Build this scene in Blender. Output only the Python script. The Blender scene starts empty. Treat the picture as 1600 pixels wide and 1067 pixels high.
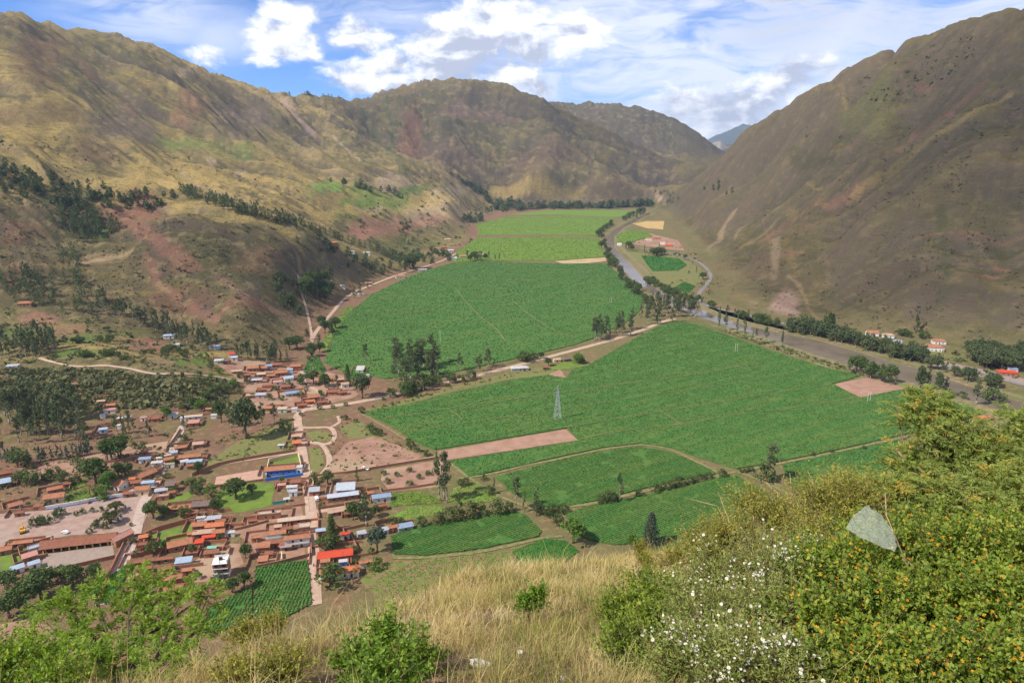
import bpy, bmesh, math, random
import numpy as np
from mathutils import Vector, Matrix, noise as mnoise
R = math.radians
rng = np.random.default_rng(7)
random.seed(7)
S = bpy.context.scene
COL = S.collection
# ------------------------------------------------------------------ camera
HCAM, PITCH, FPX = 200.0, 15.4, 1600 * 24 / 36
cam_d = bpy.data.cameras.new('camera'); cam_d.lens = 24; cam_d.sensor_width = 36
cam_d.clip_start = 0.1; cam_d.clip_end = 60000
cam = bpy.data.objects.new('camera', cam_d); COL.objects.link(cam)
cam.location = (0, 0, HCAM); cam.rotation_euler = (R(90 - PITCH), 0, 0)
S.camera = cam
# ------------------------------------------------------------------ exposure
S.view_settings.view_transform = 'Standard'; S.view_settings.look = 'None'
S.view_settings.exposure = 0.58; S.view_settings.gamma = 1; S.view_settings.use_curve_mapping = False
S.cycles.max_bounces = 5; S.cycles.diffuse_bounces = 3; S.cycles.glossy_bounces = 2
S.cycles.transmission_bounces = 3; S.cycles.transparent_max_bounces = 96; S.cycles.volume_bounces = 0
S.cycles.use_denoising = True
try:
    S.cycles.denoiser = 'OPENIMAGEDENOISE'
    S.cycles.denoising_input_passes = 'RGB_ALBEDO_NORMAL'
    S.cycles.denoising_prefilter = 'ACCURATE'
except Exception: pass
# ------------------------------------------------------------------ sun
SUN_EL = 47.0; SUN_AZ = 244.0          # azimuth clockwise from +Y (straight ahead): the sun stands to the left, a little behind
sl = bpy.data.lights.new('sun', 'SUN'); sl.energy = 4.8; sl.angle = R(0.6); sl.color = (1.0, 0.94, 0.84)
sun = bpy.data.objects.new('sun', sl); COL.objects.link(sun)
sd = Vector((math.sin(R(SUN_AZ)) * math.cos(R(SUN_EL)), math.cos(R(SUN_AZ)) * math.cos(R(SUN_EL)), math.sin(R(SUN_EL))))
sun.rotation_euler = sd.to_track_quat('Z', 'Y').to_euler()

# ------------------------------------------------------------------ photo pixel (1600 x 1067) -> place
CP, SP = math.cos(R(PITCH)), math.sin(R(PITCH))
def ray(u, v):
    a = (np.asarray(u, float) - 800) / FPX; b = (533.5 - np.asarray(v, float)) / FPX
    return a, CP + b * SP, -SP + b * CP
def P(u, v, Y):
    a, y, z = ray(u, v); t = Y / y
    return np.array([a * t, Y, HCAM + z * t])
def G(u, v, z=0.0):
    a, y, zz = ray(u, v); t = (z - HCAM) / zz
    return np.array([a * t, y * t])
# ------------------------------------------------------------------ sky
W = bpy.data.worlds.new('World'); S.world = W; W.use_nodes = True
nt = W.node_tree; nt.nodes.clear()
class NB:
    """tiny node-graph writer"""
    def __init__(s, nt): s.nt = nt
    def n(s, t, **k):
        x = s.nt.nodes.new(t)
        for a, b in k.items(): setattr(x, a, b)
        return x
    def put(s, sock, val):
        if hasattr(val, 'is_output') or isinstance(val, bpy.types.NodeSocket): s.nt.links.new(val, sock)
        elif val is not None: sock.default_value = val
    def math(s, op, a, b=None, c=None, clamp=False):
        x = s.n('ShaderNodeMath', operation=op); x.use_clamp = clamp
        s.put(x.inputs[0], a); s.put(x.inputs[1], b)
        if c is not None: s.put(x.inputs[2], c)
        return x.outputs[0]
    def vmath(s, op, a, b=None):
        x = s.n('ShaderNodeVectorMath', operation=op); s.put(x.inputs[0], a); s.put(x.inputs[1], b)
        return x.outputs['Value'] if op in ('DISTANCE', 'LENGTH', 'DOT_PRODUCT') else x.outputs[0]
    def noise(s, vec, scale, detail=4, rough=0.55, dist=0.0):
        x = s.n('ShaderNodeTexNoise'); s.put(x.inputs['Vector'], vec); x.inputs['Scale'].default_value = scale
        x.inputs['Detail'].default_value = detail; x.inputs['Roughness'].default_value = rough; x.inputs['Distortion'].default_value = dist
        return x.outputs['Fac']
    def maprange(s, v, a, b, c=0.0, d=1.0, smooth=True):
        x = s.n('ShaderNodeMapRange'); x.interpolation_type = 'SMOOTHSTEP' if smooth else 'LINEAR'
        s.put(x.inputs[0], v)
        for i, q in zip((1, 2, 3, 4), (a, b, c, d)): s.put(x.inputs[i], q)
        return x.outputs[0]
    def mix(s, f, a, b, mode='MIX'):
        x = s.n('ShaderNodeMix', data_type='RGBA', blend_type=mode)
        s.put(x.inputs[0], f); s.put(x.inputs[6], a); s.put(x.inputs[7], b)
        return x.outputs[2]
    def ramp(s, f, stops):
        x = s.n('ShaderNodeValToRGB'); s.put(x.inputs[0], f); e = x.color_ramp.elements
        while len(e) < len(stops): e.new(0.5)
        for el, (p, c) in zip(e, stops): el.position = p; el.color = (*c, 1)
        return x.outputs[0]
b = NB(nt)
sky = b.n('ShaderNodeTexSky'); sky.sky_type = 'NISHITA'; sky.sun_disc = False
sky.sun_elevation = R(SUN_EL); sky.sun_rotation = R(SUN_AZ); sky.altitude = 3000; sky.air_density = 1.0; sky.dust_density = 0.35; sky.ozone_density = 2.2
tc = b.n('ShaderNodeTexCoord'); D = tc.outputs['Generated']
Dn = b.vmath('NORMALIZE', D)
st = b.vmath('MULTIPLY', Dn, (1.0, 1.0, 1.75))                       # clouds are wider than tall
wob = b.n('ShaderNodeTexNoise'); b.put(wob.inputs['Vector'], st); wob.inputs['Scale'].default_value = 9; wob.inputs['Detail'].default_value = 3
wv = b.vmath('MULTIPLY', b.vmath('SUBTRACT', wob.outputs['Color'], (0.5, 0.5, 0.5)), (0.05, 0.05, 0.05))
stw = b.vmath('ADD', st, wv)
def dirvec(u, v):
    a, y, z = ray(u, v); q = np.array([a, y, z]); q /= np.linalg.norm(q)
    return (q[0], q[1], q[2] * 1.75)
def blobsum(lst):
    acc = None
    for (u, v, r, w) in lst:
        d = b.vmath('DISTANCE', stw, dirvec(u, v))
        k = b.maprange(d, 0.0, r / FPX * 1.35, w, 0.0)
        acc = k if acc is None else b.math('MAXIMUM', acc, k)
    return acc
CUM = [(432, 62, 62, 1.0), (466, 72, 44, .9), (408, 98, 32, .9), (448, 22, 50, .9), (325, 86, 36, .8), (300, 82, 20, .6), (570, 60, 62, .95), (615, 95, 60, .9), (675, 70, 88, 1.0),
       (735, 60, 88, 1.0), (790, 28, 86, 1.1), (835, 70, 75, .9), (902, 46, 66, 1.0), (700, 110, 100, .9), (560, 128, 70, .9), (610, 120, 60, .85), (790, 110, 80, .8),
       (850, 138, 34, .7), (1085, 165, 60, .8), (1150, 160, 95, .75), (1235, 125, 75, .75), (1130, 192, 80, .9), (1060, 190, 50, .8)]
body = blobsum(CUM)
n1 = b.noise(stw, 13, 8, 0.6); n1b = b.noise(b.vmath('ADD', stw, (-0.012, -0.004, 0.022)), 13, 8, 0.6)
n2 = b.noise(st, 4.2, 5, 0.55)
up = b.n('ShaderNodeSeparateXYZ'); b.put(up.inputs[0], Dn)
# cumulus: hand-placed heaps, broken up by the noise; elsewhere in the sky the noise alone gives scattered heaps
scat = b.math('MULTIPLY', b.maprange(n2, 0.55, 0.75), b.maprange(up.outputs[2], 0.24, 0.4, 0.0, 0.9))
dens = b.math('ADD', b.math('MAXIMUM', body, scat), b.math('ADD', b.math('MULTIPLY', b.math('SUBTRACT', n1, 0.5), 1.9), b.math('MULTIPLY', b.math('SUBTRACT', b.noise(stw, 46, 6, .65), 0.5), .55)))
cmask = b.maprange(dens, 0.26, 0.78)
# lit side up and towards the sun, grey-blue underside
rel = b.math('MULTIPLY', b.math('SUBTRACT', n1, n1b), 5.0)
GREY = [(720, 102, 90, 1.0), (655, 118, 60, .8), (800, 78, 50, .7), (1155, 158, 80, .9), (1240, 118, 60, .8), (840, 110, 60, .7), (450, 90, 28, .5), (1230, 5, 110, 1.0)]
under = blobsum(GREY)
lit = b.math('ADD', b.math('SUBTRACT', 0.74, b.math('MULTIPLY', under, 0.95)), rel, clamp=True)
ccol = b.ramp(lit, [(0.0, (4.6, 5.0, 6.3)), (0.5, (7.6, 7.9, 8.7)), (1.0, (10.5, 10.4, 10.3))])
# thin high veil, thicker towards the right of the view
vn = b.noise(b.vmath('MULTIPLY', stw, (1.0, 1.0, 2.6)), 7, 7, 0.62, 0.8)
sx = b.math('ADD', b.maprange(up.outputs[0], -0.22, 0.14, 0.0, 0.80), b.maprange(up.outputs[2], 0.06, -0.02, 0.0, 0.25))
VEIL = [(245, 3, 120, .75), (345, 57, 75, .55), (520, 20, 110, .35), (610, 20, 120, .5), (1230, 0, 190, 1.0), (1050, 60, 150, .6), (1400, 100, 200, .7)]
vmask = b.math('MULTIPLY', b.math('MAXIMUM', sx, blobsum(VEIL)), b.maprange(vn, 0.30, 0.62, 0.22, 1.30), clamp=True)
skyc = b.mix(1.0, sky.outputs[0], (0.54, 0.86, 1.36, 1), 'MULTIPLY')
vcol = b.mix(b.math('MULTIPLY', blobsum([(1230, 5, 120, .9), (1420, 20, 130, .5)]), b.maprange(vn, 0.4, 0.6)), (7.9, 8.3, 9.3, 1), (5.2, 5.5, 6.6, 1))
c1 = b.mix(b.math('MULTIPLY', vmask, 0.88), skyc, vcol)
c2 = b.mix(cmask, c1, ccol)
bg = b.n('ShaderNodeBackground'); b.put(bg.inputs[0], c2); bg.inputs[1].default_value = 0.085
out = b.n('ShaderNodeOutputWorld'); nt.links.new(bg.outputs[0], out.inputs[0])

# ------------------------------------------------------------------ helpers
def tag(o, label=None, cat=None, group=None, kind=None):
    if label: o['label'] = label
    if cat: o['category'] = cat
    if group: o['group'] = group
    if kind: o['kind'] = kind
    return o
def link(name, me, mats=None, parent=None, loc=None):
    o = bpy.data.objects.new(name, me); COL.objects.link(o)
    if me is not None and mats is not None and not me.materials:
        for m in (mats if isinstance(mats, (list, tuple)) else [mats]): me.materials.append(m)
    if parent: o.parent = parent
    if loc is not None: o.location = loc
    return o
def empty(name, loc, yaw=0.0, scale=1.0):
    o = bpy.data.objects.new(name, None); COL.objects.link(o); o.empty_display_size = 0.5
    o.location = loc; o.rotation_euler = (0, 0, yaw); o.scale = (scale,) * 3
    return o
def np_mesh(name, V, F, smooth=False, attrs=None):
    """V (n,3); F (m,k) all of one size, or a list of such arrays"""
    V = np.ascontiguousarray(V, np.float32); Fs = F if isinstance(F, list) else [F]
    Fs = [np.ascontiguousarray(f, np.int32) for f in Fs if len(f)]
    me = bpy.data.meshes.new(name); me.vertices.add(len(V)); me.vertices.foreach_set('co', V.ravel())
    loops = np.concatenate([f.ravel() for f in Fs]); sizes = np.concatenate([np.full(len(f), f.shape[1]) for f in Fs])
    me.loops.add(len(loops)); me.loops.foreach_set('vertex_index', loops)
    me.polygons.add(len(sizes)); me.polygons.foreach_set('loop_start', np.concatenate([[0], np.cumsum(sizes)[:-1]]).astype(np.int32))
    try: me.polygons.foreach_set('loop_total', sizes.astype(np.int32))
    except Exception: pass
    me.polygons.foreach_set('use_smooth', np.full(len(sizes), smooth))
    for k, A in (attrs or {}).items():
        A = np.asarray(A, np.float32)
        if A.ndim == 1:
            at = me.attributes.new(k, 'FLOAT', 'POINT'); at.data.foreach_set('value', A)
        else:
            at = me.attributes.new(k, 'FLOAT_COLOR', 'POINT')
            at.data.foreach_set('color', np.concatenate([A, np.ones((len(A), 1), np.float32)], 1).ravel())
    me.update(calc_edges=True); me.validate()
    return me
class Geo:
    """collects boxes, tubes and polygons for one mesh"""
    def __init__(s): s.v = []; s.f = []
    def add(s, vs, fs):
        n = len(s.v); s.v += [tuple(map(float, q)) for q in vs]; s.f += [tuple(i + n for i in f) for f in fs]
    def box(s, x0, x1, y0, y1, z0, z1):
        s.add([(x0, y0, z0), (x1, y0, z0), (x1, y1, z0), (x0, y1, z0), (x0, y0, z1), (x1, y0, z1), (x1, y1, z1), (x0, y1, z1)],
              [(0, 3, 2, 1), (4, 5, 6, 7), (0, 1, 5, 4), (1, 2, 6, 5), (2, 3, 7, 6), (3, 0, 4, 7)])
    def tube(s, a, c, r0, r1, n=6, cap=True):
        a, c = Vector(a), Vector(c); d = (c - a)
        if d.length < 1e-6: return
        q = d.to_track_quat('Z', 'Y'); vs = []
        for p, r in ((a, r0), (c, r1)):
            for i in range(n):
                t = 2 * math.pi * i / n; vs.append(p + q @ Vector((math.cos(t) * r, math.sin(t) * r, 0)))
        fs = [(i, (i + 1) % n, n + (i + 1) % n, n + i) for i in range(n)]
        if cap: fs += [tuple(range(n - 1, -1, -1)), tuple(range(n, 2 * n))]
        s.add(vs, fs)
    def path(s, pts, rs, n=6):
        for i in range(len(pts) - 1): s.tube(pts[i], pts[i + 1], rs[i], rs[i + 1], n)
    def slab(s, pts, t):
        """closed plate: the polygon pts, thickened downwards by t"""
        n = len(pts); up_ = [Vector(p) for p in pts]; lo = [p - Vector((0, 0, t)) for p in up_]
        s.add(up_ + lo, [tuple(range(n)), tuple(range(2 * n - 1, n - 1, -1))] + [(i, n + i, n + (i + 1) % n, (i + 1) % n) for i in range(n)])
    def mesh(s, name, smooth=False):
        me = bpy.data.meshes.new(name); me.from_pydata(s.v, [], s.f); me.update()
        if smooth:
            me.polygons.foreach_set('use_smooth', np.full(len(me.polygons), True))
        return me
    def build(s, name, mat, parent=None, smooth=False): return link(name, s.mesh(name, smooth), mat, parent)

# ------------------------------------------------------------------ materials
def material(name, c0, c1=None, scale=2.0, rough=0.85, bump=0.0, bscale=None, detail=5, spec=0.2, attr=None, metal=0.0, space='OBJ', trans=0.0, c2=None, lo=.35, hi=.65):
    m = bpy.data.materials.new(name); m.use_nodes = True; t = m.node_tree; t.nodes.clear(); q = NB(t)
    co = q.n('ShaderNodeTexCoord').outputs['Object'] if space == 'OBJ' else q.n('ShaderNodeNewGeometry').outputs['Position']
    col = (*c0, 1)
    if c1 is not None:
        f = q.noise(co, scale, detail, 0.6)
        col = q.mix(q.maprange(f, lo, hi), (*c0, 1), (*c1, 1))
        if c2 is not None: col = q.mix(q.maprange(q.noise(co, scale * .23, 4, .6), .48, .66), col, (*c2, 1))
    if attr:
        a = q.n('ShaderNodeAttribute'); a.attribute_name = attr
        col = q.mix(1.0, col, a.outputs['Color'], 'MULTIPLY')
    bs = q.n('ShaderNodeBsdfPrincipled'); q.put(bs.inputs['Base Color'], col); bs.inputs['Roughness'].default_value = rough
    bs.inputs['Specular IOR Level'].default_value = spec; bs.inputs['Metallic'].default_value = metal
    if bump:
        bp = q.n('ShaderNodeBump'); bp.inputs['Distance'].default_value = bump; bp.inputs['Strength'].default_value = 1.0
        q.put(bp.inputs['Height'], q.noise(co, bscale or scale * 3, 6, 0.65)); t.links.new(bp.outputs[0], bs.inputs['Normal'])
    o = q.n('ShaderNodeOutputMaterial')
    if trans:
        tr = q.n('ShaderNodeBsdfTranslucent'); q.put(tr.inputs[0], q.mix(1.0, col, (1.0, 1.05, .55, 1), 'MULTIPLY'))
        mx = q.n('ShaderNodeMixShader'); mx.inputs[0].default_value = trans
        t.links.new(bs.outputs[0], mx.inputs[1]); t.links.new(tr.outputs[0], mx.inputs[2]); t.links.new(mx.outputs[0], o.inputs[0])
    else: t.links.new(bs.outputs[0], o.inputs[0])
    return m
# ------------------------------------------------------------------ noise
_perm = np.random.default_rng(3).permutation(512).astype(np.int64) % 256
_perm = np.concatenate([np.random.default_rng(3).permutation(256)] * 2).astype(np.int64)
_ga = np.random.default_rng(5).uniform(0, 2 * np.pi, 256); _gx, _gy = np.cos(_ga), np.sin(_ga)
def gnoise(x, y):
    xi = np.floor(x).astype(np.int64); yi = np.floor(y).astype(np.int64); fx = x - xi; fy = y - yi
    xi &= 255; yi &= 255; X1 = (xi + 1) & 255; Y1 = (yi + 1) & 255
    def g(ix, iy, dx, dy):
        h = _perm[_perm[ix] + iy]; return _gx[h] * dx + _gy[h] * dy
    w = fx * fx * fx * (fx * (fx * 6 - 15) + 10); h = fy * fy * fy * (fy * (fy * 6 - 15) + 10)
    a = g(xi, yi, fx, fy); b_ = g(X1, yi, fx - 1, fy); c = g(xi, Y1, fx, fy - 1); d = g(X1, Y1, fx - 1, fy - 1)
    return ((a + (b_ - a) * w) * (1 - h) + (c + (d - c) * w) * h) * 1.5
def fbm(x, y, oct=5, gain=.5, lac=2.03, ox=0.0):
    s = 0; a = 1; tot = 0; x = x + ox; y = y - ox * 1.7
    for i in range(oct):
        s = s + a * gnoise(x, y); tot += a; a *= gain; x = x * lac + 17.3; y = y * lac - 9.1
    return s / tot
def ridged(x, y, oct=4, gain=.5, lac=2.1, ox=0.0):
    s = 0; a = 1; tot = 0; x = x + ox; y = y + ox * .6
    for i in range(oct):
        s = s + a * (1 - np.abs(gnoise(x, y)) * 2.0); tot += a; a *= gain; x = x * lac + 5.2; y = y * lac + 31.7
    return s / tot
def sstep(a, c, x):
    t = np.clip((x - a) / (c - a), 0, 1); return t * t * (3 - 2 * t)
def poly_dist(px, py, poly, closed=True):
    d2 = np.full(px.shape, 1e18); n = len(poly)
    for i in range(n if closed else n - 1):
        a = poly[i]; e = poly[(i + 1) % n] - a; L = max(e @ e, 1e-9)
        t = np.clip(((px - a[0]) * e[0] + (py - a[1]) * e[1]) / L, 0, 1)
        d2 = np.minimum(d2, (px - a[0] - t * e[0]) ** 2 + (py - a[1] - t * e[1]) ** 2)
    return np.sqrt(d2)
def inside(px, py, poly):
    c = np.zeros(px.shape, bool); n = len(poly)
    for i in range(n):
        a, e = poly[i], poly[(i + 1) % n]
        if a[1] == e[1]: continue
        k = (a[1] > py) != (e[1] > py)
        c ^= k & (px < (e[0] - a[0]) * (py - a[1]) / (e[1] - a[1]) + a[0])
    return c
def gpoly(lst, z=0.0): return np.array([G(u, v, z) for u, v in lst])

# ------------------------------------------------------------------ relief: surveyed points (photo pixel + distance), interpolated
SKY_L = [(-250, -70, 1350), (-110, -30, 1480), (0, 13, 1600), (60, 32, 1720), (90, 42, 1800), (175, 52, 1950), (250, 75, 2050), (330, 113, 2200), (380, 130, 2350), (440, 148, 2550), (500, 150, 2800), (560, 158, 3050)]
SKY_C = [(600, 143, 3300), (660, 127, 3350), (700, 124, 3380), (740, 125, 3400), (790, 131, 3400), (830, 150, 3400), (880, 168, 3430), (900, 180, 3400), (950, 204, 3330), (1000, 224, 3230), (1050, 244, 3120), (1090, 262, 3020)]
SKY_B = [(880, 163, 4350), (935, 161, 4330), (970, 166, 4330), (1000, 168, 4300), (1050, 184, 4250), (1095, 214, 4150), (1125, 240, 4050)]
SKY_R = [(1850, -90, 1000), (1720, -40, 1120), (1600, 12, 1250), (1530, 26, 1400), (1490, 38, 1450), (1400, 74, 1600), (1340, 98, 1700), (1300, 124, 1780), (1250, 150, 1900), (1180, 200, 2150), (1140, 238, 2320), (1110, 265, 2450), (1060, 305, 2450)]
MID = [(0, 262, 900), (100, 290, 950), (200, 300, 1000), (300, 310, 1050), (400, 335, 1100), (470, 352, 1150), (560, 385, 1250), (620, 405, 1330),
       (200, 400, 830), (100, 450, 760), (330, 440, 790), (400, 480, 740), (450, 540, 690), (300, 500, 730), (200, 480, 740), (50, 420, 780), (0, 380, 800), (100, 350, 870), (330, 340, 950), (430, 400, 900), (500, 420, 960), (560, 430, 1020),
       (0, 490, 700), (100, 520, 660), (200, 540, 640), (300, 560, 620), (0, 570, 580), (100, 590, 550), (200, 600, 540), (300, 620, 515), (-200, 480, 690), (-200, 570, 570),
       (0, 120, 1250), (0, 200, 1050), (150, 150, 1450), (150, 220, 1200), (150, 270, 1080), (250, 200, 1500), (250, 270, 1200), (350, 200, 1750), (350, 270, 1350), (400, 230, 1650), (480, 220, 2100), (480, 280, 1500), (420, 310, 1250),
       (560, 230, 2300), (560, 290, 1700), (560, 330, 1450), (640, 250, 2400), (640, 300, 1950), (640, 350, 1600), (700, 300, 2250), (700, 340, 1850), (700, 375, 1600), (740, 330, 2150), (600, 190, 2900), (560, 195, 2700),
       (680, 180, 3000), (760, 180, 3050), (760, 240, 2800), (760, 290, 2650), (850, 200, 3050), (850, 240, 2850), (850, 290, 2650), (950, 260, 2850), (950, 300, 2650), (1040, 290, 2750), (660, 220, 2800), (700, 255, 2620),
       (1600, 150, 1050), (1600, 300, 870), (1600, 420, 760), (1600, 500, 700), (1450, 150, 1350), (1450, 250, 1050), (1450, 350, 900), (1450, 440, 790), (1450, 500, 750), (1300, 200, 1650), (1300, 280, 1300), (1300, 360, 1080), (1300, 430, 940), (1300, 490, 850),
       (1200, 270, 1800), (1200, 340, 1450), (1200, 400, 1200), (1200, 450, 980), (1120, 330, 1900), (1120, 380, 1450), (1060, 340, 2150), (1380, 120, 1620), (1520, 90, 1330)]
FOOT = [(-300, 720), (0, 690), (100, 690), (200, 668), (300, 655), (400, 625), (455, 578), (480, 545), (505, 505), (545, 468), (600, 442), (650, 425), (720, 398), (752, 372), (742, 350), (775, 332), (850, 326), (950, 326), (1015, 325),
        (1032, 340), (1062, 370), (1107, 415), (1116, 430), (1104, 462), (1200, 496), (1300, 515), (1450, 535), (1600, 557), (1900, 610)]
ctl = [P(*q) for q in SKY_L + SKY_C + SKY_B + SKY_R + MID]
for lst, dy, dz in ((SKY_L, 420, 70), (SKY_C[:7], 420, 190), (SKY_B, 600, 180), (SKY_R, 380, 95)):
    for q in lst: p = P(*q); ctl.append(np.array([p[0] * (1 + dy * .8 / p[1]), p[1] + dy, p[2] - dz]))
for q in SKY_C[7:]: p = P(*q); ctl.append(np.array([p[0] + 60, p[1] + 260, p[2] - 90]))
FLOOR = gpoly(FOOT)
for i in range(len(FLOOR)):
    ctl.append(np.array([*FLOOR[i], 0.0]))
    if i: ctl.append(np.array([*(FLOOR[i] + FLOOR[i - 1]) / 2, 0.0]))
for x, y, z in [(-600, 6000, 300), (800, 6000, 250), (0, 5200, 330), (2600, 4000, 500), (-2600, 3500, 650), (-300, 200, 0), (300, 200, 0), (0, 500, 0), (100, 900, 0), (100, 1500, 0), (250, 2100, 0), (-300, 400, 0), (300, 500, 0), (700, 300, 0), (-800, 300, 0), (1900, 3000, 300)]:
    ctl.append(np.array([x, y, z], float))
ctl = np.array(ctl); SC = 500.0; CQ = 0.10
def _phi(d2): return np.sqrt(d2 + CQ * CQ)
def rbf_fit(C):
    xy = C[:, :2] / SC; n = len(xy)
    A = _phi(((xy[:, None] - xy[None]) ** 2).sum(-1)) + np.eye(n) * -1e-3
    Q = np.concatenate([np.ones((n, 1)), xy], 1); M = np.block([[A, Q], [Q.T, np.zeros((3, 3))]])
    return xy, np.linalg.solve(M, np.concatenate([C[:, 2], np.zeros(3)]))
_xy, _w = rbf_fit(ctl)
def rbf(x, y):
    x = x / SC; y = y / SC; s = _w[-3] + _w[-2] * x + _w[-1] * y
    for (cx, cy), w in zip(_xy, _w[:-3]): s = s + w * np.sqrt((x - cx) ** 2 + (y - cy) ** 2 + CQ * CQ)
    return s
RIV_L = [(1015, 331), (1000, 338), (988, 343), (959, 358), (944, 374), (949, 389), (956, 407), (971, 422), (992, 442), (1012, 455), (1037, 472), (1088, 493), (1136, 510), (1192, 526), (1250, 546), (1301, 562), (1352, 582), (1428, 599), (1516, 626), (1600, 652), (1750, 700)]
RIV_R = [(1020, 332), (1006, 339), (994, 346), (978, 354), (962, 369), (962, 386), (977, 401), (998, 422), (1015, 442), (1041, 457), (1086, 475), (1128, 494), (1166, 505), (1217, 517), (1276, 528), (1362, 553), (1443, 575), (1516, 600), (1567, 615), (1600, 625), (1750, 668)]
RIVER = gpoly(RIV_L + RIV_R[::-1])
NEAR_CLOSE = [np.array([1900., 420.]), np.array([1900., 60.]), np.array([-1900., 60.]), np.array([-1900., 420.])]
FLOORP = np.array(list(FLOOR) + NEAR_CLOSE)
def axis_coords(x, y):
    th = R(-8); return x * math.cos(th) + y * math.sin(th), -x * math.sin(th) + y * math.cos(th)
# long spurs running down the flanks (pixel, distance) and their height / width
SPURS = [([(0, 15, 1600), (110, 110, 1480), (210, 215, 1280), (290, 290, 1120)], 26, 90), ([(175, 52, 1950), (260, 130, 1850), (350, 215, 1620), (470, 300, 1420)], 34, 110), ([(330, 113, 2200), (420, 190, 2150), (510, 255, 1900), (600, 330, 1600)], 34, 120),
         ([(440, 148, 2550), (520, 210, 2350), (620, 270, 2150), (720, 330, 1950)], 30, 130), ([(40, 130, 1280), (130, 220, 1150), (170, 270, 1080)], 18, 70),
         ([(1640, 85, 1160), (1450, 185, 1280), (1290, 265, 1420), (1170, 345, 1450), (1090, 395, 1420)], 44, 60), ([(1570, 55, 1340), (1440, 150, 1400), (1330, 215, 1480), (1210, 300, 1700), (1120, 350, 1800)], 36, 60), ([(1600, 280, 900), (1500, 345, 920), (1380, 400, 950)], 16, 45), ([(1330, 110, 1740), (1240, 210, 1850), (1150, 290, 1980)], 30, 70), ([(1600, 140, 1060), (1440, 235, 1110), (1280, 330, 1180), (1160, 415, 1130)], 36, 52), ([(1420, 120, 1450), (1350, 180, 1500), (1200, 290, 1700), (1090, 350, 1850)], 34, 75),
         ([(1600, 230, 940), (1480, 320, 940), (1350, 400, 950)], 24, 50),
         ([(720, 124, 3400), (740, 190, 3050), (770, 270, 2720)], 40, 160), ([(830, 150, 3400), (880, 230, 2950), (920, 300, 2680)], 40, 150), ([(640, 130, 3350), (650, 200, 2950), (700, 280, 2500)], 36, 150), ([(950, 204, 3330), (990, 265, 2900), (1030, 308, 2700)], 24, 110),
         ([(60, 410, 790), (150, 395, 830), (260, 370, 880), (330, 345, 940)], 14, 55), ([(250, 390, 850), (330, 470, 760), (420, 520, 700)], 13, 45), ([(400, 345, 1080), (490, 400, 990), (560, 440, 960)], 12, 50), ([(120, 430, 780), (200, 460, 750), (290, 495, 735)], 10, 45)]
SPURW = [(np.array([P(*q)[:2] for q in l]), a, w) for l, a, w in SPURS]
def detail(x, y, z, m):
    env = m * np.clip(z / 110, 0.12, 1); rs = sstep(-60, 200, x - np.interp(y, [300, 900, 1500, 2300, 2500, 2800, 6000], [150, 180, 260, 350, 520, 720, 1200])); far = np.clip(y / 2000, .6 + .35 * rs, 1.25); zz = np.zeros(x.shape)
    for pl, a, w in SPURW:
        q = poly_dist(x, y, pl, False); zz = zz + m * a * np.exp(-(q / w) ** 1.4) - m * a * .45 * np.exp(-((q - 2.1 * w) / (.9 * w)) ** 2)
    wx = fbm(x / 420, y / 420, 3, ox=3.) * 110; wy = fbm(x / 420, y / 420, 3, ox=41.) * 110
    s, t = axis_coords(x + wx, y + wy)
    g = ridged(t / 270, s / 1100, 3, ox=2.) - .45                   # spurs and gullies run down the valley sides
    g2 = ridged(t / 88 + .3 * s / 300, s / 420, 3, ox=9.) - .45
    g3 = ridged(t / 34 + .4 * s / 120, s / 150, 2, ox=19.) - .45
    return zz + env * far * (g * (46 - 16 * rs) + g2 * (26 - 6 * rs) + g3 * 8 + fbm((x + wx * .3) / 120, (y + wy * .3) / 120, 5, .52) * (13 - 5 * rs) + fbm(x / 26, y / 26, 3, .55, ox=7.) * 4.2 + ridged(x / 13, y / 13, 2, ox=3.) * 1.1)
def height(x, y):
    out = ~inside(x, y, FLOORP); d = np.where(out, poly_dist(x, y, FLOORP), 0.0); m = sstep(0, 90, d)
    z = np.maximum(rbf(x, y), -5.0) + detail(x, y, rbf0(x, y), m)
    z = np.maximum(z, 0) * m + np.where(m < 1, m * 0.0, 0)
    inr = inside(x, y, RIVER); dr = poly_dist(x, y, RIVER)
    return z - np.where(inr, 3.0 * sstep(0, 7, dr), 0), m

_w0 = _w.copy()
def rbf0(x, y):
    global _w
    k = _w; _w = _w0; r_ = rbf(x, y); _w = k; return r_
# the spurs and gullies must not push the surveyed points off their place: fit again without them
_cm = sstep(0, 90, np.where(inside(ctl[:, 0], ctl[:, 1], FLOORP), 0, poly_dist(ctl[:, 0], ctl[:, 1], FLOORP)))
_c2 = ctl.copy(); _c2[:, 2] -= detail(ctl[:, 0], ctl[:, 1], ctl[:, 2], _cm); _xy, _w = rbf_fit(_c2)
NA, A0, A1 = 1000, R(-47), R(47)
radii = np.concatenate([np.linspace(120, 300, 24, endpoint=False), np.geomspace(300, 620, 90, endpoint=False), np.geomspace(620, 2500, 400, endpoint=False), np.geomspace(2500, 4600, 130, endpoint=False), np.geomspace(4600, 7000, 16)])
angs = np.linspace(A0, A1, NA); NR = len(radii)
RR, AA = np.meshgrid(radii, angs, indexing='ij')
GX, GY = RR * np.sin(AA), RR * np.cos(AA)
GZ, GM = height(GX, GY)
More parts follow.
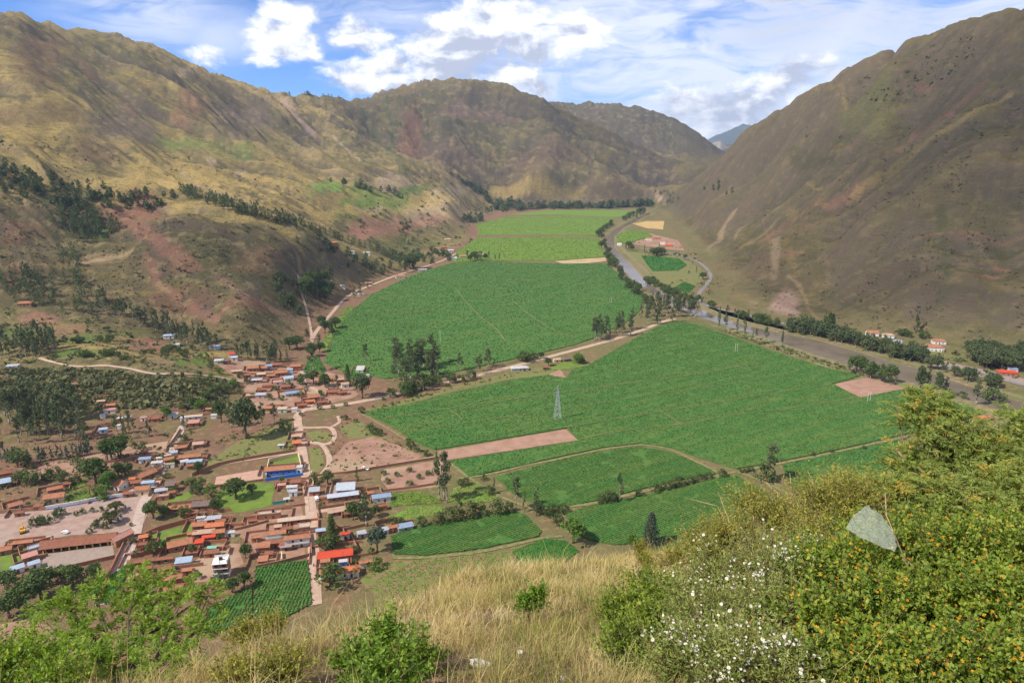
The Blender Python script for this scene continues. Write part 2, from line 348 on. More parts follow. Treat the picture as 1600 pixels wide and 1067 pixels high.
# shape the crests until the skyline seen from the viewpoint runs as it does in the photograph
_sk = [(0, 13), (60, 31), (90, 41), (175, 51), (250, 74), (290, 95), (330, 112), (380, 129), (440, 147), (500, 149), (560, 157), (600, 142), (660, 126), (700, 123), (740, 124), (790, 130), (830, 149), (880, 162), (935, 160), (1000, 167), (1050, 183), (1095, 213), (1122, 240), (1140, 236), (1180, 199), (1250, 149), (1300, 123), (1340, 97), (1400, 73), (1490, 37), (1530, 25), (1600, 10)]
_a, _y, _z = ray([q[0] for q in _sk], [q[1] for q in _sk]); _az = np.arctan2(_a, _y); _el = _z / np.hypot(_a, _y); _tgt = np.interp(angs, _az, _el)
_win = sstep(_az[0] - .06, _az[0], angs) * (1 - sstep(_az[-1], _az[-1] + .06, angs))
_g = _az[[q[0] for q in _sk].index(1095)]; _g2 = _az[[q[0] for q in _sk].index(1180)]
_win *= 1 - sstep(_g - .05, _g - .005, angs) * (1 - sstep(_g2 + .005, _g2 + .06, angs))
def _blur(x, n):
    k = np.hanning(2 * n + 1); return np.convolve(np.pad(x, n, mode='edge'), k / k.sum(), 'valid')
for _it in range(4):
    _e = (GZ - HCAM) / RR; _k = _e.argmax(0); _rs = _blur(radii[_k], 40); _dl = _blur((_e.max(0) - _tgt) * _rs * _win, 22)
    GZ = GZ - np.clip(_dl, -60, 90)[None] * sstep(.40, 1.0, RR / _rs[None]) * sstep(0, .8, GM)
GZ = np.where(GM > 0, np.maximum(GZ, 0), GZ)
LR = np.log(radii)
def H(x, y):
    x = np.asarray(x, float); y = np.asarray(y, float); r = np.hypot(x, y); a = np.arctan2(x, y)
    i = np.clip(np.interp(r, radii, np.arange(NR)), 0, NR - 1.001); j = np.clip((a - A0) / (A1 - A0) * (NA - 1), 0, NA - 1.001)
    i0 = i.astype(int); j0 = j.astype(int); fi = i - i0; fj = j - j0
    return (GZ[i0, j0] * (1 - fi) * (1 - fj) + GZ[i0 + 1, j0] * fi * (1 - fj) + GZ[i0, j0 + 1] * (1 - fi) * fj + GZ[i0 + 1, j0 + 1] * fi * fj)
_ts = np.concatenate([np.geomspace(180, 5200, 700)])
def hit(u, v):
    """where the sight line through photo pixel (u, v) meets the ground"""
    u = np.atleast_1d(np.asarray(u, float)); v = np.atleast_1d(np.asarray(v, float)); a, yy, zz = ray(u, v)
    X = a[:, None] * _ts; Y = yy[:, None] * _ts; Z = HCAM + zz[:, None] * _ts
    below = Z < H(X, Y); k = np.where(below.any(1), below.argmax(1), len(_ts) - 1); k = np.maximum(k, 1)
    lo, hi = _ts[k - 1].copy(), _ts[k].copy()
    for _ in range(18):
        m = (lo + hi) / 2; bel = HCAM + zz * m < H(a * m, yy * m); hi = np.where(bel, m, hi); lo = np.where(bel, lo, m)
    x, y = a * hi, yy * hi
    return np.stack([x, y, H(x, y)], 1)
def hit1(u, v): return hit(u, v)[0]
def mpp(y, z=0.0):
    """metres per photo pixel at a place"""
    return (y * CP + (HCAM - z) * SP) / FPX

# ------------------------------------------------------------------ ground cover (what grows or lies where, plus shade and sunlight put into the colour)
gx, gy, gz, gm = GX.ravel(), GY.ravel(), GZ.ravel(), GM.ravel()
dzr = np.gradient(GZ, axis=0) / np.gradient(RR, axis=0); dza = np.gradient(GZ, axis=1) / (RR * (angs[1] - angs[0]))
slope = np.hypot(dzr, dza).ravel()
def lap(Z):
    Zp = np.pad(Z, 6, mode='edge'); s = 0
    for dy, dx in ((-6, 0), (6, 0), (0, -6), (0, 6)): s = s + Zp[6 + dy:6 + dy + Z.shape[0], 6 + dx:6 + dx + Z.shape[1]]
    return (s / 4 - Z)
conc = (lap(GZ) / (RR * .006)).ravel()
f1 = fbm(gx / 300, gy / 300, 5, .55, ox=11.); f2 = fbm(gx / 70, gy / 70, 5, .6, ox=23.); f3 = fbm(gx / 17, gy / 17, 4, .6, ox=31.); f4 = fbm(gx / 150, gy / 40, 4, .6, ox=51.)
def C(*c): return np.array(c, float)
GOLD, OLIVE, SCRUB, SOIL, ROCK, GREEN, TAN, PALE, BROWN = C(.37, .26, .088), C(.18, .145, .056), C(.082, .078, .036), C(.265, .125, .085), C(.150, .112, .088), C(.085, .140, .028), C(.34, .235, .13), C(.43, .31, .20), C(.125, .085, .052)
col = np.zeros((len(gx), 3)) + OLIVE
def lay(w, c):
    global col
    w = np.clip(w, 0, 1)[:, None]; col = col * (1 - w) + c * w
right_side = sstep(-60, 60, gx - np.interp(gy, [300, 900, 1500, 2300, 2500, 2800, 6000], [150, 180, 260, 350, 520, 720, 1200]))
left_side = (1 - right_side) * (1 - sstep(2300, 2700, gy + gx * .3))
centre = (1 - right_side) * sstep(2300, 2700, gy + gx * .3)
nearhill = inside(gx, gy, np.array([hit1(*p)[:2] for p in [(-60, 330), (0, 325), (170, 318), (300, 335), (480, 372), (620, 420), (560, 452), (470, 560), (330, 550), (150, 495), (0, 480), (-60, 480)]])).astype(float)
for _ in range(6):
    nh_ = nearhill.reshape(NR, NA); nh_ = (np.roll(nh_, 1, 0) + np.roll(nh_, -1, 0) + np.roll(nh_, 2, 1) + np.roll(nh_, -2, 1) + nh_) / 5; nearhill = nh_.ravel()
lay(sstep(-.25, .45, f1 + .5 * f2) * .85 * left_side * (1 - .8 * nearhill), GOLD)
lay(nearhill * .55, C(.125, .10, .052)); lay(nearhill * sstep(-.1, .4, f2 + .5 * f3) * .6, C(.19, .115, .075)); lay(nearhill * sstep(.0, .4, f4 + .4 * f3) * .6, C(.085, .092, .036))
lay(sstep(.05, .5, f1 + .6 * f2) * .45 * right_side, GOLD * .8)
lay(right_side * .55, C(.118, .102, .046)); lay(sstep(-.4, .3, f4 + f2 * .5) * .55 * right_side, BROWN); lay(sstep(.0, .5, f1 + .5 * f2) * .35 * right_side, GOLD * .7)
lay(sstep(-.3, .4, f2 + f4) * .55 * centre, BROWN); lay(sstep(.1, .5, f1 + .5 * f3) * .5 * centre, GOLD * .85)
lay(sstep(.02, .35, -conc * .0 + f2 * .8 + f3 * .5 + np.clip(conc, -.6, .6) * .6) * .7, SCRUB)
_wx = fbm(gx / 420, gy / 420, 3, ox=3.) * 110; _wy = fbm(gx / 420, gy / 420, 3, ox=41.) * 110; S_, T_ = axis_coords(gx + _wx, gy + _wy)
k1 = fbm(T_ / 15 + .5 * S_ / 120, S_ / 170, 3, .6, ox=61.); k2 = fbm(T_ / 48, S_ / 330, 4, .6, ox=67.); k3 = fbm(gz / 5.5 + f2 * 1.5, S_ / 90 + T_ / 90, 3, .6, ox=73.)
hill = sstep(.3, .9, gm)
lay(hill * sstep(.08, .34, k1 + .35 * f3) * .55, SCRUB); lay(hill * sstep(.05, .3, k2 + .4 * f3) * .5, C(.10, .085, .042)); lay(hill * sstep(.14, .38, -k1 + .3 * f3) * .38 * (1 - .6 * right_side), C(.27, .19, .095)); lay(hill * sstep(.16, .36, -k2 + .4 * f3) * .45 * (1 - .5 * right_side), GOLD * .95)
lay(hill * sstep(.12, .32, k3 + .3 * f3) * .55 * (right_side * .8 + .3), C(.085, .072, .038)); lay(hill * sstep(.15, .35, -k3 + .3 * f3) * .4 * (right_side * .5 + .3), C(.19, .15, .08))
lay(hill * sstep(.35, .9, conc + f3 * .4) * .75, SCRUB * .9); lay(hill * sstep(.35, .9, -conc + f3 * .4) * .4, C(.27, .205, .09) * (1 - .1 * right_side[:, None]))  # scrub in the gullies, with gully shade coloured in and crests lightened
lay(sstep(3650, 3900, gy) * .8, C(.10, .085, .055))
lay(sstep(.8, 1.2, slope + f2 * .35 + f3 * .25) * .55, ROCK)
lay(sstep(.36, .6, f1 * .3 + f4 * .8 + f3 * .35) * .55, SOIL * .9)
# painted-from-life patches, brighter gold putting sunlit spots into the colour: (pixel, radius px across, radius px down, colour, strength)
PATCH = [(60, 190, 110, 45, GOLD, .7), (130, 240, 120, 22, GOLD * 1.1, .6), (270, 275, 110, 26, GOLD, .6), (60, 175, 80, 22, BROWN, .5), (150, 240, 55, 20, BROWN, .75), (60, 100, 40, 50, SOIL * .8, .4), (195, 200, 60, 40, ROCK, .7), (330, 120, 9, 16, SOIL * 1.2, .8),
         (285, 115, 22, 8, PALE * .8, .7), (300, 155, 30, 25, SOIL, .5), (395, 190, 40, 28, ROCK, .8), (360, 195, 35, 30, ROCK * .9, .6), (478, 205, 9, 12, C(.3, .2, .16), .8), (330, 252, 10, 7, PALE, .7), (375, 272, 12, 6, PALE, .7), (310, 225, 60, 8, GREEN * 1.4, .5), (375, 245, 40, 12, GREEN * 1.3, .5),
         (640, 240, 30, 30, SOIL * .8, .8), (620, 285, 45, 14, PALE, .7), (690, 320, 60, 18, PALE * .9, .7), (720, 345, 40, 12, TAN * 1.1, .8), (640, 320, 110, 22, GOLD * 1.25, .55), (520, 292, 34, 10, GREEN * 1.7, .85), (585, 296, 44, 9, C(.27, .24, .06), .8), (650, 296, 36, 8, GREEN * 1.2, .8), (610, 322, 50, 7, C(.30, .25, .07), .8), (560, 318, 34, 7, GREEN * 1.5, .7), (700, 300, 30, 8, PALE, .6), (600, 310, 50, 12, GREEN * 1.5, .6), (560, 300, 30, 9, GREEN * 1.5, .6), (550, 330, 60, 10, GOLD * 1.2, .6), (545, 340, 28, 5, GREEN, .7), (600, 355, 60, 14, SOIL * 1.3, .7), (570, 362, 30, 8, SOIL * 1.3, .8), (670, 345, 40, 10, SOIL * 1.4, .6), (585, 330, 30, 4, PALE * 1.2, .6),
         (650, 385, 50, 12, GREEN * .8, .5), (700, 390, 50, 6, SOIL * 1.1, .5), (215, 335, 50, 28, SOIL * .8, .85), (245, 375, 30, 16, ROCK * .55, .8), (265, 410, 40, 30, SOIL * .75, .7), (250, 420, 26, 22, ROCK * .6, .6), (320, 480, 18, 24, ROCK * .8, .8), (395, 450, 16, 16, ROCK, .6), (390, 470, 60, 10, SOIL, .7), (280, 470, 60, 30, SOIL * .75, .6),
         (40, 360, 40, 20, SOIL * .9, .6), (75, 385, 30, 14, TAN, .8), (150, 405, 36, 9, TAN, .6), (100, 370, 60, 30, SCRUB * 1.4, .5), (155, 366, 16, 9, GREEN * 1.3, .9), (15, 440, 14, 10, SOIL * 1.4, .8), (30, 420, 20, 10, SOIL * 1.2, .7), (330, 400, 90, 40, SCRUB * 1.3, .5), (370, 385, 14, 9, TAN, .7), (400, 400, 50, 22, SOIL, .4), (380, 340, 60, 9, GOLD, .5),
         (60, 500, 40, 12, SOIL, .8), (20, 520, 50, 12, GREEN, .7), (110, 515, 40, 10, SOIL, .5), (130, 530, 30, 9, GREEN * 1.2, .8), (190, 525, 50, 8, C(.16, .16, .05), .8), (220, 535, 40, 6, SOIL, .9), (130, 552, 45, 8, GREEN, .9), (235, 545, 45, 9, SOIL, .8), (280, 565, 18, 8, GREEN, .8), (310, 565, 20, 9, GREEN, .8), (255, 565, 22, 10, TAN * .7, .8),
         (120, 605, 200, 40, SCRUB * 1.25, .75), (230, 590, 120, 28, SCRUB * 1.25, .7), (20, 590, 40, 14, SOIL, .6), (115, 600, 10, 10, SOIL * 1.2, .9), (125, 620, 8, 8, SOIL * 1.1, .9), (350, 600, 60, 12, GREEN * .9, .7),
         (1225, 478, 26, 26, C(.36, .23, .18), .95), (1210, 495, 34, 12, C(.36, .23, .18), .8), (1175, 480, 10, 8, C(.36, .23, .18), .7), (1200, 370, 22, 4, SOIL * 1.2, .6), (1240, 395, 26, 5, SOIL * 1.1, .5), (1440, 140, 18, 8, SOIL, .6), (1480, 180, 14, 6, SOIL, .6),
         (1350, 160, 60, 30, C(.17, .16, .06), .7), (1320, 155, 70, 14, GOLD * .8, .6), (1470, 120, 16, 9, ROCK * .8, .8), (1580, 160, 28, 22, ROCK * .7, .7), (1250, 250, 60, 20, SCRUB, .6), (1200, 420, 60, 30, BROWN, .6), (1400, 450, 120, 50, C(.115, .085, .055), .7), (1480, 330, 120, 40, C(.13, .105, .05), .6), (1560, 420, 40, 3, SOIL * 1.2, .7), (1540, 433, 34, 2.5, SOIL * 1.1, .7), (1200, 505, 20, 8, SOIL, .5), (1210, 375, 12, 3, PALE, .4), (1270, 290, 30, 4, GOLD, .5),
         (810, 295, 60, 18, GOLD * 1.15, .8), (870, 300, 60, 12, GOLD, .7), (740, 175, 70, 14, C(.25, .15, .12), .7), (850, 240, 70, 30, C(.14, .085, .065), .6), (700, 230, 60, 40, C(.12, .075, .065), .6), (900, 270, 60, 14, SCRUB, .5), (980, 280, 50, 14, C(.15, .10, .06), .5), (1030, 310, 8, 6, PALE * 1.1, .8), (1020, 240, 50, 30, C(.11, .085, .07), .6), (650, 160, 60, 20, SCRUB * 1.2, .5), (760, 215, 120, 30, SCRUB * 1.3, .5)]
big = gz + 0
for (u, v, ru, rv, c, s_) in PATCH:
    # measure the patch on the ground, from its own centre and its own two half-axes
    q = hit([u, u - ru, u + ru, u, u], [v, v, v, v - rv, v + rv])
    if abs(q[3, 1] - q[0, 1]) > 900 or abs(q[4, 1] - q[0, 1]) > 900: continue
    c0 = q[0, :2]; ax = (q[2, :2] - q[1, :2]) / 2; ay = (q[3, :2] - q[4, :2]) / 2
    near = np.hypot(gx - c0[0], gy - c0[1]) < 2.2 * max(np.hypot(*ax), np.hypot(*ay), 5)
    M_ = np.array([[ax[0], ay[0]], [ax[1], ay[1]]])
    if abs(np.linalg.det(M_)) < 1e-3: continue
    I_ = np.linalg.inv(M_); dx = gx[near] - c0[0]; dy = gy[near] - c0[1]
    e = np.hypot(I_[0, 0] * dx + I_[0, 1] * dy, I_[1, 0] * dx + I_[1, 1] * dy) + f2[near] * .55 + f3[near] * .45
    w = np.zeros(len(gx)); w[near] = sstep(1.15, .55, e) * s_
    lay(w, c)
col = col * (1 - .30 * right_side * hill - .26 * nearhill * hill - .24 * centre * hill)[:, None]     # dark scrub slopes, with the shade of clouds put into the colour
# slides, gullies and paths that run across the slopes: (pixels, width in metres, colour, strength)
for lst, w_, c_, s_ in [([(1148, 330), (1128, 360), (1104, 392)], 9, PALE * .75, .8), ([(1165, 352), (1150, 372)], 7, PALE * .7, .6), ([(1345, 300), (1290, 320), (1230, 352), (1190, 375)], 8, SOIL * 1.1, .6), ([(1580, 150), (1500, 190), (1430, 238), (1370, 285), (1330, 308)], 7, GOLD * .9, .6), ([(1535, 130), (1510, 150), (1490, 168)], 10, SOIL, .6), ([(1460, 195), (1430, 212), (1405, 232)], 9, SOIL * 1.1, .7), ([(1440, 240), (1380, 262), (1300, 300), (1220, 345)], 14, C(.055, .052, .026), .6), ([(1590, 110), (1480, 170), (1390, 215), (1300, 262), (1200, 320)], 18, C(.055, .050, .028), .6),
        ([(1500, 70), (1420, 140), (1360, 190), (1300, 225)], 16, C(.065, .06, .03), .55), ([(1600, 200), (1500, 250), (1420, 300), (1340, 345)], 12, C(.06, .055, .028), .5), ([(1250, 230), (1190, 275), (1120, 320)], 16, C(.07, .065, .03), .5), ([(1290, 300), (1230, 330), (1160, 385)], 7, GOLD * .8, .5), ([(1470, 330), (1478, 400), (1482, 440), (1470, 475)], 7, C(.045, .06, .022), .7), ([(1230, 430), (1258, 465), (1278, 500)], 2.5, TAN * .8, .7), ([(1180, 440), (1210, 425), (1250, 412)], 2.5, TAN * .7, .5), ([(1400, 448), (1470, 455), (1560, 462)], 3, C(.06, .055, .03), .6), ([(1430, 372), (1500, 368), (1600, 372)], 3, SOIL, .5), ([(1380, 410), (1450, 398), (1540, 402)], 3, C(.2, .16, .09), .5),
        ([(318, 98), (332, 130), (338, 165), (346, 198)], 11, SOIL * 1.4, .95), ([(442, 152), (462, 180), (492, 212)], 16, C(.32, .22, .17), .85), ([(500, 165), (520, 180), (505, 190)], 10, C(.07, .06, .04), .5), ([(520, 212), (545, 236), (562, 252)], 5, PALE, .6), ([(0, 45), (80, 110), (170, 190)], 14, C(.10, .085, .045), .5), ([(175, 60), (270, 150), (340, 215), (420, 265)], 16, C(.10, .088, .045), .55), ([(90, 60), (150, 130), (215, 180)], 10, SOIL * .8, .5), ([(240, 85), (320, 170), (300, 215)], 10, C(.10, .085, .045), .5), ([(380, 140), (450, 200), (540, 262)], 14, C(.10, .088, .045), .5), ([(250, 260), (310, 290), (370, 310)], 4, C(.32, .26, .20), .6), ([(280, 265), (330, 300), (400, 320)], 4, C(.30, .24, .18), .5), ([(0, 215), (90, 235), (190, 262)], 6, C(.085, .075, .04), .5),
        ([(560, 165), (600, 230), (640, 280), (700, 300)], 22, C(.07, .085, .035), .6), ([(600, 150), (612, 200), (605, 240)], 10, C(.05, .075, .03), .6), ([(165, 320), (215, 350), (262, 385), (300, 415)], 12, SOIL * .9, .7), ([(340, 432), (380, 462), (430, 485), (470, 500)], 9, C(.24, .14, .10), .75), ([(230, 400), (245, 440), (300, 480), (340, 500)], 7, SOIL * .9, .55), ([(120, 410), (165, 405), (200, 395)], 6, TAN, .7), ([(290, 470), (330, 440), (360, 400), (395, 380)], 8, C(.06, .065, .03), .5), ([(470, 430), (466, 400), (440, 370)], 3, TAN * .8, .6), ([(650, 300), (700, 318), (745, 340)], 5, PALE * .8, .5), ([(700, 240), (760, 262), (820, 268)], 12, C(.06, .05, .035), .5), ([(730, 270), (800, 285), (880, 282)], 10, C(.075, .06, .035), .5)]:
    pl_ = np.array([hit1(*p)[:2] for p in lst])
    if np.abs(np.diff(pl_[:, 1])).max() > 700: continue
    bb = (gx > pl_[:, 0].min() - 80) & (gx < pl_[:, 0].max() + 80) & (gy > pl_[:, 1].min() - 80) & (gy < pl_[:, 1].max() + 80); w2 = np.zeros(len(gx))
    dd = poly_dist(gx[bb] + f3[bb] * w_ * .9, gy[bb] + f2[bb] * w_ * .9, pl_, False); w2[bb] = sstep(w_ * 1.15, w_ * .35, dd + f3[bb] * w_ * .8) * s_ * (.55 if lst[0][0] > 1000 else 1); lay(w2, c_)
# valley floor: red-brown earth and weeds, greener by the river, sandy banks
fl = 1 - sstep(0, .55, gm)
lay(fl, C(.155, .130, .056)); vill = fl * (1 - sstep(-150, -40, gx - (gy - 330) * .12)); lay(vill * .85, C(.195, .100, .068)); lay(fl * sstep(-.10, .38, f2 + .6 * f3) * .65, C(.12, .12, .042)); lay(fl * sstep(.1, .5, fbm(gx / 45, gy / 45, 4, .6, ox=71.) + .4 * f3) * .8, C(.23, .115, .075))
rd = poly_dist(gx, gy, RIVER); lay(fl * sstep(22, 5, rd + f3 * 14) * .7, C(.20, .155, .08)); lay(fl * sstep(60, 20, rd + f3 * 30) * sstep(-.05, .3, f2 + f3 * .5) * .6, C(.10, .105, .036))
ids = np.arange(NR * NA).reshape(NR, NA)
quads = np.stack([ids[:-1, :-1], ids[:-1, 1:], ids[1:, 1:], ids[1:, :-1]], -1).reshape(-1, 4)
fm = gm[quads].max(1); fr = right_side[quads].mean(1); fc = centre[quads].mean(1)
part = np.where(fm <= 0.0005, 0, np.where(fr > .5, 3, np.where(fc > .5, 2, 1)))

# leave out the ground far behind the crests; on the flat floor four cells make one
_k = ((GZ - HCAM) / RR).argmax(0); _rs = radii[_k]; _p = np.pad(_rs, 40, mode='edge'); _rs = np.max([_p[i:i + NA] for i in range(81)], 0)
keep = (RR < np.maximum(_rs, 2600 * (np.abs(angs) < .02))[None] + 420)[:-1, :-1].ravel()
rowq, colq = np.divmod(np.arange(len(quads)), NA - 1); near_r = (rd < 14)[quads].any(1)
flat = ((part == 0) & ~near_r).reshape(NR - 1, NA - 1); e_r, e_c = (NR - 1) // 2 * 2, (NA - 1) // 2 * 2
blk = flat[:e_r, :e_c].reshape(e_r // 2, 2, e_c // 2, 2).all((1, 3)); inb = np.zeros((NR - 1, NA - 1), bool); inb[:e_r, :e_c] = np.repeat(np.repeat(blk, 2, 0), 2, 1)
br, bc = np.nonzero(blk); bigq = np.stack([ids[br * 2, bc * 2], ids[br * 2, bc * 2 + 2], ids[br * 2 + 2, bc * 2 + 2], ids[br * 2 + 2, bc * 2]], 1)
sel = keep & ~inb.ravel()
def terrain_mat(name, fine, dry=.35):
    m = bpy.data.materials.new(name); m.use_nodes = True; t = m.node_tree; t.nodes.clear(); q = NB(t)
    pos = q.n('ShaderNodeNewGeometry').outputs['Position']
    a = q.n('ShaderNodeAttribute'); a.attribute_name = 'cover'
    n1 = q.noise(pos, .35 * fine, 6, .68); n2 = q.noise(pos, .07 * fine, 5, .6); n3 = q.noise(q.vmath('MULTIPLY', pos, (.35, .35, 2.6)), .16 * fine, 6, .7)
    c = q.mix(q.maprange(n1, .48, .66, 0, .55), a.outputs['Color'], (.074, .070, .032, 1))          # low shrubs
    c = q.mix(q.maprange(n3, .47, .33, 0, .6), c, (.085, .070, .040, 1)); c = q.mix(q.maprange(n2, .5, .68, 0, dry), c, (.34, .25, .115, 1))                               # dry tussock
    c = q.mix(q.maprange(n3, .57, .7, 0, .5), c, (.22, .125, .085, 1))                              # bare earth
    bs = q.n('ShaderNodeBsdfPrincipled'); q.put(bs.inputs['Base Color'], c); bs.inputs['Roughness'].default_value = .95; bs.inputs['Specular IOR Level'].default_value = .05
    bp = q.n('ShaderNodeBump'); bp.inputs['Distance'].default_value = 2.2 / fine; bp.inputs['Strength'].default_value = .9
    q.put(bp.inputs['Height'], q.math('ADD', n1, q.math('MULTIPLY', n3, .8))); t.links.new(bp.outputs[0], bs.inputs['Normal'])
    o = q.n('ShaderNodeOutputMaterial'); t.links.new(bs.outputs[0], o.inputs[0])
    return m
MT = [terrain_mat('valley_earth', 3.0), terrain_mat('near_hillside', 1.0), terrain_mat('far_hillside', .5), terrain_mat('scrub_hillside', .9, .12)]
VV = np.stack([gx, gy, gz], 1)
INFO = [('valley_floor', 'flat valley floor of red brown earth and weeds between the mountains', 'ground'), ('left_mountain', 'golden grassy mountainside with gullies and red scars above the village', 'mountain'),
        ('central_mountain', 'broad hazy brown mountain closing the far end of the valley', 'mountain'), ('right_mountain', 'steep dark brown scrubby mountainside across the river', 'mountain')]
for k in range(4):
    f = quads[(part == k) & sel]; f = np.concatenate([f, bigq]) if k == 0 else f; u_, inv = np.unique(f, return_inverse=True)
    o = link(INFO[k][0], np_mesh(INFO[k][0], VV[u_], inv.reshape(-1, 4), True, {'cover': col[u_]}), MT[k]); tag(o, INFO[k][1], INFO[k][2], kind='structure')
# the ground goes on to the horizon below everything
g_ = Geo(); g_.add([(-16000, -6000, -7), (16000, -6000, -7), (16000, 16000, -7), (-16000, 16000, -7)], [(0, 1, 2, 3)])
tag(g_.build('ground', material('outer_ground', (.12, .10, .05), (.09, .10, .04), .01, space='POS')), 'brown and green ground reaching to the horizon', 'ground', kind='structure')
# far blue range seen through the gap, and a grey crag before it
def far_range(name, pts, Y0, depth, label, amp, matn):
    us = np.linspace(pts[0][0], pts[-1][0], 160); vs = np.interp(us, [p[0] for p in pts], [p[1] for p in pts])
    ks = np.linspace(-1, 1, 40); X = np.zeros((160, 40)); Y = X.copy(); Z = X.copy()
    for i in range(160):
        p = P(us[i], vs[i], Y0)
        X[i] = p[0] * (Y0 + ks * depth) / Y0; Y[i] = Y0 + ks * depth; Z[i] = p[2] - np.abs(ks) ** 1.2 * (p[2] + 20)
    Z += (ridged(X / (depth * .45), Y / (depth * .8), 4, ox=4.) - .5) * amp * (1 - np.abs(ks) ** 6)[None]
    ii = np.arange(160 * 40).reshape(160, 40); Q = np.stack([ii[:-1, :-1], ii[1:, :-1], ii[1:, 1:], ii[:-1, 1:]], -1).reshape(-1, 4)
    o = link(name, np_mesh(name, np.stack([X.ravel(), Y.ravel(), Z.ravel()], 1), Q, True), matn); tag(o, label, 'mountain', kind='structure')
far_m = material('far_range', (.045, .06, .06), (.07, .08, .065), .004, .95, space='POS')
far_range('distant_mountain', [(1000, 236), (1050, 226), (1100, 217), (1120, 209), (1150, 201), (1176, 196), (1205, 203), (1260, 215), (1330, 225), (1500, 240)], 11000, 2600, 'distant blue mountain showing through the gap of the valley', 120, far_m)
far_range('grey_crag', [(1040, 262), (1080, 240), (1102, 224), (1125, 219), (1140, 228), (1165, 232), (1200, 245), (1260, 260)], 6300, 900, 'pale grey crag below the distant blue mountain', 60, material('crag', (.24, .21, .17), (.12, .115, .07), .012, .95, space='POS'))
# ------------------------------------------------------------------ sheets on the ground
def sheet(name, lst, mat, lift, label, cat='ground', kind='structure', world=None, seg=6.0, wob=0.0):
    """a thin cover that follows the ground: polygon given by photo pixels lying on the ground"""
    pts = np.array([hit1(*p)[:2] for p in lst]) if world is None else world
    # subdivide the outline so that it is not ruler-straight and follows the relief
    o_ = []
    for i in range(len(pts)):
        a, c = pts[i], pts[(i + 1) % len(pts)]; n = max(1, int(np.hypot(*(c - a)) / seg))
        for k in range(n): o_.append(a + (c - a) * k / n)
    o_ = np.array(o_)
    if wob: o_ = o_ + np.stack([gnoise(o_[:, 0] / 9, o_[:, 1] / 9), gnoise(o_[:, 0] / 9 + 50, o_[:, 1] / 9)], 1) * wob
    lo, hi = o_.min(0), o_.max(0); st = max(seg, (hi - lo).max() / 60)
    bm = bmesh.new(); vs = [bm.verts.new((p[0], p[1], 0)) for p in o_]; f = bm.faces.new(vs)
    if f.normal.z < 0: f.normal_flip()
    bmesh.ops.triangulate(bm, faces=bm.faces[:])
    for ax in (0, 1):
        for k in np.arange(lo[ax] + st, hi[ax], st):
            co = [0, 0, 0]; co[ax] = k; no = [0, 0, 0]; no[ax] = 1
            bmesh.ops.bisect_plane(bm, geom=bm.verts[:] + bm.edges[:] + bm.faces[:], plane_co=co, plane_no=no)
    V = np.array([v.co[:2] for v in bm.verts]); Z = H(V[:, 0], V[:, 1]) + lift
    for v, z in zip(bm.verts, Z): v.co.z = z
    bm.normal_update()
    for f in bm.faces:
        if f.normal.z < 0: f.normal_flip()
    me = bpy.data.meshes.new(name); bm.to_mesh(me); bm.free()
    return tag(link(name, me, mat), label, cat, kind=kind)
def smooth_line(pts, step):
    pts = np.array(pts, float); out_ = []
    for i in range(len(pts) - 1):
        p0 = pts[max(i - 1, 0)]; p1 = pts[i]; p2 = pts[i + 1]; p3 = pts[min(i + 2, len(pts) - 1)]
        n = max(2, int(np.hypot(*(p2 - p1)) / step))
        for k in range(n):
            t = k / n; out_.append(.5 * ((2 * p1) + (-p0 + p2) * t + (2 * p0 - 5 * p1 + 4 * p2 - p3) * t * t + (-p0 + 3 * p1 - 3 * p2 + p3) * t ** 3))
    out_.append(pts[-1]); return np.array(out_)
def ribbon(name, lst, width, mat, lift, label, cat='road', kind='structure', step=4.0, world=None):
    w = smooth_line([hit1(*p)[:2] for p in lst] if world is None else world, step)
    d = np.gradient(w, axis=0); d /= np.linalg.norm(d, axis=1)[:, None] + 1e-9; nrm = np.stack([-d[:, 1], d[:, 0]], 1)
    wd = width * (1 + .10 * gnoise(w[:, 0] / 14, w[:, 1] / 14))
    V = []; offs = (-.5, -.25, .25, .5)
    for k in offs:
        q = w + nrm * (wd * k)[:, None]; V.append(np.stack([q[:, 0], q[:, 1], H(q[:, 0], q[:, 1]) + lift + (0.0 if abs(k) > .3 else .05)], 1))
    n = len(w); V = np.concatenate(V); i = np.arange(n - 1); Q = []
    for k in range(3): Q.append(np.stack([k * n + i, k * n + i + 1, (k + 1) * n + i + 1, (k + 1) * n + i], 1))
    return tag(link(name, np_mesh(name, V, np.concatenate(Q)[:, ::-1]), mat), label, cat, kind=kind)

M = {}
M['dirt'] = material('dirt_road', (.43, .30, .22), (.35, .235, .165), .25, .95, .05, space='POS')
M['track'] = material('dry_track', (.22, .185, .075), (.12, .135, .045), .35, .95, .05, space='POS')
M['asphalt'] = material('asphalt', (.22, .195, .175), (.175, .155, .14), .3, .9, .02, space='POS')
M['paved'] = material('plaza_paving', (.33, .225, .175), (.26, .17, .13), .22, .9, .02, space='POS', c2=(.30, .23, .19))
M['plow'] = material('ploughed_soil', (.33, .195, .13), (.26, .15, .10), .12, .95, .08, space='POS', bscale=1.2)
M['lawn'] = material('lawn', (.135, .19, .026), (.095, .145, .024), .15, .9, .05, space='POS')
M['weeds'] = material('weeds', (.12, .15, .032), (.20, .135, .07), .35, .95, .15, space='POS', lo=.45, hi=.6)
M['bare'] = material('bare_earth', (.30, .175, .118), (.23, .125, .082), .12, .95, .1, space='POS', c2=(.32, .22, .14))
M['sand'] = material('river_sand', (.24, .18, .095), (.13, .125, .05), .2, .95, .1, space='POS', c2=(.14, .15, .05))
M['court'] = material('court_slab', (.42, .255, .18), (.36, .22, .155), .3, .9, .01, space='POS')
M['gravelly'] = material('grey_gravel', (.24, .185, .15), (.29, .22, .175), .4, .95, .05, space='POS')

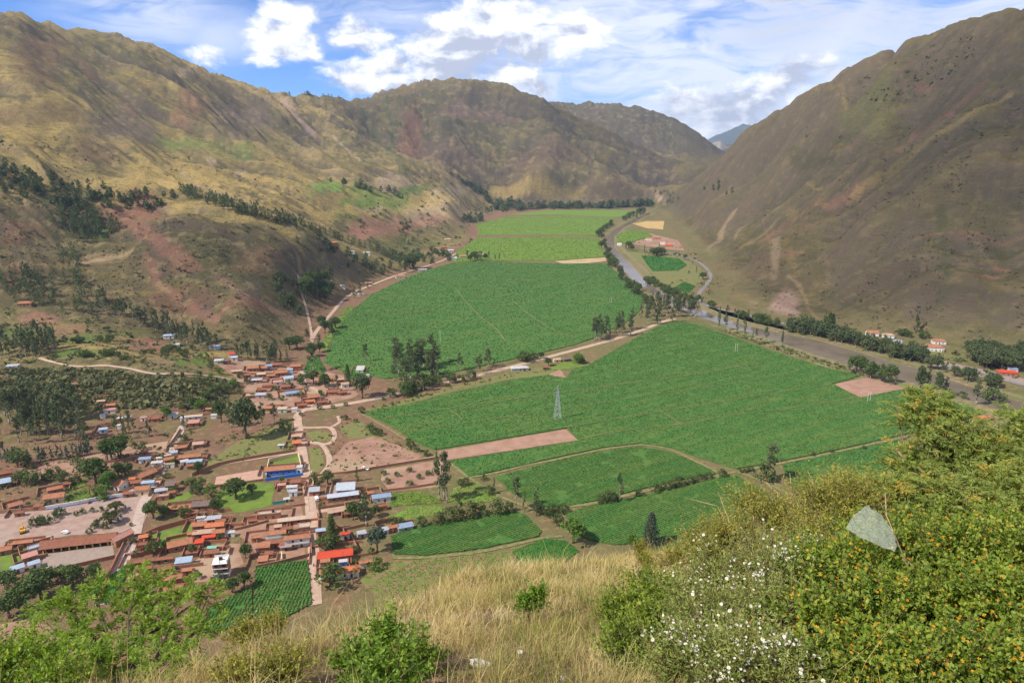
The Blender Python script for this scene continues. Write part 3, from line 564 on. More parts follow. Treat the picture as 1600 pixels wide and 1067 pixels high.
M['lane'] = material('paved_lane', (.42, .32, .26), (.34, .255, .205), .3, .9, .02, space='POS')
# ---- river
def water():
    m = bpy.data.materials.new('river_water'); m.use_nodes = True; t = m.node_tree; t.nodes.clear(); q = NB(t)
    pos = q.n('ShaderNodeNewGeometry').outputs['Position']; bs = q.n('ShaderNodeBsdfPrincipled')
    q.put(bs.inputs['Base Color'], q.mix(q.maprange(q.noise(pos, .03, 4), .4, .6), (.135, .105, .075, 1), (.17, .135, .10, 1)))
    bs.inputs['Roughness'].default_value = .10; bs.inputs['IOR'].default_value = 1.33
    bp = q.n('ShaderNodeBump'); bp.inputs['Distance'].default_value = .07; bp.inputs['Strength'].default_value = .7
    q.put(bp.inputs['Height'], q.noise(q.vmath('MULTIPLY', pos, (1, .45, 1)), .6, 4, .65)); t.links.new(bp.outputs[0], bs.inputs['Normal'])
    o = q.n('ShaderNodeOutputMaterial'); t.links.new(bs.outputs[0], o.inputs[0]); return m
nR = len(RIV_L); VL = gpoly(RIV_L); VR = gpoly(RIV_R)
sL, sR = smooth_line(VL, 1e9), smooth_line(VR, 1e9)
sL = np.concatenate([[VL[i] + (VL[i + 1] - VL[i]) * k / 8 for k in range(8)] for i in range(nR - 1)] + [[VL[-1]]]); sR = np.concatenate([[VR[i] + (VR[i + 1] - VR[i]) * k / 8 for k in range(8)] for i in range(nR - 1)] + [[VR[-1]]])
nn = len(sL); i_ = np.arange(nn - 1)
wv_ = np.concatenate([np.column_stack([sL, np.full(nn, -1.3)]), np.column_stack([sR, np.full(nn, -1.3)])])
tag(link('river', np_mesh('river', wv_, np.stack([i_, i_ + 1, nn + i_ + 1, nn + i_], 1)), water()), 'muddy grey river winding down the right side of the valley', 'river', kind='structure')
def between(l0, l1): return l0 + l1[::-1]
sheet('river_bank', between([(1136, 510), (1192, 526), (1250, 546), (1301, 562), (1352, 582), (1428, 599), (1516, 626), (1600, 652)], [(1110, 508), (1180, 534), (1250, 560), (1305, 580), (1352, 596), (1428, 620), (1516, 652), (1600, 690)]), M['sand'], .12, 'dry tan bank between the near crop field and the river', wob=2.5)
sheet('river_bank', between([(1086, 475), (1128, 494), (1166, 505), (1217, 517), (1276, 528), (1362, 553), (1443, 575), (1516, 600), (1600, 625)], [(1088, 472), (1130, 491), (1168, 502), (1218, 514), (1278, 525), (1363, 549), (1445, 570), (1517, 595), (1600, 619)]), M['sand'], .12, 'narrow sandy far bank of the river below the hedge', wob=2.0)
ribbon('river_bank', [(968, 384), (984, 400), (1005, 419), (1022, 440), (1050, 456)], 9, M['sand'], .12, 'sandy inner bank of the river bend', 'ground')

# ---- roads
road_kw = dict(cat='road')
ribbon('road', [(478, 640), (560, 628), (640, 611), (700, 597), (760, 583), (800, 573), (860, 557), (905, 545), (960, 530), (1005, 515), (1035, 503), (1055, 498)], 6.5, M['dirt'], .16, 'straight dirt road crossing the valley between the two great fields')
sheet('road_verge', [(570, 640), (640, 622), (720, 601), (800, 582), (830, 576), (870, 566), (865, 585), (830, 590), (800, 591), (720, 606), (640, 630), (575, 648)], M['weeds'], .08, 'weedy earth strip along the near side of the crossing road', wob=1.5)
ribbon('road', [(482, 548), (490, 525), (505, 505), (520, 488), (535, 470), (552, 458), (580, 446), (610, 434), (650, 421), (690, 408), (715, 395)], 5.0, M['dirt'], .35, 'dirt road along the left edge of the far field below the hill')
ribbon('road', [(488, 530), (484, 505), (478, 480), (470, 455), (466, 430)], 3.0, M['dirt'], .6, 'pale track climbing the side valley behind the road fork', cat='track')
ribbon('road', [(472, 580), (478, 600), (500, 615), (478, 640)], 4.0, M['dirt'], .2, 'short lane joining the upper hamlet to the road corner', cat='lane')
ribbon('road', [(464, 650), (470, 690), (477, 735), (484, 780), (488, 820), (490, 860), (491, 900), (493, 945)], 6.2, M['dirt'], .20, 'long straight dirt street running through the village')
ribbon('road', [(464, 650), (472, 642), (490, 637)], 6.0, M['dirt'], .17, 'widened bend where the village street meets the road')
ribbon('road', [(158, 945), (178, 905), (197, 868), (212, 830), (222, 790), (238, 762), (252, 735), (266, 705), (278, 680), (287, 665)], 6.0, M['lane'], .20, 'grey paved lane climbing past the plaza on the left')
ribbon('road', [(0, 812), (60, 800), (120, 790), (180, 782), (225, 776)], 7.0, M['paved'], .16, 'paved street in front of the long white wall')
sheet('plaza', [(-40, 880), (-40, 815), (0, 803), (100, 786), (180, 775), (225, 772), (234, 790), (226, 815), (214, 835), (190, 832), (110, 836), (45, 850), (0, 862)], M['paved'], .10, 'pinkish paved village plaza with planted beds')
ribbon('road', [(485, 800), (520, 796), (560, 789)], 4.0, M['dirt'], .15, 'short earth lane off the right of the street', cat='lane')
ribbon('road', [(300, 742), (340, 727), (400, 716), (465, 706)], 3.6, M['dirt'], .15, 'earth lane beside the reddish walls left of the street', cat='lane')
ribbon('road', [(485, 745), (540, 738), (600, 728), (660, 718), (700, 712)], 4.2, M['dirt'], .14, 'earth lane running from the street towards the ploughed strip', cat='lane')
ribbon('road', [(470, 668), (495, 668), (515, 668), (523, 678), (519, 690), (505, 694), (478, 690)], 3.4, M['dirt'], .14, 'curved track looping round a patch of grass', cat='track')
ribbon('road', [(478, 690), (500, 693), (512, 708), (514, 725), (500, 745)], 3.6, M['dirt'], .13, 'curved track from the loop down to the walled lane', cat='track')
ribbon('road', [(515, 668), (530, 660), (528, 650)], 2.6, M['dirt'], .13, 'short spur track north of the loop', cat='track')
ribbon('road', [(62, 560), (110, 572), (170, 572), (205, 577), (250, 585), (300, 585), (345, 590), (400, 600)], 2.8, M['dirt'], .5, 'pale track along the edge of the terrace above the scrub', cat='track')
ribbon('road', [(1091, 468), (1093, 458), (1102, 447), (1110, 435), (1107, 424), (1092, 410), (1070, 402), (1050, 396), (1020, 391), (1000, 388)], 6.0, M['asphalt'], .35, 'paved road curving round the foot of the right mountain')
ribbon('road', [(1091, 468), (1105, 478), (1150, 489), (1220, 505), (1290, 521), (1350, 536), (1400, 550), (1450, 565), (1500, 578), (1560, 592), (1640, 612)], 7.0, M['asphalt'], .35, 'paved highway following the far bank of the river')
sheet('road_verge', [(1445, 557), (1500, 570), (1560, 582), (1600, 592), (1600, 602), (1540, 590), (1480, 577), (1440, 567)], M['gravelly'], .2, 'gravel lay-by beside the highway on the right')

# ---- bare or planted patches
sheet('ploughed_plot', [(682, 706), (884, 671), (903, 688), (800, 704), (700, 719)], M['plow'], .30, 'long strip of ploughed brown soil within the green field', 'field')
sheet('ploughed_plot', [(1301, 601), (1356, 590), (1416, 607), (1345, 621)], M['plow'], .30, 'square ploughed pinkish plot at the river edge of the field', 'field')
sheet('bare_lot', [(500, 745), (520, 715), (545, 690), (585, 682), (620, 695), (660, 712), (640, 722), (560, 735)], M['bare'], .07, 'open reddish lot of bare ground beside the loop track', wob=2)
sheet('grass_patch', [(478, 676), (505, 672), (520, 680), (516, 688), (490, 690)], M['weeds'], .06, 'oval of green weeds inside the loop track', 'grass', wob=1)
sheet('grass_patch', [(482, 700), (500, 700), (507, 715), (503, 735), (486, 742)], M['weeds'], .06, 'narrow weedy plot between the street and the curved track', 'grass', wob=1)
sheet('grass_patch', [(530, 668), (560, 655), (600, 680), (640, 705), (655, 710), (625, 695), (590, 682), (545, 686)], M['weeds'], .06, 'weedy verge above the bare lot', 'grass', wob=1.5)
sheet('grass_patch', [(320, 725), (370, 690), (455, 655), (460, 700), (400, 713), (335, 728)], M['weeds'], .06, 'rough green paddock left of the upper street', 'grass', wob=1.5)
sheet('lawn', [(231, 836), (304, 817), (300, 838), (285, 842), (262, 858), (228, 862)], M['lawn'], .09, 'bright green walled lawn beside the grey lane', 'lawn')
sheet('lawn', [(336, 772), (372, 752), (428, 755), (424, 790), (380, 800), (352, 800), (335, 790)], M['lawn'], .09, 'bright green garden with a great round tree', 'lawn', wob=1)
sheet('lawn', [(262, 782), (298, 766), (300, 776), (272, 790), (262, 800), (244, 806)], M['lawn'], .09, 'small lawn north of the brown thatched house', 'lawn', wob=1)
sheet('lawn', [(0, 866), (40, 856), (36, 872), (20, 892), (0, 894)], M['lawn'], .09, 'strip of lawn beside the pale roofs at the left edge', 'lawn', wob=.5)
sheet('lawn', [(420, 724), (466, 712), (468, 724), (420, 736)], M['lawn'], .09, 'walled school yard with worn grass', 'yard', wob=.8)
sheet('court', [(335, 758), (338, 745), (411, 733), (411, 750)], M['court'], .14, 'pink concrete sports court beside the blue building', 'court')
sheet('courtyard', [(62, 893), (70, 866), (175, 850), (180, 872), (110, 886)], M['gravelly'], .09, 'bare courtyard in front of the long roofed gallery', 'courtyard', wob=.6)
sheet('yard', [(500, 775), (520, 757), (545, 760), (548, 780)], M['gravelly'], .09, 'earth yard of the grey metal barn', 'yard', wob=.6)
sheet('bare_lot', [(355, 830), (400, 800), (440, 795), (470, 790), (478, 830), (475, 870), (405, 880), (390, 845)], M['bare'], .06, 'reddish building lots between the village houses', wob=1.5)
sheet('bare_lot', [(300, 880), (340, 850), (375, 850), (380, 880), (345, 905), (300, 910)], M['bare'], .06, 'trodden earth yard round the unfinished tall house', wob=1.5)
sheet('bare_lot', [(0, 1000), (0, 975), (40, 968), (90, 978), (80, 1010), (30, 1015)], M['bare'], .08, 'red earth plot below the trees at the lower left', wob=2)
sheet('bare_lot', [(40, 735), (120, 712), (160, 705), (260, 690), (265, 705), (180, 725), (140, 740), (60, 752)], M['bare'], .06, 'reddish fallow ground behind the white wall', wob=2)
sheet('bare_lot', [(600, 733), (690, 718), (700, 740), (690, 760), (610, 768), (595, 750)], M['bare'], .06, 'earth nursery plot beside the eucalyptus pair', wob=1)
sheet('bare_lot', [(330, 560), (400, 562), (470, 575), (560, 590), (560, 620), (480, 640), (420, 645), (390, 640), (380, 600)], M['bare'], .15, 'reddish ground of the upper hamlet', wob=3)
sheet('bare_lot', [(858, 585), (875, 578), (884, 590), (870, 596)], M['plow'], .3, 'small ploughed patch by the adobe huts', wob=.8)
sheet('grass_patch', [(856, 578), (890, 560), (915, 572), (880, 578)], M['lawn'], .25, 'green garden patch behind the adobe huts', 'grass', wob=.6)
sheet('tan_strip', [(866, 409), (900, 406), (946, 403), (948, 409), (920, 412), (880, 413)], material('tan_stubble', (.42, .30, .16), (.34, .24, .12), .05, .95, space='POS'), .9, 'tan strip of stubble by the bend of the river', 'field')
sheet('field', [(988, 350), (1010, 346), (1038, 346), (1036, 359), (1010, 357)], material('golden_stubble', (.46, .31, .11), (.38, .26, .10), .05, .95, space='POS'), .6, 'golden field at the foot of the right mountain', 'field')
sheet('field', [(1030, 448), (1090, 440), (1085, 452), (1062, 470), (1050, 462)], M['weeds'], .2, 'weedy river flat below the road bend', 'field', wob=2)
sheet('field', [(965, 392), (1000, 395), (1060, 400), (1095, 420), (1098, 440), (1060, 450), (1025, 438), (1005, 412)], M['weeds'], .12, 'rough grazing inside the river bend', 'field', wob=2)
sheet('bare_lot', [(1005, 362), (1060, 376), (1070, 392), (1030, 388), (990, 382)], M['bare'], .2, 'brown hamlet ground across the river', wob=2)
sheet('grass_patch', [(1320, 520), (1380, 530), (1440, 545), (1500, 552), (1530, 570), (1470, 560), (1400, 545)], M['weeds'], .12, 'weedy ground round the houses across the river', 'grass', wob=2)

# ---- crops
yawA = math.atan2(*(gpoly([(565, 640), (920, 565)])[1] - gpoly([(565, 640), (920, 565)])[0])[::-1])
def crop_mat(name, c0, c1, c2):
    m = bpy.data.materials.new(name); m.use_nodes = True; t = m.node_tree; t.nodes.clear(); q = NB(t)
    pos = q.n('ShaderNodeNewGeometry').outputs['Position']
    n1 = q.noise(pos, .9, 4, .7); n2 = q.noise(pos, .035, 6, .65, .6); n3 = q.noise(q.vmath('MULTIPLY', pos, (.2, 1, 1)), .12, 4, .6)
    mp = q.n('ShaderNodeVectorRotate'); mp.rotation_type = 'Z_AXIS'; mp.inputs['Angle'].default_value = -yawA; q.put(mp.inputs['Vector'], pos); n4 = q.noise(q.vmath('MULTIPLY', mp.outputs[0], (.012, .16, 0)), 1.0, 3, .6)
    c = q.mix(q.maprange(n1, .36, .64), (*[k * .9 for k in c0], 1), (*[k * 1.05 for k in c1], 1)); c = q.mix(q.maprange(n4, .42, .62, 0, .6), c, (*[a * .5 + b_ * .5 for a, b_ in zip(c2, (.11, .15, .03))], 1)); c = q.mix(q.maprange(n2, .50, .74, 0, .6), c, (*c2, 1)); c = q.mix(q.maprange(n3, .5, .7, 0, .3), c, (*[k * .78 for k in c0], 1))
    bs = q.n('ShaderNodeBsdfPrincipled'); q.put(bs.inputs['Base Color'], c); bs.inputs['Roughness'].default_value = .9; bs.inputs['Specular IOR Level'].default_value = .12
    bp = q.n('ShaderNodeBump'); bp.inputs['Distance'].default_value = .22; q.put(bp.inputs['Height'], q.noise(pos, 1.6, 3, .7)); t.links.new(bp.outputs[0], bs.inputs['Normal'])
    o = q.n('ShaderNodeOutputMaterial'); t.links.new(bs.outputs[0], o.inputs[0]); return m
M['maize'] = crop_mat('maize', (.044, .112, .024), (.062, .148, .028), (.088, .142, .034))
M['maize_sun_tint'] = crop_mat('sun_tint_maize', (.102, .182, .021), (.128, .21, .025), (.16, .205, .035))  # lit copy of the maize: sunlight put into the crop colour
M['crop_light'] = crop_mat('young_crop', (.115, .20, .030), (.155, .23, .04), (.21, .21, .06))
M['crop_dark'] = crop_mat('dark_crop', (.025, .11, .017), (.036, .13, .021), (.046, .12, .022))
def clumps(xy, z0, size, r, up=.46):
    """crossed leaf blades, two per plant"""
    n = len(xy); a = r.uniform(0, np.pi, n); s = size * r.uniform(.6, 1.3, n); V = []; 
    for k in range(2):
        dx, dy = np.cos(a + k * 1.57), np.sin(a + k * 1.57)
        h = s * r.uniform(.6, 1.2, n) * up
        lx, ly = r.normal(0, .25, n) * s, r.normal(0, .25, n) * s
        q = np.stack([np.stack([xy[:, 0] - dx * s * .55, xy[:, 1] - dy * s * .55, z0 + h * .7], 1), np.stack([xy[:, 0] - dx * .05, xy[:, 1], z0 - .15 + 0 * h], 1),
                      np.stack([xy[:, 0] + dx * s * .55, xy[:, 1] + dy * s * .55, z0 + h * .5], 1), np.stack([xy[:, 0] + lx, xy[:, 1] + ly, z0 + h * 1.25], 1)], 1)
        V.append(q.reshape(-1, 3))
    V = np.concatenate(V); return V, np.arange(len(V)).reshape(-1, 4)
def crop(lst, mat, label, h=1.0, n=0, size=1.0, name='crop_field', world=None, rowdir=None, wob=.6):
    pts = gpoly(lst) if world is None else world; o_ = []
    for i in range(len(pts)):
        a, c = pts[i], pts[(i + 1) % len(pts)]; k_ = max(1, int(np.hypot(*(c - a)) / 3))
        for k in range(k_): o_.append(a + (c - a) * k / k_)
    o_ = np.array(o_); o_ = o_ + np.stack([gnoise(o_[:, 0] / 6, o_[:, 1] / 6), gnoise(o_[:, 0] / 6 + 50, o_[:, 1] / 6)], 1) * wob
    zb = H(o_[:, 0], o_[:, 1])
    bm = bmesh.new(); up_ = [bm.verts.new((p[0], p[1], zz + h * .82)) for p, zz in zip(o_, zb)]; lo_ = [bm.verts.new((p[0], p[1], zz - .3)) for p, zz in zip(o_, zb)]
    f = bm.faces.new(up_); N = len(o_)
    if f.normal.z < 0: f.normal_flip()
    for i in range(N): bm.faces.new((lo_[i], lo_[(i + 1) % N], up_[(i + 1) % N], up_[i]))
    bmesh.ops.triangulate(bm, faces=[f]); bmesh.ops.recalc_face_normals(bm, faces=bm.faces[:])
    V = np.array([v.co for v in bm.verts]); bm.verts.index_update(); T = np.array([[v.index for v in f.verts] for f in bm.faces if len(f.verts) == 3]); Q = np.array([[v.index for v in f.verts] for f in bm.faces if len(f.verts) == 4]); bm.free()
    if n:
        r = np.random.default_rng(len(bpy.data.objects)); lo, hi = o_.min(0), o_.max(0); A = np.zeros((0, 2)); area = (hi - lo).prod()
        for _ in range(40):
            c = r.uniform(lo, hi, (n * 2, 2)); c = c[inside(c[:, 0], c[:, 1], o_)]; A = np.concatenate([A, c])
            if len(A) >= n: break
        A = A[:n]
        if rowdir is not None:
            ca, sa = math.cos(rowdir), math.sin(rowdir); s_ = A[:, 0] * ca + A[:, 1] * sa; t_ = -A[:, 0] * sa + A[:, 1] * ca
            t_ = np.round(t_ / 1.6) * 1.6 + r.normal(0, .18, len(t_)); A = np.stack([s_ * ca - t_ * sa, s_ * sa + t_ * ca], 1)
        gapn = fbm(A[:, 0] / 12, A[:, 1] / 12, 3, ox=5.); A = A[gapn > -.33]
        cv, cf = clumps(A, H(A[:, 0], A[:, 1]) + h * .75, size, r); cf = cf + len(V); V = np.concatenate([V, cv]); Q = np.concatenate([Q, cf])
    return tag(link(name, np_mesh(name, V, [T, Q]), mat), label, 'field', kind='stuff')
F1 = [(505, 566), (515, 545), (522, 522), (548, 487), (580, 461), (622, 441), (660, 425), (700, 413), (760, 409), (860, 412), (948, 413), (962, 425), (985, 443), (1002, 462), (1005, 480), (985, 500), (930, 528), (895, 540), (840, 553), (800, 562), (740, 575), (690, 586), (600, 592), (530, 578)]
crop(F1, M['maize'], 'vast dark green maize field beyond the crossing road', 1.0, 38000, 1.15)
crop([(714, 394), (745, 372), (775, 372), (830, 371), (935, 372), (940, 388), (945, 402), (866, 407.5), (760, 408), (704, 411)], M['maize_sun_tint'], 'bright green field beyond the dark maize, left of the river bend', 1.0, 9000, 1.4)
crop([(748, 368), (745, 350), (790, 340), (880, 338), (960, 342), (952, 354), (936, 368)], M['maize_sun_tint'], 'sunlit green field far up the valley', 1.0, 8000, 1.4)
crop([(790, 337), (850, 329), (950, 329), (1005, 330), (985, 339), (960, 340), (880, 336)], M['maize_sun_tint'], 'farthest pale green field below the central mountain', 1.0)
F2 = [(1054, 502), (1085, 507), (1130, 522), (1200, 547), (1290, 575), (1345, 588), (1300, 600), (1342, 622), (1418, 608), (1460, 620), (1540, 645), (1500, 658), (1400, 682), (1300, 705), (1215, 722), (1150, 733), (1110, 722), (1050, 700), (1000, 693), (940, 700), (870, 715), (800, 731), (735, 745), (703, 721), (800, 706), (905, 689), (886, 669), (760, 690), (680, 703), (655, 694), (610, 665), (568, 645), (640, 632), (720, 611), (800, 594), (858, 587), (885, 592), (892, 580), (920, 571), (960, 548), (1000, 525), (1035, 508)]
crop(F2, M['maize'], 'great dark green maize field between the crossing road and the hedges', 1.0, 56000, .85, rowdir=yawA)
crop([(775, 746), (870, 721), (940, 706), (1000, 699), (1045, 706), (1105, 732), (1118, 741), (1050, 752), (1000, 765), (930, 783), (880, 793), (848, 793), (800, 770)], M['maize'], 'green field framed by a hedge and a dry ditch', .9, 17000, .66, rowdir=yawA)
crop([(882, 803), (940, 788), (1000, 776), (1060, 763), (1120, 748), (1150, 744), (1190, 765), (1220, 790), (1160, 815), (1090, 838), (1030, 846), (960, 852), (915, 842)], M['maize'], 'green field in front of the hedge, with the grey conifer', .9, 17000, .64, rowdir=yawA)
crop([(611, 838), (645, 826), (720, 811), (800, 799), (822, 806), (846, 830), (840, 839), (757, 857), (667, 868), (616, 866)], M['maize'], 'nearest maize field below the hedge of bushes', .9, 13000, .55, rowdir=yawA)
crop([(708, 763), (742, 755), (762, 762), (779, 777), (764, 785), (710, 786), (700, 778)], M['crop_light'], 'small bright green plot right of the eucalyptus pair', .4, 1500, .5)
crop([(611, 773), (650, 768), (688, 778), (690, 786), (656, 788), (611, 792)], M['lawn'], 'small emerald plot beside the blue roofed house', .4, 1200, .5)
crop([(600, 812), (640, 792), (690, 790), (695, 800), (650, 812), (620, 822)], M['crop_light'], 'pale green meadow above the shed with a blue roof', .3, 1200, .4)
crop([(1222, 727), (1400, 688), (1440, 700), (1400, 735), (1300, 765), (1240, 764)], M['maize'], 'strip of green field behind the right bushes', .9, 3000, .9)
crop([(800, 862), (850, 842), (885, 846), (905, 862), (880, 880), (820, 885)], M['crop_dark'], 'dark green corner plot above the dry grass edge', .6, 1500, .5)
crop([(560, 905), (600, 880), (660, 874), (760, 864), (842, 848), (800, 866), (815, 888), (880, 886), (905, 868), (960, 868), (1060, 872), (1140, 860), (1150, 905), (1000, 925), (800, 940), (600, 950)], M['weeds'], 'rough green meadow at the foot of the bank', .4, 9000, .5, wob=1.5)
crop([(1010, 855), (1080, 842), (1130, 832), (1140, 850), (1060, 866)], M['maize'], 'narrow green strip below the grey conifer', .6, 800, .6)
crop([(400, 888), (440, 881), (480, 877), (484, 905), (486, 945), (440, 968), (396, 965)], M['maize'], 'maize plot on the left of the dirt street', 1.0, 4000, .75, rowdir=R(92))
crop([(330, 950), (370, 928), (394, 918), (394, 965), (350, 985), (310, 990)], M['maize'], 'maize plot behind the leafy tree', .9, 2500, .7, rowdir=R(92))
crop([(135, 925), (190, 890), (200, 880), (196, 905), (165, 945)], M['crop_dark'], 'dark green plot beside the paved lane', .8, 700, .6)
crop([(105, 772), (138, 762), (140, 780), (100, 787)], M['lawn'], 'green garden plot behind the white wall', .5, 600, .5)
crop([(102, 762), (130, 752), (136, 758), (106, 768)], M['lawn'], 'upper green garden plot behind the white wall', .5, 400, .5)
crop([(1002, 400), (1030, 401), (1062, 405), (1073, 415), (1060, 423), (1020, 424), (1010, 412)], M['crop_dark'], 'dark green field inside the river bend', 1.0, 1200, 1.6)
crop([(963, 367), (985, 360), (1012, 362), (1020, 370), (990, 378), (965, 381)], M['maize_sun_tint'], 'bright green field on the far bank above the bend', 1.0, 800, 1.8)
crop([(1050, 452), (1070, 441), (1086, 448), (1076, 458), (1062, 455)], M['crop_dark'], 'small green field by the road bend across the river', 1.0, 500, 1.4)
crop([(474, 582), (482, 560), (497, 556), (510, 580), (495, 590)], M['maize'], 'small green plot between the lane and the road fork', .8, 800, .9)
crop([(535, 582), (545, 579), (575, 580), (578, 590), (545, 592)], M['maize'], 'small maize plot beside the white shed', .8, 500, .8)
crop([(497, 545), (525, 500), (545, 478), (552, 482), (522, 520), (512, 548)], M['crop_light'], 'yellow green weeds along the edge of the far field', .5, 900, 1.0)
crop([(1405, 616), (1470, 626), (1540, 648), (1530, 656), (1450, 640)], M['maize'], 'corner of green crop near the red roofed sheds', .9, 800, .9) if False else None
# ---- field paths and dry ditches (thin strips standing between the plots)
FP = [([(603, 654), (660, 648), (703, 639), (780, 628), (860, 617), (960, 603), (1065, 589), (1130, 578), (1189, 568)], 1.8, 'thin dry path crossing the great field, upper'), ([(627, 678), (728, 662), (790, 653), (868, 642), (950, 629), (1022, 617), (1080, 609), (1141, 601), (1250, 580)], 1.2, 'thin dry path crossing the great field, middle'),
      ([(880, 670), (950, 658), (1002, 650), (1065, 639), (1121, 630), (1180, 620), (1290, 603)], 1.4, 'thin dry path crossing the great field above the strip'), ([(905, 688), (977, 674), (1070, 663), (1154, 649), (1250, 637), (1345, 621)], 1.5, 'thin dry path from the ploughed strip to the square plot'),
      ([(1033, 645), (1050, 655), (1066, 666)], 1.6, 'short cross path inside the great field'), ([(700, 640), (715, 650), (722, 658)], 1.6, 'short cross path at the left of the great field'),
      ([(718, 748), (770, 740), (820, 728), (870, 718), (940, 703), (1000, 696), (1045, 702), (1085, 720), (1125, 740)], 3.0, 'dry overgrown ditch bordering the framed field'), ([(850, 796), (930, 786), (1000, 769), (1060, 757), (1120, 745), (1150, 738), (1190, 752), (1240, 775)], 4.0, 'earth path beside the hedge of round bushes'),
      ([(1150, 738), (1215, 725), (1300, 708), (1420, 682)], 3.2, 'pale grassy path behind the tall dark tree'), ([(715, 455), (730, 475), (750, 495), (775, 515), (790, 535)], 2.5, 'winding path in the far field'), ([(800, 470), (830, 495), (862, 515), (900, 530)], 2.0, 'second winding path in the far field'),
      ([(640, 430), (700, 425), (760, 421)], 3.0, 'brown path at the head of the far field'), ([(568, 475), (640, 455), (720, 427)], 2.0, 'long faint path along the far field'), ([(740, 388), (850, 387), (940, 381)], 2.5, 'pale path in the bright field'), ([(745, 369), (850, 366), (938, 366)], 4.0, 'path between the far bright fields'),
      ([(700, 590), (840, 556), (905, 540)], 2.0, 'verge above the crossing road'), ([(563, 646), (610, 672), (655, 700), (700, 722), (735, 748), (780, 775), (845, 800)], 2.6, 'weedy path along the left edge of the great field'), ([(615, 872), (667, 871), (757, 861), (843, 842), (880, 838)], 3.0, 'earth path below the nearest maize field')]
for lst, w, lab in FP:
    top = 1.25 if any(k in lab for k in ('thin', 'short cross', 'winding', 'faint')) else .35
    ribbon('path', lst, w * (.5 if top > 1 else .75), M['track'], top, lab, 'path')
# ------------------------------------------------------------------ building materials
def roof_mat(name, c0, c1, rib=1.2, bump=.08):
    m = bpy.data.materials.new(name); m.use_nodes = True; t = m.node_tree; t.nodes.clear(); q = NB(t)
    co = q.n('ShaderNodeTexCoord').outputs['Object']
    f = q.noise(co, .9, 6, .7); c = q.mix(q.maprange(f, .3, .7), (*c0, 1), (*c1, 1))
    f2 = q.noise(co, .22, 3, .6); c = q.mix(q.maprange(f2, .5, .75, 0, .45), c, (*[k * .6 for k in c1], 1))
    w = q.n('ShaderNodeTexWave'); w.bands_direction = 'X'; w.inputs['Scale'].default_value = rib; q.put(w.inputs['Vector'], co)
    bs = q.n('ShaderNodeBsdfPrincipled'); q.put(bs.inputs['Base Color'], c); bs.inputs['Roughness'].default_value = .85; bs.inputs['Specular IOR Level'].default_value = .2
    bp = q.n('ShaderNodeBump'); bp.inputs['Distance'].default_value = bump; q.put(bp.inputs['Height'], w.outputs['Fac']); t.links.new(bp.outputs[0], bs.inputs['Normal'])
    o = q.n('ShaderNodeOutputMaterial'); t.links.new(bs.outputs[0], o.inputs[0]); return m
RF = {'orange': roof_mat('orange_tile', (.44, .19, .098), (.31, .125, .07)), 'bright': roof_mat('bright_orange_tile', (.56, .185, .075), (.44, .14, .06)), 'red': roof_mat('red_tile', (.60, .075, .032), (.48, .065, .032)),
      'terra': roof_mat('old_tile', (.30, .12, .065), (.21, .085, .052)), 'pale': roof_mat('pale_tile', (.50, .33, .235), (.40, .25, .17)), 'pink': roof_mat('pink_roof', (.50, .25, .19), (.42, .20, .15)),
      'cream': roof_mat('cream_sheet', (.54, .41, .30), (.44, .31, .22)), 'white': roof_mat('white_sheet', (.52, .49, .45), (.40, .37, .34)), 'grey': roof_mat('grey_sheet', (.40, .41, .43), (.32, .32, .34)),
      'steel': roof_mat('galvanised_sheet', (.46, .49, .53), (.38, .40, .44)), 'blue': roof_mat('blue_sheet', (.25, .32, .43), (.20, .25, .34)), 'lblue': roof_mat('light_blue_sheet', (.36, .44, .52), (.28, .34, .41)), 'brown': roof_mat('weathered_roof', (.20, .145, .115), (.14, .10, .085)), 'green': roof_mat('green_sheet', (.20, .50, .36), (.16, .40, .30))}
WL = {'adobe': material('adobe', (.33, .175, .105), (.25, .13, .08), .8, .95, .03), 'brick': material('brick', (.38, .165, .095), (.30, .13, .08), 1.2, .95, .03), 'white': material('white_wash', (.72, .70, .66), (.60, .57, .52), .5, .9, .01), 'cream': material('cream_plaster', (.64, .50, .30), (.55, .42, .25), .5, .9, .01),
      'blue': material('blue_plaster', (.06, .20, .58), (.05, .17, .48), .5, .8, .01), 'lblue': material('light_blue_plaster', (.42, .60, .74), (.36, .52, .66), .5, .8, .01), 'grey': material('concrete', (.42, .40, .37), (.33, .31, .29), .7, .9, .02), 'yellow': material('yellow_plaster', (.58, .36, .06), (.50, .30, .05), .5, .9, .01), 'green': material('pale_green_plaster', (.45, .58, .46), (.38, .50, .40), .5, .9, .01)}
DK = material('dark_opening', (.025, .022, .02), rough=.35); WD = material('wood', (.13, .07, .04), (.09, .05, .03), 2, .8); FR = material('white_frame', (.7, .68, .65), rough=.7)
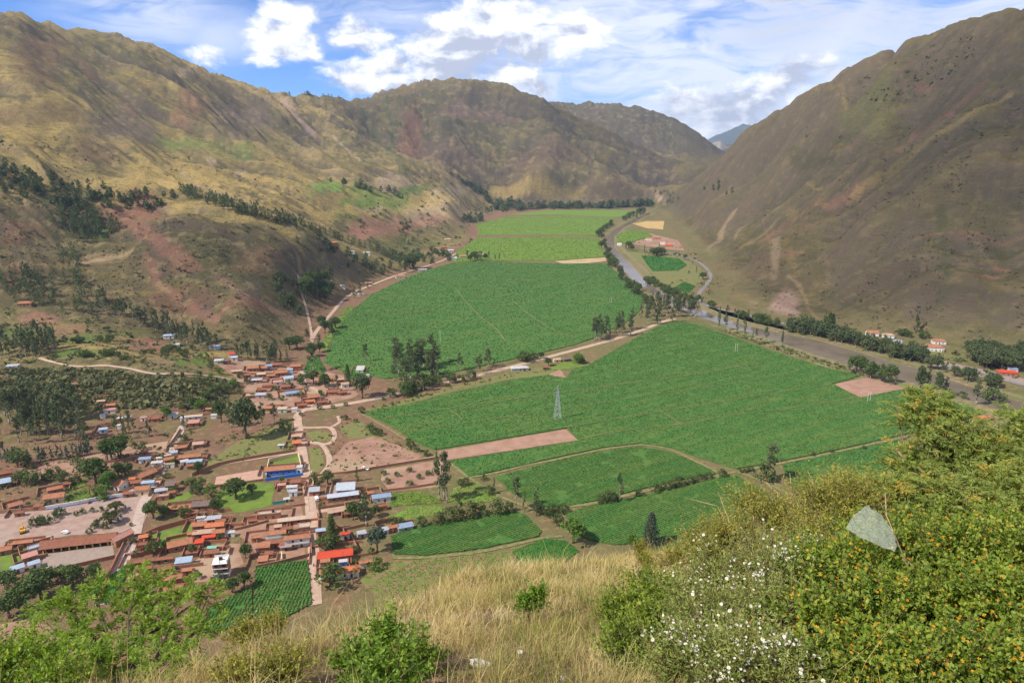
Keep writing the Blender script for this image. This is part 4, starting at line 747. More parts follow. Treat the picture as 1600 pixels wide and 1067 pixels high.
def house(u, v, wpx, ratio, yaw, hw, roof, wall, label, kind='g', cat='house', name='house', rise=None, win=None, group=None, W=None, two=False):
    g0 = hit1(u, v); z = g0[2]; rr = 0.
    for _ in range(4):
        zt = z + hw; a, yy, zz = ray(u, v); t = (zt - HCAM) / zz; x, y = float(a * t), float(yy * t); z = float(H(x, y))
    k = mpp(y, z); w = (W or wpx * k); d = w * ratio; rise = rise if rise is not None else {'g': min(.26 * d, 2.2), 'h': min(.28 * d, 2.4), 'm': .12 * d, 'f': .0}[kind]
    corners = [(sx * w / 2, sy * d / 2) for sx in (-1, 1) for sy in (-1, 1)]; ca, sa = math.cos(R(yaw)), math.sin(R(yaw))
    zb = min(float(H(x + p * ca - q * sa, y + p * sa + q * ca)) for p, q in corners); base = z; drop = max(0, base - zb) + .3
    root = empty(name, (x, y, base), R(yaw)); tag(root, label, cat, group)
    g = Geo(); hx, hy = w / 2, d / 2; ov = .45 if w > 5 else .25
    if kind == 'g':          # ridge along x
        vs = [(-hx, -hy, -drop), (hx, -hy, -drop), (hx, hy, -drop), (-hx, hy, -drop), (-hx, -hy, hw), (hx, -hy, hw), (hx, hy, hw), (-hx, hy, hw), (-hx, 0, hw + rise), (hx, 0, hw + rise)]
        g.add(vs, [(0, 1, 5, 4), (2, 3, 7, 6), (1, 2, 6, 9, 5), (3, 0, 4, 8, 7), (4, 5, 9, 8), (6, 7, 8, 9), (3, 2, 1, 0)])
    elif kind == 'm':
        vs = [(-hx, -hy, -drop), (hx, -hy, -drop), (hx, hy, -drop), (-hx, hy, -drop), (-hx, -hy, hw), (hx, -hy, hw), (hx, hy, hw + rise), (-hx, hy, hw + rise)]
        g.add(vs, [(0, 3, 2, 1), (4, 5, 6, 7), (0, 1, 5, 4), (1, 2, 6, 5), (2, 3, 7, 6), (3, 0, 4, 7)])
    else: g.box(-hx, hx, -hy, hy, -drop, hw)
    wo = g.build('wall', WL[wall], root)
    r = Geo(); th = .16
    if kind == 'g':
        sl = rise / hy; e = ov; lz = hw - sl * e + .12
        for s in (-1, 1):
            pts = [(-hx - e, s * (hy + e), lz), (hx + e, s * (hy + e), lz), (hx + e, s * -.0, hw + rise + .14), (-hx - e, s * -.0, hw + rise + .14)]
            r.slab(pts if s < 0 else pts[::-1], th)
        r.tube((-hx - e, 0, hw + rise + .12), (hx + e, 0, hw + rise + .12), .16, .16, 5)
    elif kind == 'h':
        e = ov; k2 = max(hx - hy, .2); a1 = (-hx - e, -hy - e, hw); a2 = (hx + e, -hy - e, hw); a3 = (hx + e, hy + e, hw); a4 = (-hx - e, hy + e, hw); p1 = (-k2, 0, hw + rise); p2 = (k2, 0, hw + rise)
        lo = [(p[0], p[1], p[2] - .15) for p in (a1, a2, a3, a4)]
        r.add([a1, a2, a3, a4, p1, p2] + lo, [(0, 1, 5, 4), (1, 2, 5), (2, 3, 4, 5), (3, 0, 4), (6, 9, 8, 7), (0, 6, 7, 1), (1, 7, 8, 2), (2, 8, 9, 3), (3, 9, 6, 0)])
        for p, q_ in ((a1, p1), (a2, p2), (a3, p2), (a4, p1), (p1, p2)): r.tube(p, q_, .13, .13, 4)
    elif kind == 'm':
        e = ov; sl = rise / d
        r.slab([(-hx - e, -hy - e, hw - sl * e + .14), (hx + e, -hy - e, hw - sl * e + .14), (hx + e, hy + e, hw + rise + sl * e + .14), (-hx - e, hy + e, hw + rise + sl * e + .14)], .10)
    else:
        r.box(-hx - .15, hx + .15, -hy - .15, hy + .15, hw + .003, hw + .22)
        for s in (-1, 1): r.box(-hx - .15, hx + .15, s * hy - .12, s * hy + .12, hw + .223, hw + .6); r.box(s * hx - .12, s * hx + .12, -hy + .123, hy - .123, hw + .223, hw + .6)
    ro = r.build('roof', RF[roof], root)
    n = win if win is not None else (0 if wpx < 9 else max(1, int(w / 4.2)))
    floors = [1.5] if not two else [1.4, hw - 1.5]
    xs = np.linspace(-hx, hx, n + 2)[1:-1] if n else []
    for fi, fz in enumerate(floors):
        for i, xx in enumerate(xs):
            door = (fi == 0 and i == n // 2)
            o = Geo(); ww, hh = (.55, 1.05) if door else (.55, .6); zc = 1.02 if door else fz
            o.box(xx - ww, xx + ww, -hy - .05, -hy + .02, zc - hh, zc + hh)
            c = o.build('door' if door else 'window', WD if door else DK, root)
            if not door and wpx > 24:
                f_ = Geo(); f_.box(xx - ww - .1, xx + ww + .1, -hy - .12, -hy - .06, zc - hh - .14, zc - hh - .02); f_.build('sill', FR, c)
    if n and d > 5:
        for s in (-1, 1):
            o = Geo(); o.box(s * (hx + .015) - .03, s * (hx + .015) + .03, -.5, .5, .9, 2.0); o.build('window', DK, root)
    return root, w, d
Y0 = 20
HS = [
 # near, right of the street
 (524, 864, 51, .36, 13, 3.4, 'red', 'brick', 'long house with a bright red tiled roof beside the dirt street', 'g'),
 (544, 889, 33, .50, 13, 3.2, 'bright', 'white', 'hip roofed orange house with a white front facing the grass slope', 'h'),
 (507, 893, 13, .9, 13, 3.0, 'bright', 'white', 'small orange roofed wing at the street corner below the red roof', 'g'),
 (508, 876, 14, .5, 13, 3.0, 'orange', 'brick', 'narrow orange roof wedged below the long red roof', 'm'),
 (536, 876, 12, .5, 13, 3.0, 'white', 'blue', 'white roofed blue walled annex behind the long red house', 'm'),
 (573, 876, 22, .32, 18, 2.6, 'orange', 'white', 'low white walled shed with an orange roof, right of the hip roofed house', 'g'),
 (539, 833, 14, .55, 15, 3.0, 'red', 'white', 'small red roofed white house behind the tall conifer', 'g'),
 (501, 828, 14, .5, 15, 2.8, 'lblue', 'brick', 'small house with a light blue and red roof at the street edge', 'm'),
 (565, 832, 13, .7, 25, 2.2, 'grey', 'grey', 'little grey roofed shed in the green lot right of the conifer', 'm'),
 (602, 826, 9, .9, 20, 2.8, 'grey', 'lblue', 'pale narrow shed at the left end of the row by the maize', 'm'),
 (614, 822, 14, .6, 20, 3.0, 'orange', 'brick', 'brick house with an orange roof in the row by the maize', 'g'),
 (633, 821, 23, .45, 20, 2.6, 'blue', 'grey', 'long blue roofed shed at the right end of the row by the maize', 'm'),
 (526, 797, 26, .35, 20, 2.6, 'pale', 'adobe', 'adobe house with a pale orange roof above the conifer', 'g'),
 (557, 788, 16, .7, 20, 4.6, 'pale', 'brick', 'two storey pinkish house left of the tall eucalyptus', 'f'),
 (541, 759, 27, .95, 8, 4.6, 'steel', 'grey', 'large barn with a pale galvanised metal roof', 'g'),
 (536, 773, 46, .20, 16, 3.2, 'steel', 'adobe', 'long low metal roofed wing in front of the large barn', 'm'),
 (491, 765, 15, .75, 10, 3.2, 'grey', 'brick', 'grey roofed brick house on the right edge of the street', 'm'),
 (596, 775, 28, .34, 16, 3.2, 'blue', 'white', 'long blue roofed house at the edge of the emerald plot', 'm'),
 (577, 769, 12, .7, 20, 3.2, 'orange', 'adobe', 'small orange roofed adobe house beside the long blue roof', 'g'),
 (596, 790, 15, .6, 18, 2.6, 'terra', 'brick', 'brown brick shed below the long blue roof', 'f'),
 # left of the street
 (464, 838, 37, .30, 14, 5.4, 'orange', 'white', 'two storey white balcony house with a terracotta roof left of the street', 'g'),
 (431, 831, 29, .38, 14, 4.6, 'orange', 'white', 'white walled house with a terracotta roof beside the balcony house', 'g'),
 (430, 846, 24, .35, 14, 3.2, 'terra', 'adobe', 'low brown roofed shed below the white walled terracotta house', 'm'),
 (411, 852, 19, .6, 10, 4.4, 'orange', 'brick', 'square orange roofed brick tower house', 'm'),
 (411, 873, 14, .9, 10, 3.0, 'orange', 'brick', 'small orange roof in the yard below the brick tower house', 'm'),
 (475, 821, 17, .7, 14, 3.6, 'cream', 'brick', 'cube shaped house with a cream flat roof at the street edge', 'f'),
 (456, 811, 40, .18, 14, 3.0, 'cream', 'brick', 'long narrow brick row with a cream roof', 'm'),
 (421, 801, 33, .22, 12, 3.4, 'cream', 'brick', 'brick row with a cream roof and a dark water tank', 'f'),
 (434, 822, 11, .6, 14, 2.6, 'pale', 'brick', 'little pale roofed hut behind the white walled terracotta house', 'm'),
 (456, 760, 15, .35, 8, 2.8, 'white', 'white', 'low white roofed shed in the lot left of the street', 'm'),
 (458, 767, 12, .6, 8, 2.8, 'grey', 'white', 'grey roofed shed in the lot left of the street', 'm'),
 (448, 779, 9, .6, 20, 1.8, 'white', 'green', 'tiny white roofed stall beside the green net', 'm'),
 (438, 731, 44, .30, 11, 3.8, 'orange', 'blue', 'blue walled school with a long orange roof', 'g'),
 (467, 729, 10, .7, 8, 4.0, 'white', 'white', 'white shed at the right end of the blue school', 'm'),
 (462, 680, 11, .6, 12, 3.0, 'pale', 'adobe', 'pale roofed hut at the left edge of the upper street', 'g'),
 (464, 690, 12, .8, 12, 3.4, 'bright', 'brick', 'bright orange roofed hut at the left edge of the upper street', 'g'),
 (439, 695, 9, .5, 10, 2.4, 'white', 'grey', 'isolated white roofed dark shed in the green paddock', 'm'),
 (318, 786, 31, .52, 8, 3.4, 'brown', 'adobe', 'dark brown thatch roofed house with an adobe front', 'g'),
 (284, 791, 38, .28, 12, 2.8, 'orange', 'adobe', 'long orange roofed wing joined to the brown thatched house', 'g'),
 (297, 712, 31, .28, 14, 3.2, 'orange', 'adobe', 'long orange roof above the light blue shop row', 'g'),
 (304, 720, 21, .30, 12, 2.8, 'lblue', 'lblue', 'light blue roofed shop row', 'm'),
 (288, 720, 11, .6, 30, 2.8, 'white', 'white', 'white roofed shed left of the light blue shop row', 'm'),
 (265, 725, 14, .3, 10, 2.4, 'cream', 'white', 'pale curved fronted shed at the lane edge', 'f'),
 (264, 716, 13, .7, 30, 3.0, 'orange', 'adobe', 'terracotta roofed house between the lane and the white shed', 'g'),
 (272, 706, 9, .7, 30, 2.8, 'lblue', 'white', 'small pale blue roof beside the lane, upper', 'm'),
 (282, 698, 16, .4, 20, 2.8, 'orange', 'adobe', 'low terracotta roof by the upper part of the lane', 'g'),
 (310, 692, 15, .6, 14, 3.0, 'pale', 'adobe', 'pale roofed adobe house above the long orange roof', 'g'),
 (226, 716, 16, .40, 12, 2.8, 'blue', 'white', 'blue roofed house on the red fallow ground left of the lane', 'm'),
 (245, 722, 15, .35, 12, 2.6, 'white', 'white', 'white roofed house at the left edge of the lane', 'm'),
 (249, 715, 9, .4, 12, 2.6, 'white', 'white', 'narrow white roof just above the white roofed house', 'm'),
 (226, 705, 9, .5, 12, 2.6, 'orange', 'adobe', 'tiny orange roof above the blue roofed house', 'g'),
 (229, 739, 26, .55, 60, 3.2, 'orange', 'adobe', 'large orange roofed house on the corner of the lane', 'g'),
 (231, 753, 17, .35, 14, 3.2, 'lblue', 'lblue', 'light blue roofed house on the lane corner', 'm'),
 (223, 762, 20, .6, 12, 3.8, 'orange', 'cream', 'cream walled orange roofed house facing the plaza', 'g'),
 (190, 755, 13, 1.5, -25, 3.2, 'orange', 'white', 'orange roofed white gabled house behind the white wall', 'g'),
 (207, 747, 9, .7, 12, 2.8, 'bright', 'adobe', 'small bright orange roof beside the white gabled house', 'g'),
 (207, 767, 8, .8, 12, 2.6, 'white', 'white', 'little white house against the long white wall', 'f'),
 (252, 765, 17, .45, 20, 3.0, 'grey', 'grey', 'grey roofed house on the right of the lane opening to the plaza', 'm'),
 (266, 756, 13, .9, 10, 4.6, 'brown', 'adobe', 'tall brown adobe house right of the lane', 'm'),
 (255, 774, 16, .4, 14, 2.6, 'pale', 'brick', 'low pale brick house at the plaza corner', 'f'),
 (85, 774, 27, .55, 20, 3.4, 'orange', 'cream', 'orange roofed cream house at the left end of the white wall', 'g'),
 (86, 762, 19, .5, 30, 3.2, 'orange', 'adobe', 'orange roofed adobe house behind the cream house', 'g'),
 (24, 787, 17, .7, 40, 3.0, 'orange', 'adobe', 'lone orange roofed shed left of the plaza', 'g'),
 (5, 752, 20, .7, 30, 3.4, 'lblue', 'adobe', 'light blue roofed shed cut by the left edge of the view', 'm'),
 (4, 738, 22, .5, 30, 3.2, 'terra', 'adobe', 'old tiled roof above the light blue shed at the left edge', 'g'),
 # round the plaza
 (124, 842, 104, .155, 14, 3.4, 'terra', 'yellow', 'very long gallery house with an old tiled roof and yellow posts', 'g'),
 (190, 836, 30, .5, 62, 4.0, 'pink', 'adobe', 'pink tiled gable house at the end of the long gallery', 'g'),
 (55, 854, 19, .6, 40, 3.2, 'grey', 'grey', 'grey flat roofed house left of the courtyard', 'f'),
 (46, 867, 19, .6, 40, 3.0, 'pink', 'adobe', 'pink roofed shed left of the courtyard', 'm'),
 (27, 886, 16, .6, 40, 2.6, 'lblue', 'white', 'light blue roofed shed at the corner of the lawn', 'm'),
 (53, 879, 15, .6, 40, 2.6, 'lblue', 'white', 'pale blue roof beside the courtyard wall', 'm'),
 (33, 846, 32, .24, 14, 3.0, 'orange', 'adobe', 'long orange roof on the near side of the plaza', 'g'),
 (5, 857, 22, .5, 24, 3.0, 'orange', 'adobe', 'orange roofed house cut by the left edge beside the lawn', 'g'),
 (224, 838, 13, .6, 20, 3.2, 'bright', 'brick', 'bright orange kiosk roof at the corner of the walled lawn', 'm'),
 (222, 850, 14, .7, 14, 3.4, 'terra', 'brick', 'brick house by the lane below the bright orange roof', 'f'),
 (312, 818, 20, .6, 12, 3.8, 'orange', 'brick', 'orange roof at the left of the large tiled compound', 'g'),
 (336, 819, 26, .45, 12, 3.8, 'bright', 'brick', 'orange roof at the right of the large tiled compound', 'g'),
 (318, 831, 30, .30, 12, 3.4, 'pale', 'brick', 'greyish pale roof in the middle of the large tiled compound', 'm'),
 (342, 829, 17, .6, 12, 3.8, 'orange', 'brick', 'gabled orange roof at the front of the large tiled compound', 'g'),
 (326, 838, 18, .30, 14, 3.0, 'red', 'brick', 'dark red awning roof in front of the tiled compound', 'm'),
 (309, 846, 15, .55, 12, 3.0, 'red', 'brick', 'small red roof below the tiled compound', 'm'),
 (333, 809, 22, .4, 12, 3.0, 'grey', 'brick', 'grey roof at the back of the large tiled compound', 'm'),
 (314, 808, 12, .35, 12, 3.8, 'white', 'white', 'white roof at the back of the large tiled compound', 'm'),
 (281, 847, 34, .55, 26, 3.4, 'orange', 'adobe', 'orange gabled hall beside the walled lawn', 'g'),
 (359, 831, 14, .4, 8, 2.6, 'white', 'white', 'white roofed shed right of the large tiled compound', 'm'),
 (331, 855, 13, .4, 8, 2.4, 'green', 'brick', 'small green roof behind the unfinished tall house', 'm'),
 (249, 872, 40, .18, 12, 2.8, 'terra', 'adobe', 'long dark tiled roof along the lane below the lawn', 'g'),
 (287, 875, 22, .55, 14, 3.0, 'lblue', 'white', 'shed with a white and light blue roof left of the earth yard', 'm'),
 (214, 876, 25, .35, 14, 2.8, 'terra', 'adobe', 'dark tiled roof right where the lane bends down', 'g'),
 (236, 899, 36, .34, 14, 3.0, 'terra', 'adobe', 'large old tiled roof above the leafy tree', 'g'),
 (270, 901, 26, .4, 16, 3.2, 'orange', 'brick', 'orange tiled roof half hidden behind the leafy tree', 'g'),
 (270, 922, 26, .6, 16, 3.2, 'orange', 'brick', 'orange brick house deepest behind the leafy tree', 'm'),
 (212, 900, 18, .4, 14, 2.8, 'pink', 'adobe', 'pinkish roof beside the lane above the leafy tree', 'm'),
 # upper hamlet
 (395, 574, 17, .5, 16, 3.4, 'orange', 'brick', 'orange roofed house at the left of the hamlet top row', 'g'),
 (411, 574, 13, .5, 14, 3.2, 'orange', 'adobe', 'orange roofed house second in the hamlet top row', 'g'),
 (420, 571, 9, .7, 14, 4.2, 'blue', 'grey', 'narrow blue roofed house in the hamlet top row', 'm'),
 (432, 569, 17, .4, 10, 3.4, 'terra', 'adobe', 'dark tiled house right of the narrow blue one', 'g'),
 (439, 581, 18, .5, 18, 3.4, 'orange', 'adobe', 'orange roofed house in the middle of the hamlet', 'g'),
 (462, 571, 15, .6, 12, 5.0, 'orange', 'brick', 'two storey orange roofed house at the right end of the hamlet', 'g'),
 (453, 577, 8, .7, 12, 4.2, 'grey', 'lblue', 'narrow grey house left of the two storey one', 'm'),
 (408, 584, 12, .5, 14, 2.8, 'cream', 'adobe', 'cream roofed shed in the hamlet', 'm'),
 (451, 590, 14, .6, 24, 2.8, 'lblue', 'white', 'light blue roofed shed in the hamlet', 'm'),
 (434, 596, 13, .5, 18, 2.6, 'pink', 'white', 'pink and white roofed hut in the hamlet', 'm'),
 (401, 593, 15, .45, 8, 2.8, 'grey', 'adobe', 'slate grey roofed shed in the hamlet', 'm'),
 (370, 579, 15, .4, 16, 2.8, 'pale', 'adobe', 'pale orange roofed barn left of the hamlet', 'g'),
 (363, 552, 11, .6, 12, 3.4, 'red', 'white', 'bright red roofed house above the hamlet', 'g'),
 (366, 558, 9, .6, 12, 3.0, 'steel', 'white', 'pale metal roof just below the bright red one', 'm'),
 (342, 563, 13, .5, 14, 2.8, 'white', 'white', 'white roofed house beside the dark barn above the hamlet', 'm'),
 (353, 563, 11, .6, 14, 3.2, 'brown', 'brick', 'dark brown barn above the hamlet', 'g'),
 (331, 539, 9, .6, 14, 2.8, 'pink', 'white', 'pinkish hut on the terrace under the trees', 'm'),
 (339, 541, 8, .7, 14, 2.8, 'lblue', 'lblue', 'little light blue hut on the terrace under the trees', 'm'),
 (273, 538, 14, .4, 10, 2.6, 'white', 'white', 'low white roofed house on the terrace', 'm'),
 (264, 524, 16, .4, 10, 3.0, 'lblue', 'white', 'whitish blue roofed house among the terrace trees', 'm'),
 (392, 617, 13, .45, 12, 2.6, 'pale', 'adobe', 'pale orange half of the twin shed below the hamlet', 'm'),
 (407, 616, 15, .5, 6, 2.8, 'grey', 'grey', 'slate blue half of the twin shed below the hamlet', 'm'),
 (456, 613, 20, .45, 22, 3.0, 'blue', 'grey', 'long blue roofed barn on the slope of the hamlet', 'g'),
 (424, 636, 16, .5, 6, 3.0, 'orange', 'adobe', 'orange roofed house near the road corner', 'g'),
 (441, 638, 13, .5, 6, 3.2, 'cream', 'green', 'pale green walled house near the road corner', 'm'),
 (460, 638, 8, .7, 10, 2.8, 'white', 'white', 'little white house next to the road corner', 'm'),
 (490, 619, 18, .5, 20, 3.2, 'orange', 'adobe', 'large orange roofed house above the crossing road', 'g'),
 (485, 626, 11, .5, 20, 3.0, 'bright', 'adobe', 'small bright orange roof below the large orange one', 'g'),
 (520, 611, 13, .6, 6, 3.2, 'terra', 'adobe', 'terracotta roofed house beside the dark bushy tree', 'g'),
 (498, 596, 11, .5, 12, 3.0, 'orange', 'adobe', 'orange roofed hut among the trees at the hamlet edge', 'h'),
 (516, 591, 9, .6, 12, 3.0, 'orange', 'adobe', 'tiny orange roof behind the hamlet trees', 'h'),
 (532, 592, 10, .6, 12, 3.0, 'pale', 'adobe', 'pale orange roof left of the white shed', 'g'),
 (539, 599, 11, .6, 20, 3.4, 'pale', 'white', 'pale roofed white house below the white shed', 'g'),
 (502, 586, 10, .6, 12, 3.0, 'orange', 'cream', 'yellowish hut at the top of the hamlet lane', 'g'),
 (419, 602, 17, .3, 10, 2.6, 'terra', 'adobe', 'low brown shed in the middle of the hamlet', 'm'),
 (563, 576, 11, 1.5, 4, 2.8, 'white', 'white', 'tall looking white roofed shed at the maize edge', 'm'),
 (574, 586, 6, .9, 4, 2.4, 'white', 'white', 'tiny white outhouse beside the white shed', 'f'),
 (270, 647, 13, .6, 8, 3.0, 'grey', 'white', 'grey roofed house below the scrub slope', 'm'),
 (286, 652, 8, .6, 8, 2.8, 'white', 'white', 'small white house right of the grey roofed one', 'm'),
 (302, 650, 25, .22, 14, 2.8, 'cream', 'white', 'long whitish house at the head of the lane', 'm'),
 (303, 659, 15, .7, 14, 3.2, 'pink', 'brick', 'pink brick house below the long whitish one', 'm'),
 (328, 638, 11, .4, 8, 2.8, 'orange', 'adobe', 'small orange roof under the big trees', 'g'),
 (334, 648, 8, .6, 8, 2.8, 'white', 'white', 'small white roof under the big trees', 'm'),
 (43, 491, 20, .5, 10, 3.0, 'orange', 'adobe', 'lone orange roofed farm on the upper left terrace', 'h'),
 (20, 571, 16, .5, 14, 2.6, 'grey', 'white', 'grey roofed shed at the left end of the terrace track', 'm'),
 (174, 633, 12, .5, 10, 2.8, 'orange', 'adobe', 'orange roofed house on the scrub slope, upper', 'g'),
 (158, 628, 11, .4, 10, 2.6, 'pale', 'adobe', 'pale orange shed on the scrub slope', 'm'),
 (171, 640, 16, .35, 12, 2.8, 'pink', 'white', 'whitish pink row below the orange house on the scrub slope', 'm'),
 (160, 648, 6, .8, 12, 2.8, 'lblue', 'white', 'tiny pale blue hut at the foot of the scrub slope', 'm'),
 (187, 653, 8, .6, 12, 2.8, 'white', 'brick', 'small white roof beside the dark trees, left', 'm'),
 (200, 651, 8, .6, 12, 2.8, 'lblue', 'brick', 'small pale roof beside the dark trees, middle', 'm'),
 (224, 652, 9, .5, 12, 2.8, 'pink', 'white', 'small pink roof beside the dark trees, right', 'm'),
 (187, 664, 7, .7, 12, 2.8, 'white', 'white', 'tiny white hut under the dark trees', 'm'),
 (161, 670, 11, .5, 16, 2.6, 'lblue', 'lblue', 'light blue roofed shed beside the big grove', 'm'),
 (243, 653, 11, .6, 12, 2.8, 'terra', 'brick', 'dark tiled hut left of the bright bush', 'm'),
 # by the crossing road and along the far field
 (812, 574, 27, .35, 10, 2.8, 'white', 'grey', 'wide white roofed shelter beside the crossing road', 'h'),
 (870, 561, 11, .6, 12, 2.8, 'pale', 'cream', 'yellowish adobe hut beside the crossing road', 'g'),
 (885, 560, 12, .6, 20, 2.8, 'brown', 'adobe', 'brown thatched hut beside the crossing road', 'h'),
 (852, 573, 9, .6, 12, 2.6, 'terra', 'adobe', 'dark hut hidden by a bush at the crossing road', 'g'),
 (625, 431, 14, .5, 16, 3.6, 'orange', 'white', 'white house with an orange roof at the edge of the far field', 'g'),
 (660, 421, 13, .3, 16, 3.0, 'white', 'white', 'low white shed along the far field road', 'm'),
 (526, 438, 9, .5, 10, 3.4, 'bright', 'adobe', 'orange roof in the dark grove by the far field', 'g'),
 (574, 419, 10, .5, 10, 3.4, 'white', 'white', 'white roofed house on the slope above the far field road', 'm'),
 (550, 430, 12, .3, 10, 3.0, 'grey', 'white', 'long grey roof on the slope above the far field road', 'm'),
 (536, 453, 7, .8, 10, 3.4, 'white', 'white', 'white hut at the right edge of the dark grove', 'g'),
 (576, 442, 11, .4, 10, 3.0, 'pink', 'adobe', 'pinkish shed by the far field road', 'm'),
 (564, 459, 9, .5, 16, 3.0, 'white', 'white', 'white shed at the corner of the far field', 'm'),
 (703, 391, 11, .5, 12, 3.6, 'steel', 'white', 'pale metal roof in the hamlet at the tip of the far field', 'm'),
 (710, 403, 8, .7, 12, 4.2, 'white', 'white', 'white gabled house in the hamlet at the tip of the far field', 'g'),
 (723, 400, 11, .6, 12, 3.4, 'orange', 'cream', 'orange roofed house in the hamlet at the tip of the far field', 'g'),
 (699, 374, 9, .5, 12, 3.4, 'cream', 'cream', 'cream house under the pink slope', 'm'),
 (694, 386, 8, .5, 12, 3.4, 'orange', 'adobe', 'small orange roof above the hamlet at the tip of the far field', 'g'),
 (752, 397, 12, .3, 5, 3.0, 'cream', 'white', 'pale shed behind the trees at the tip of the far field', 'm'),
 # across the river
 (1272, 508, 15, .5, -12, 3.6, 'orange', 'cream', 'orange roofed house above the river hedge, leftmost across the river', 'h'),
 (1316, 513, 10, .8, -12, 4.4, 'orange', 'white', 'tall narrow orange roofed white house across the river', 'g'),
 (1308, 518, 6, .7, -12, 2.8, 'white', 'white', 'tiny white shed next to the tall narrow white house', 'm'),
 (1363, 519, 17, .6, -10, 4.0, 'orange', 'white', 'white gabled house with an orange roof across the river', 'g'),
 (1388, 523, 16, .5, -14, 3.4, 'pale', 'white', 'pale orange roofed house right of the white gabled one', 'h'),
 (1401, 533, 14, .5, -14, 2.4, 'lblue', 'white', 'pale blue roofed pool house across the river', 'm'),
 (1467, 532, 19, .5, -14, 3.6, 'orange', 'white', 'upper orange roof of the large villa across the river', 'h'),
 (1458, 541, 28, .5, -14, 4.4, 'orange', 'white', 'large white villa with a broad orange roof across the river', 'h'),
 (1574, 581, 26, .4, -14, 3.2, 'red', 'brick', 'red roofed shed beside the highway', 'm'),
 (1583, 576, 12, .5, -14, 3.2, 'blue', 'white', 'small blue roof behind the red roofed shed', 'm'),
 (1532, 653, 21, .5, 12, 2.8, 'bright', 'brick', 'orange roofed shed by the near river bank behind the pepper tree', 'm'),
 (1548, 651, 9, .6, 12, 2.8, 'orange', 'brick', 'little orange roof right of the riverside shed', 'm'),
 (1514, 656, 18, .3, 12, 2.0, 'grey', 'grey', 'low grey shed left of the riverside shed', 'm'),
 (1014, 373, 10, .5, -20, 3.6, 'orange', 'white', 'orange roof in the brown hamlet across the river bend', 'g'),
 (1026, 371, 9, .5, -20, 3.6, 'orange', 'adobe', 'upper orange roof in the brown hamlet across the river bend', 'g'),
 (1045, 383, 11, .5, -20, 3.6, 'red', 'adobe', 'red roof at the right of the brown hamlet', 'g'),
 (1036, 379, 8, .5, -20, 3.4, 'pale', 'white', 'pale roof in the brown hamlet across the river bend', 'g'),
 (968, 381, 7, .6, -20, 3.6, 'white', 'white', 'white hut on the inner bank of the river bend', 'g'),
 (300, 726, 14, .5, 14, 2.6, 'terra', 'adobe', 'small dark tiled roof in front of the light blue shop row', 'g'),
 (243, 733, 17, .4, 60, 3.0, 'terra', 'adobe', 'narrow old tiled roof along the left of the lane', 'g'),
 (212, 752, 16, .6, 14, 2.8, 'terra', 'adobe', 'dark tiled roof between the two orange houses by the lane', 'g'),
 (200, 770, 13, .5, 14, 2.6, 'terra', 'adobe', 'low old roof right behind the white wall', 'm'),
 (105, 755, 10, .5, 20, 2.6, 'terra', 'adobe', 'small brown roof at the top of the green garden plots', 'g'),
 (268, 768, 12, .6, 14, 3.0, 'terra', 'adobe', 'brown tiled roof right of the grey roofed house by the lane', 'g'),
 (300, 800, 16, .4, 12, 2.4, 'terra', 'adobe', 'brown roofed porch under the long orange wing', 'm'),
 (345, 812, 14, .5, 12, 3.0, 'terra', 'brick', 'dark tiled roof at the right end of the tiled compound', 'g'),
 (300, 832, 12, .7, 12, 3.2, 'orange', 'brick', 'orange roof at the left front of the tiled compound', 'g'),
 (330, 862, 20, .4, 12, 2.6, 'terra', 'brick', 'dark brick row behind the unfinished tall house', 'm'),
 (300, 862, 16, .4, 14, 2.6, 'terra', 'brick', 'dark tiled row below the orange gabled hall', 'm'),
 (226, 886, 20, .4, 14, 2.8, 'terra', 'adobe', 'old tiled roof second from the bend of the lane', 'g'),
 (258, 886, 18, .5, 14, 2.8, 'terra', 'adobe', 'old tiled roof left of the white and blue shed', 'g'),
 (292, 890, 14, .5, 14, 2.6, 'orange', 'brick', 'orange roof below the white and blue shed', 'm'),
 (448, 824, 15, .5, 14, 3.0, 'terra', 'adobe', 'dark tiled roof between the cream cube and the white walled house', 'g'),
 (447, 850, 18, .5, 14, 2.8, 'terra', 'brick', 'brown roof below the balcony house', 'm'),
 (400, 838, 13, .6, 14, 2.8, 'orange', 'brick', 'orange roofed hut left of the white walled terracotta house', 'g'),
 (420, 864, 12, .6, 10, 2.6, 'terra', 'brick', 'brown shed beside the brick tower house', 'm'),
 (395, 812, 13, .5, 14, 2.6, 'terra', 'brick', 'brown tiled hut at the edge of the reddish lots', 'g'),
 (462, 752, 14, .6, 10, 3.0, 'terra', 'brick', 'brown roofed house on the left edge of the street below the school', 'm'),
 (440, 757, 12, .5, 10, 2.6, 'pink', 'brick', 'pinkish roof below the blue school wall', 'm'),
 (556, 768, 12, .6, 16, 3.0, 'terra', 'adobe', 'brown hut between the barn and the long blue roof', 'g'),
 (545, 800, 14, .5, 18, 2.8, 'terra', 'adobe', 'brown tiled hut right of the pale orange adobe house', 'g'),
 (519, 823, 14, .6, 14, 2.8, 'terra', 'brick', 'old tiled roof left of the tall conifer', 'g'),
 (30, 800, 12, .5, 20, 2.6, 'terra', 'adobe', 'low brown roof beside the lone orange shed', 'g'),
 (60, 790, 13, .5, 20, 2.6, 'terra', 'adobe', 'brown tiled porch left of the cream house', 'm'),
 (386, 585, 11, .5, 14, 2.8, 'terra', 'adobe', 'brown tiled hut left of the cream shed in the hamlet', 'g'),
 (424, 586, 11, .5, 14, 2.8, 'orange', 'adobe', 'orange roof between the cream shed and the middle house', 'g'),
 (446, 603, 14, .5, 18, 2.8, 'terra', 'adobe', 'brown tiled house above the long blue barn', 'g'),
 (472, 632, 14, .4, 18, 2.8, 'terra', 'adobe', 'brown row beside the road corner', 'g'),
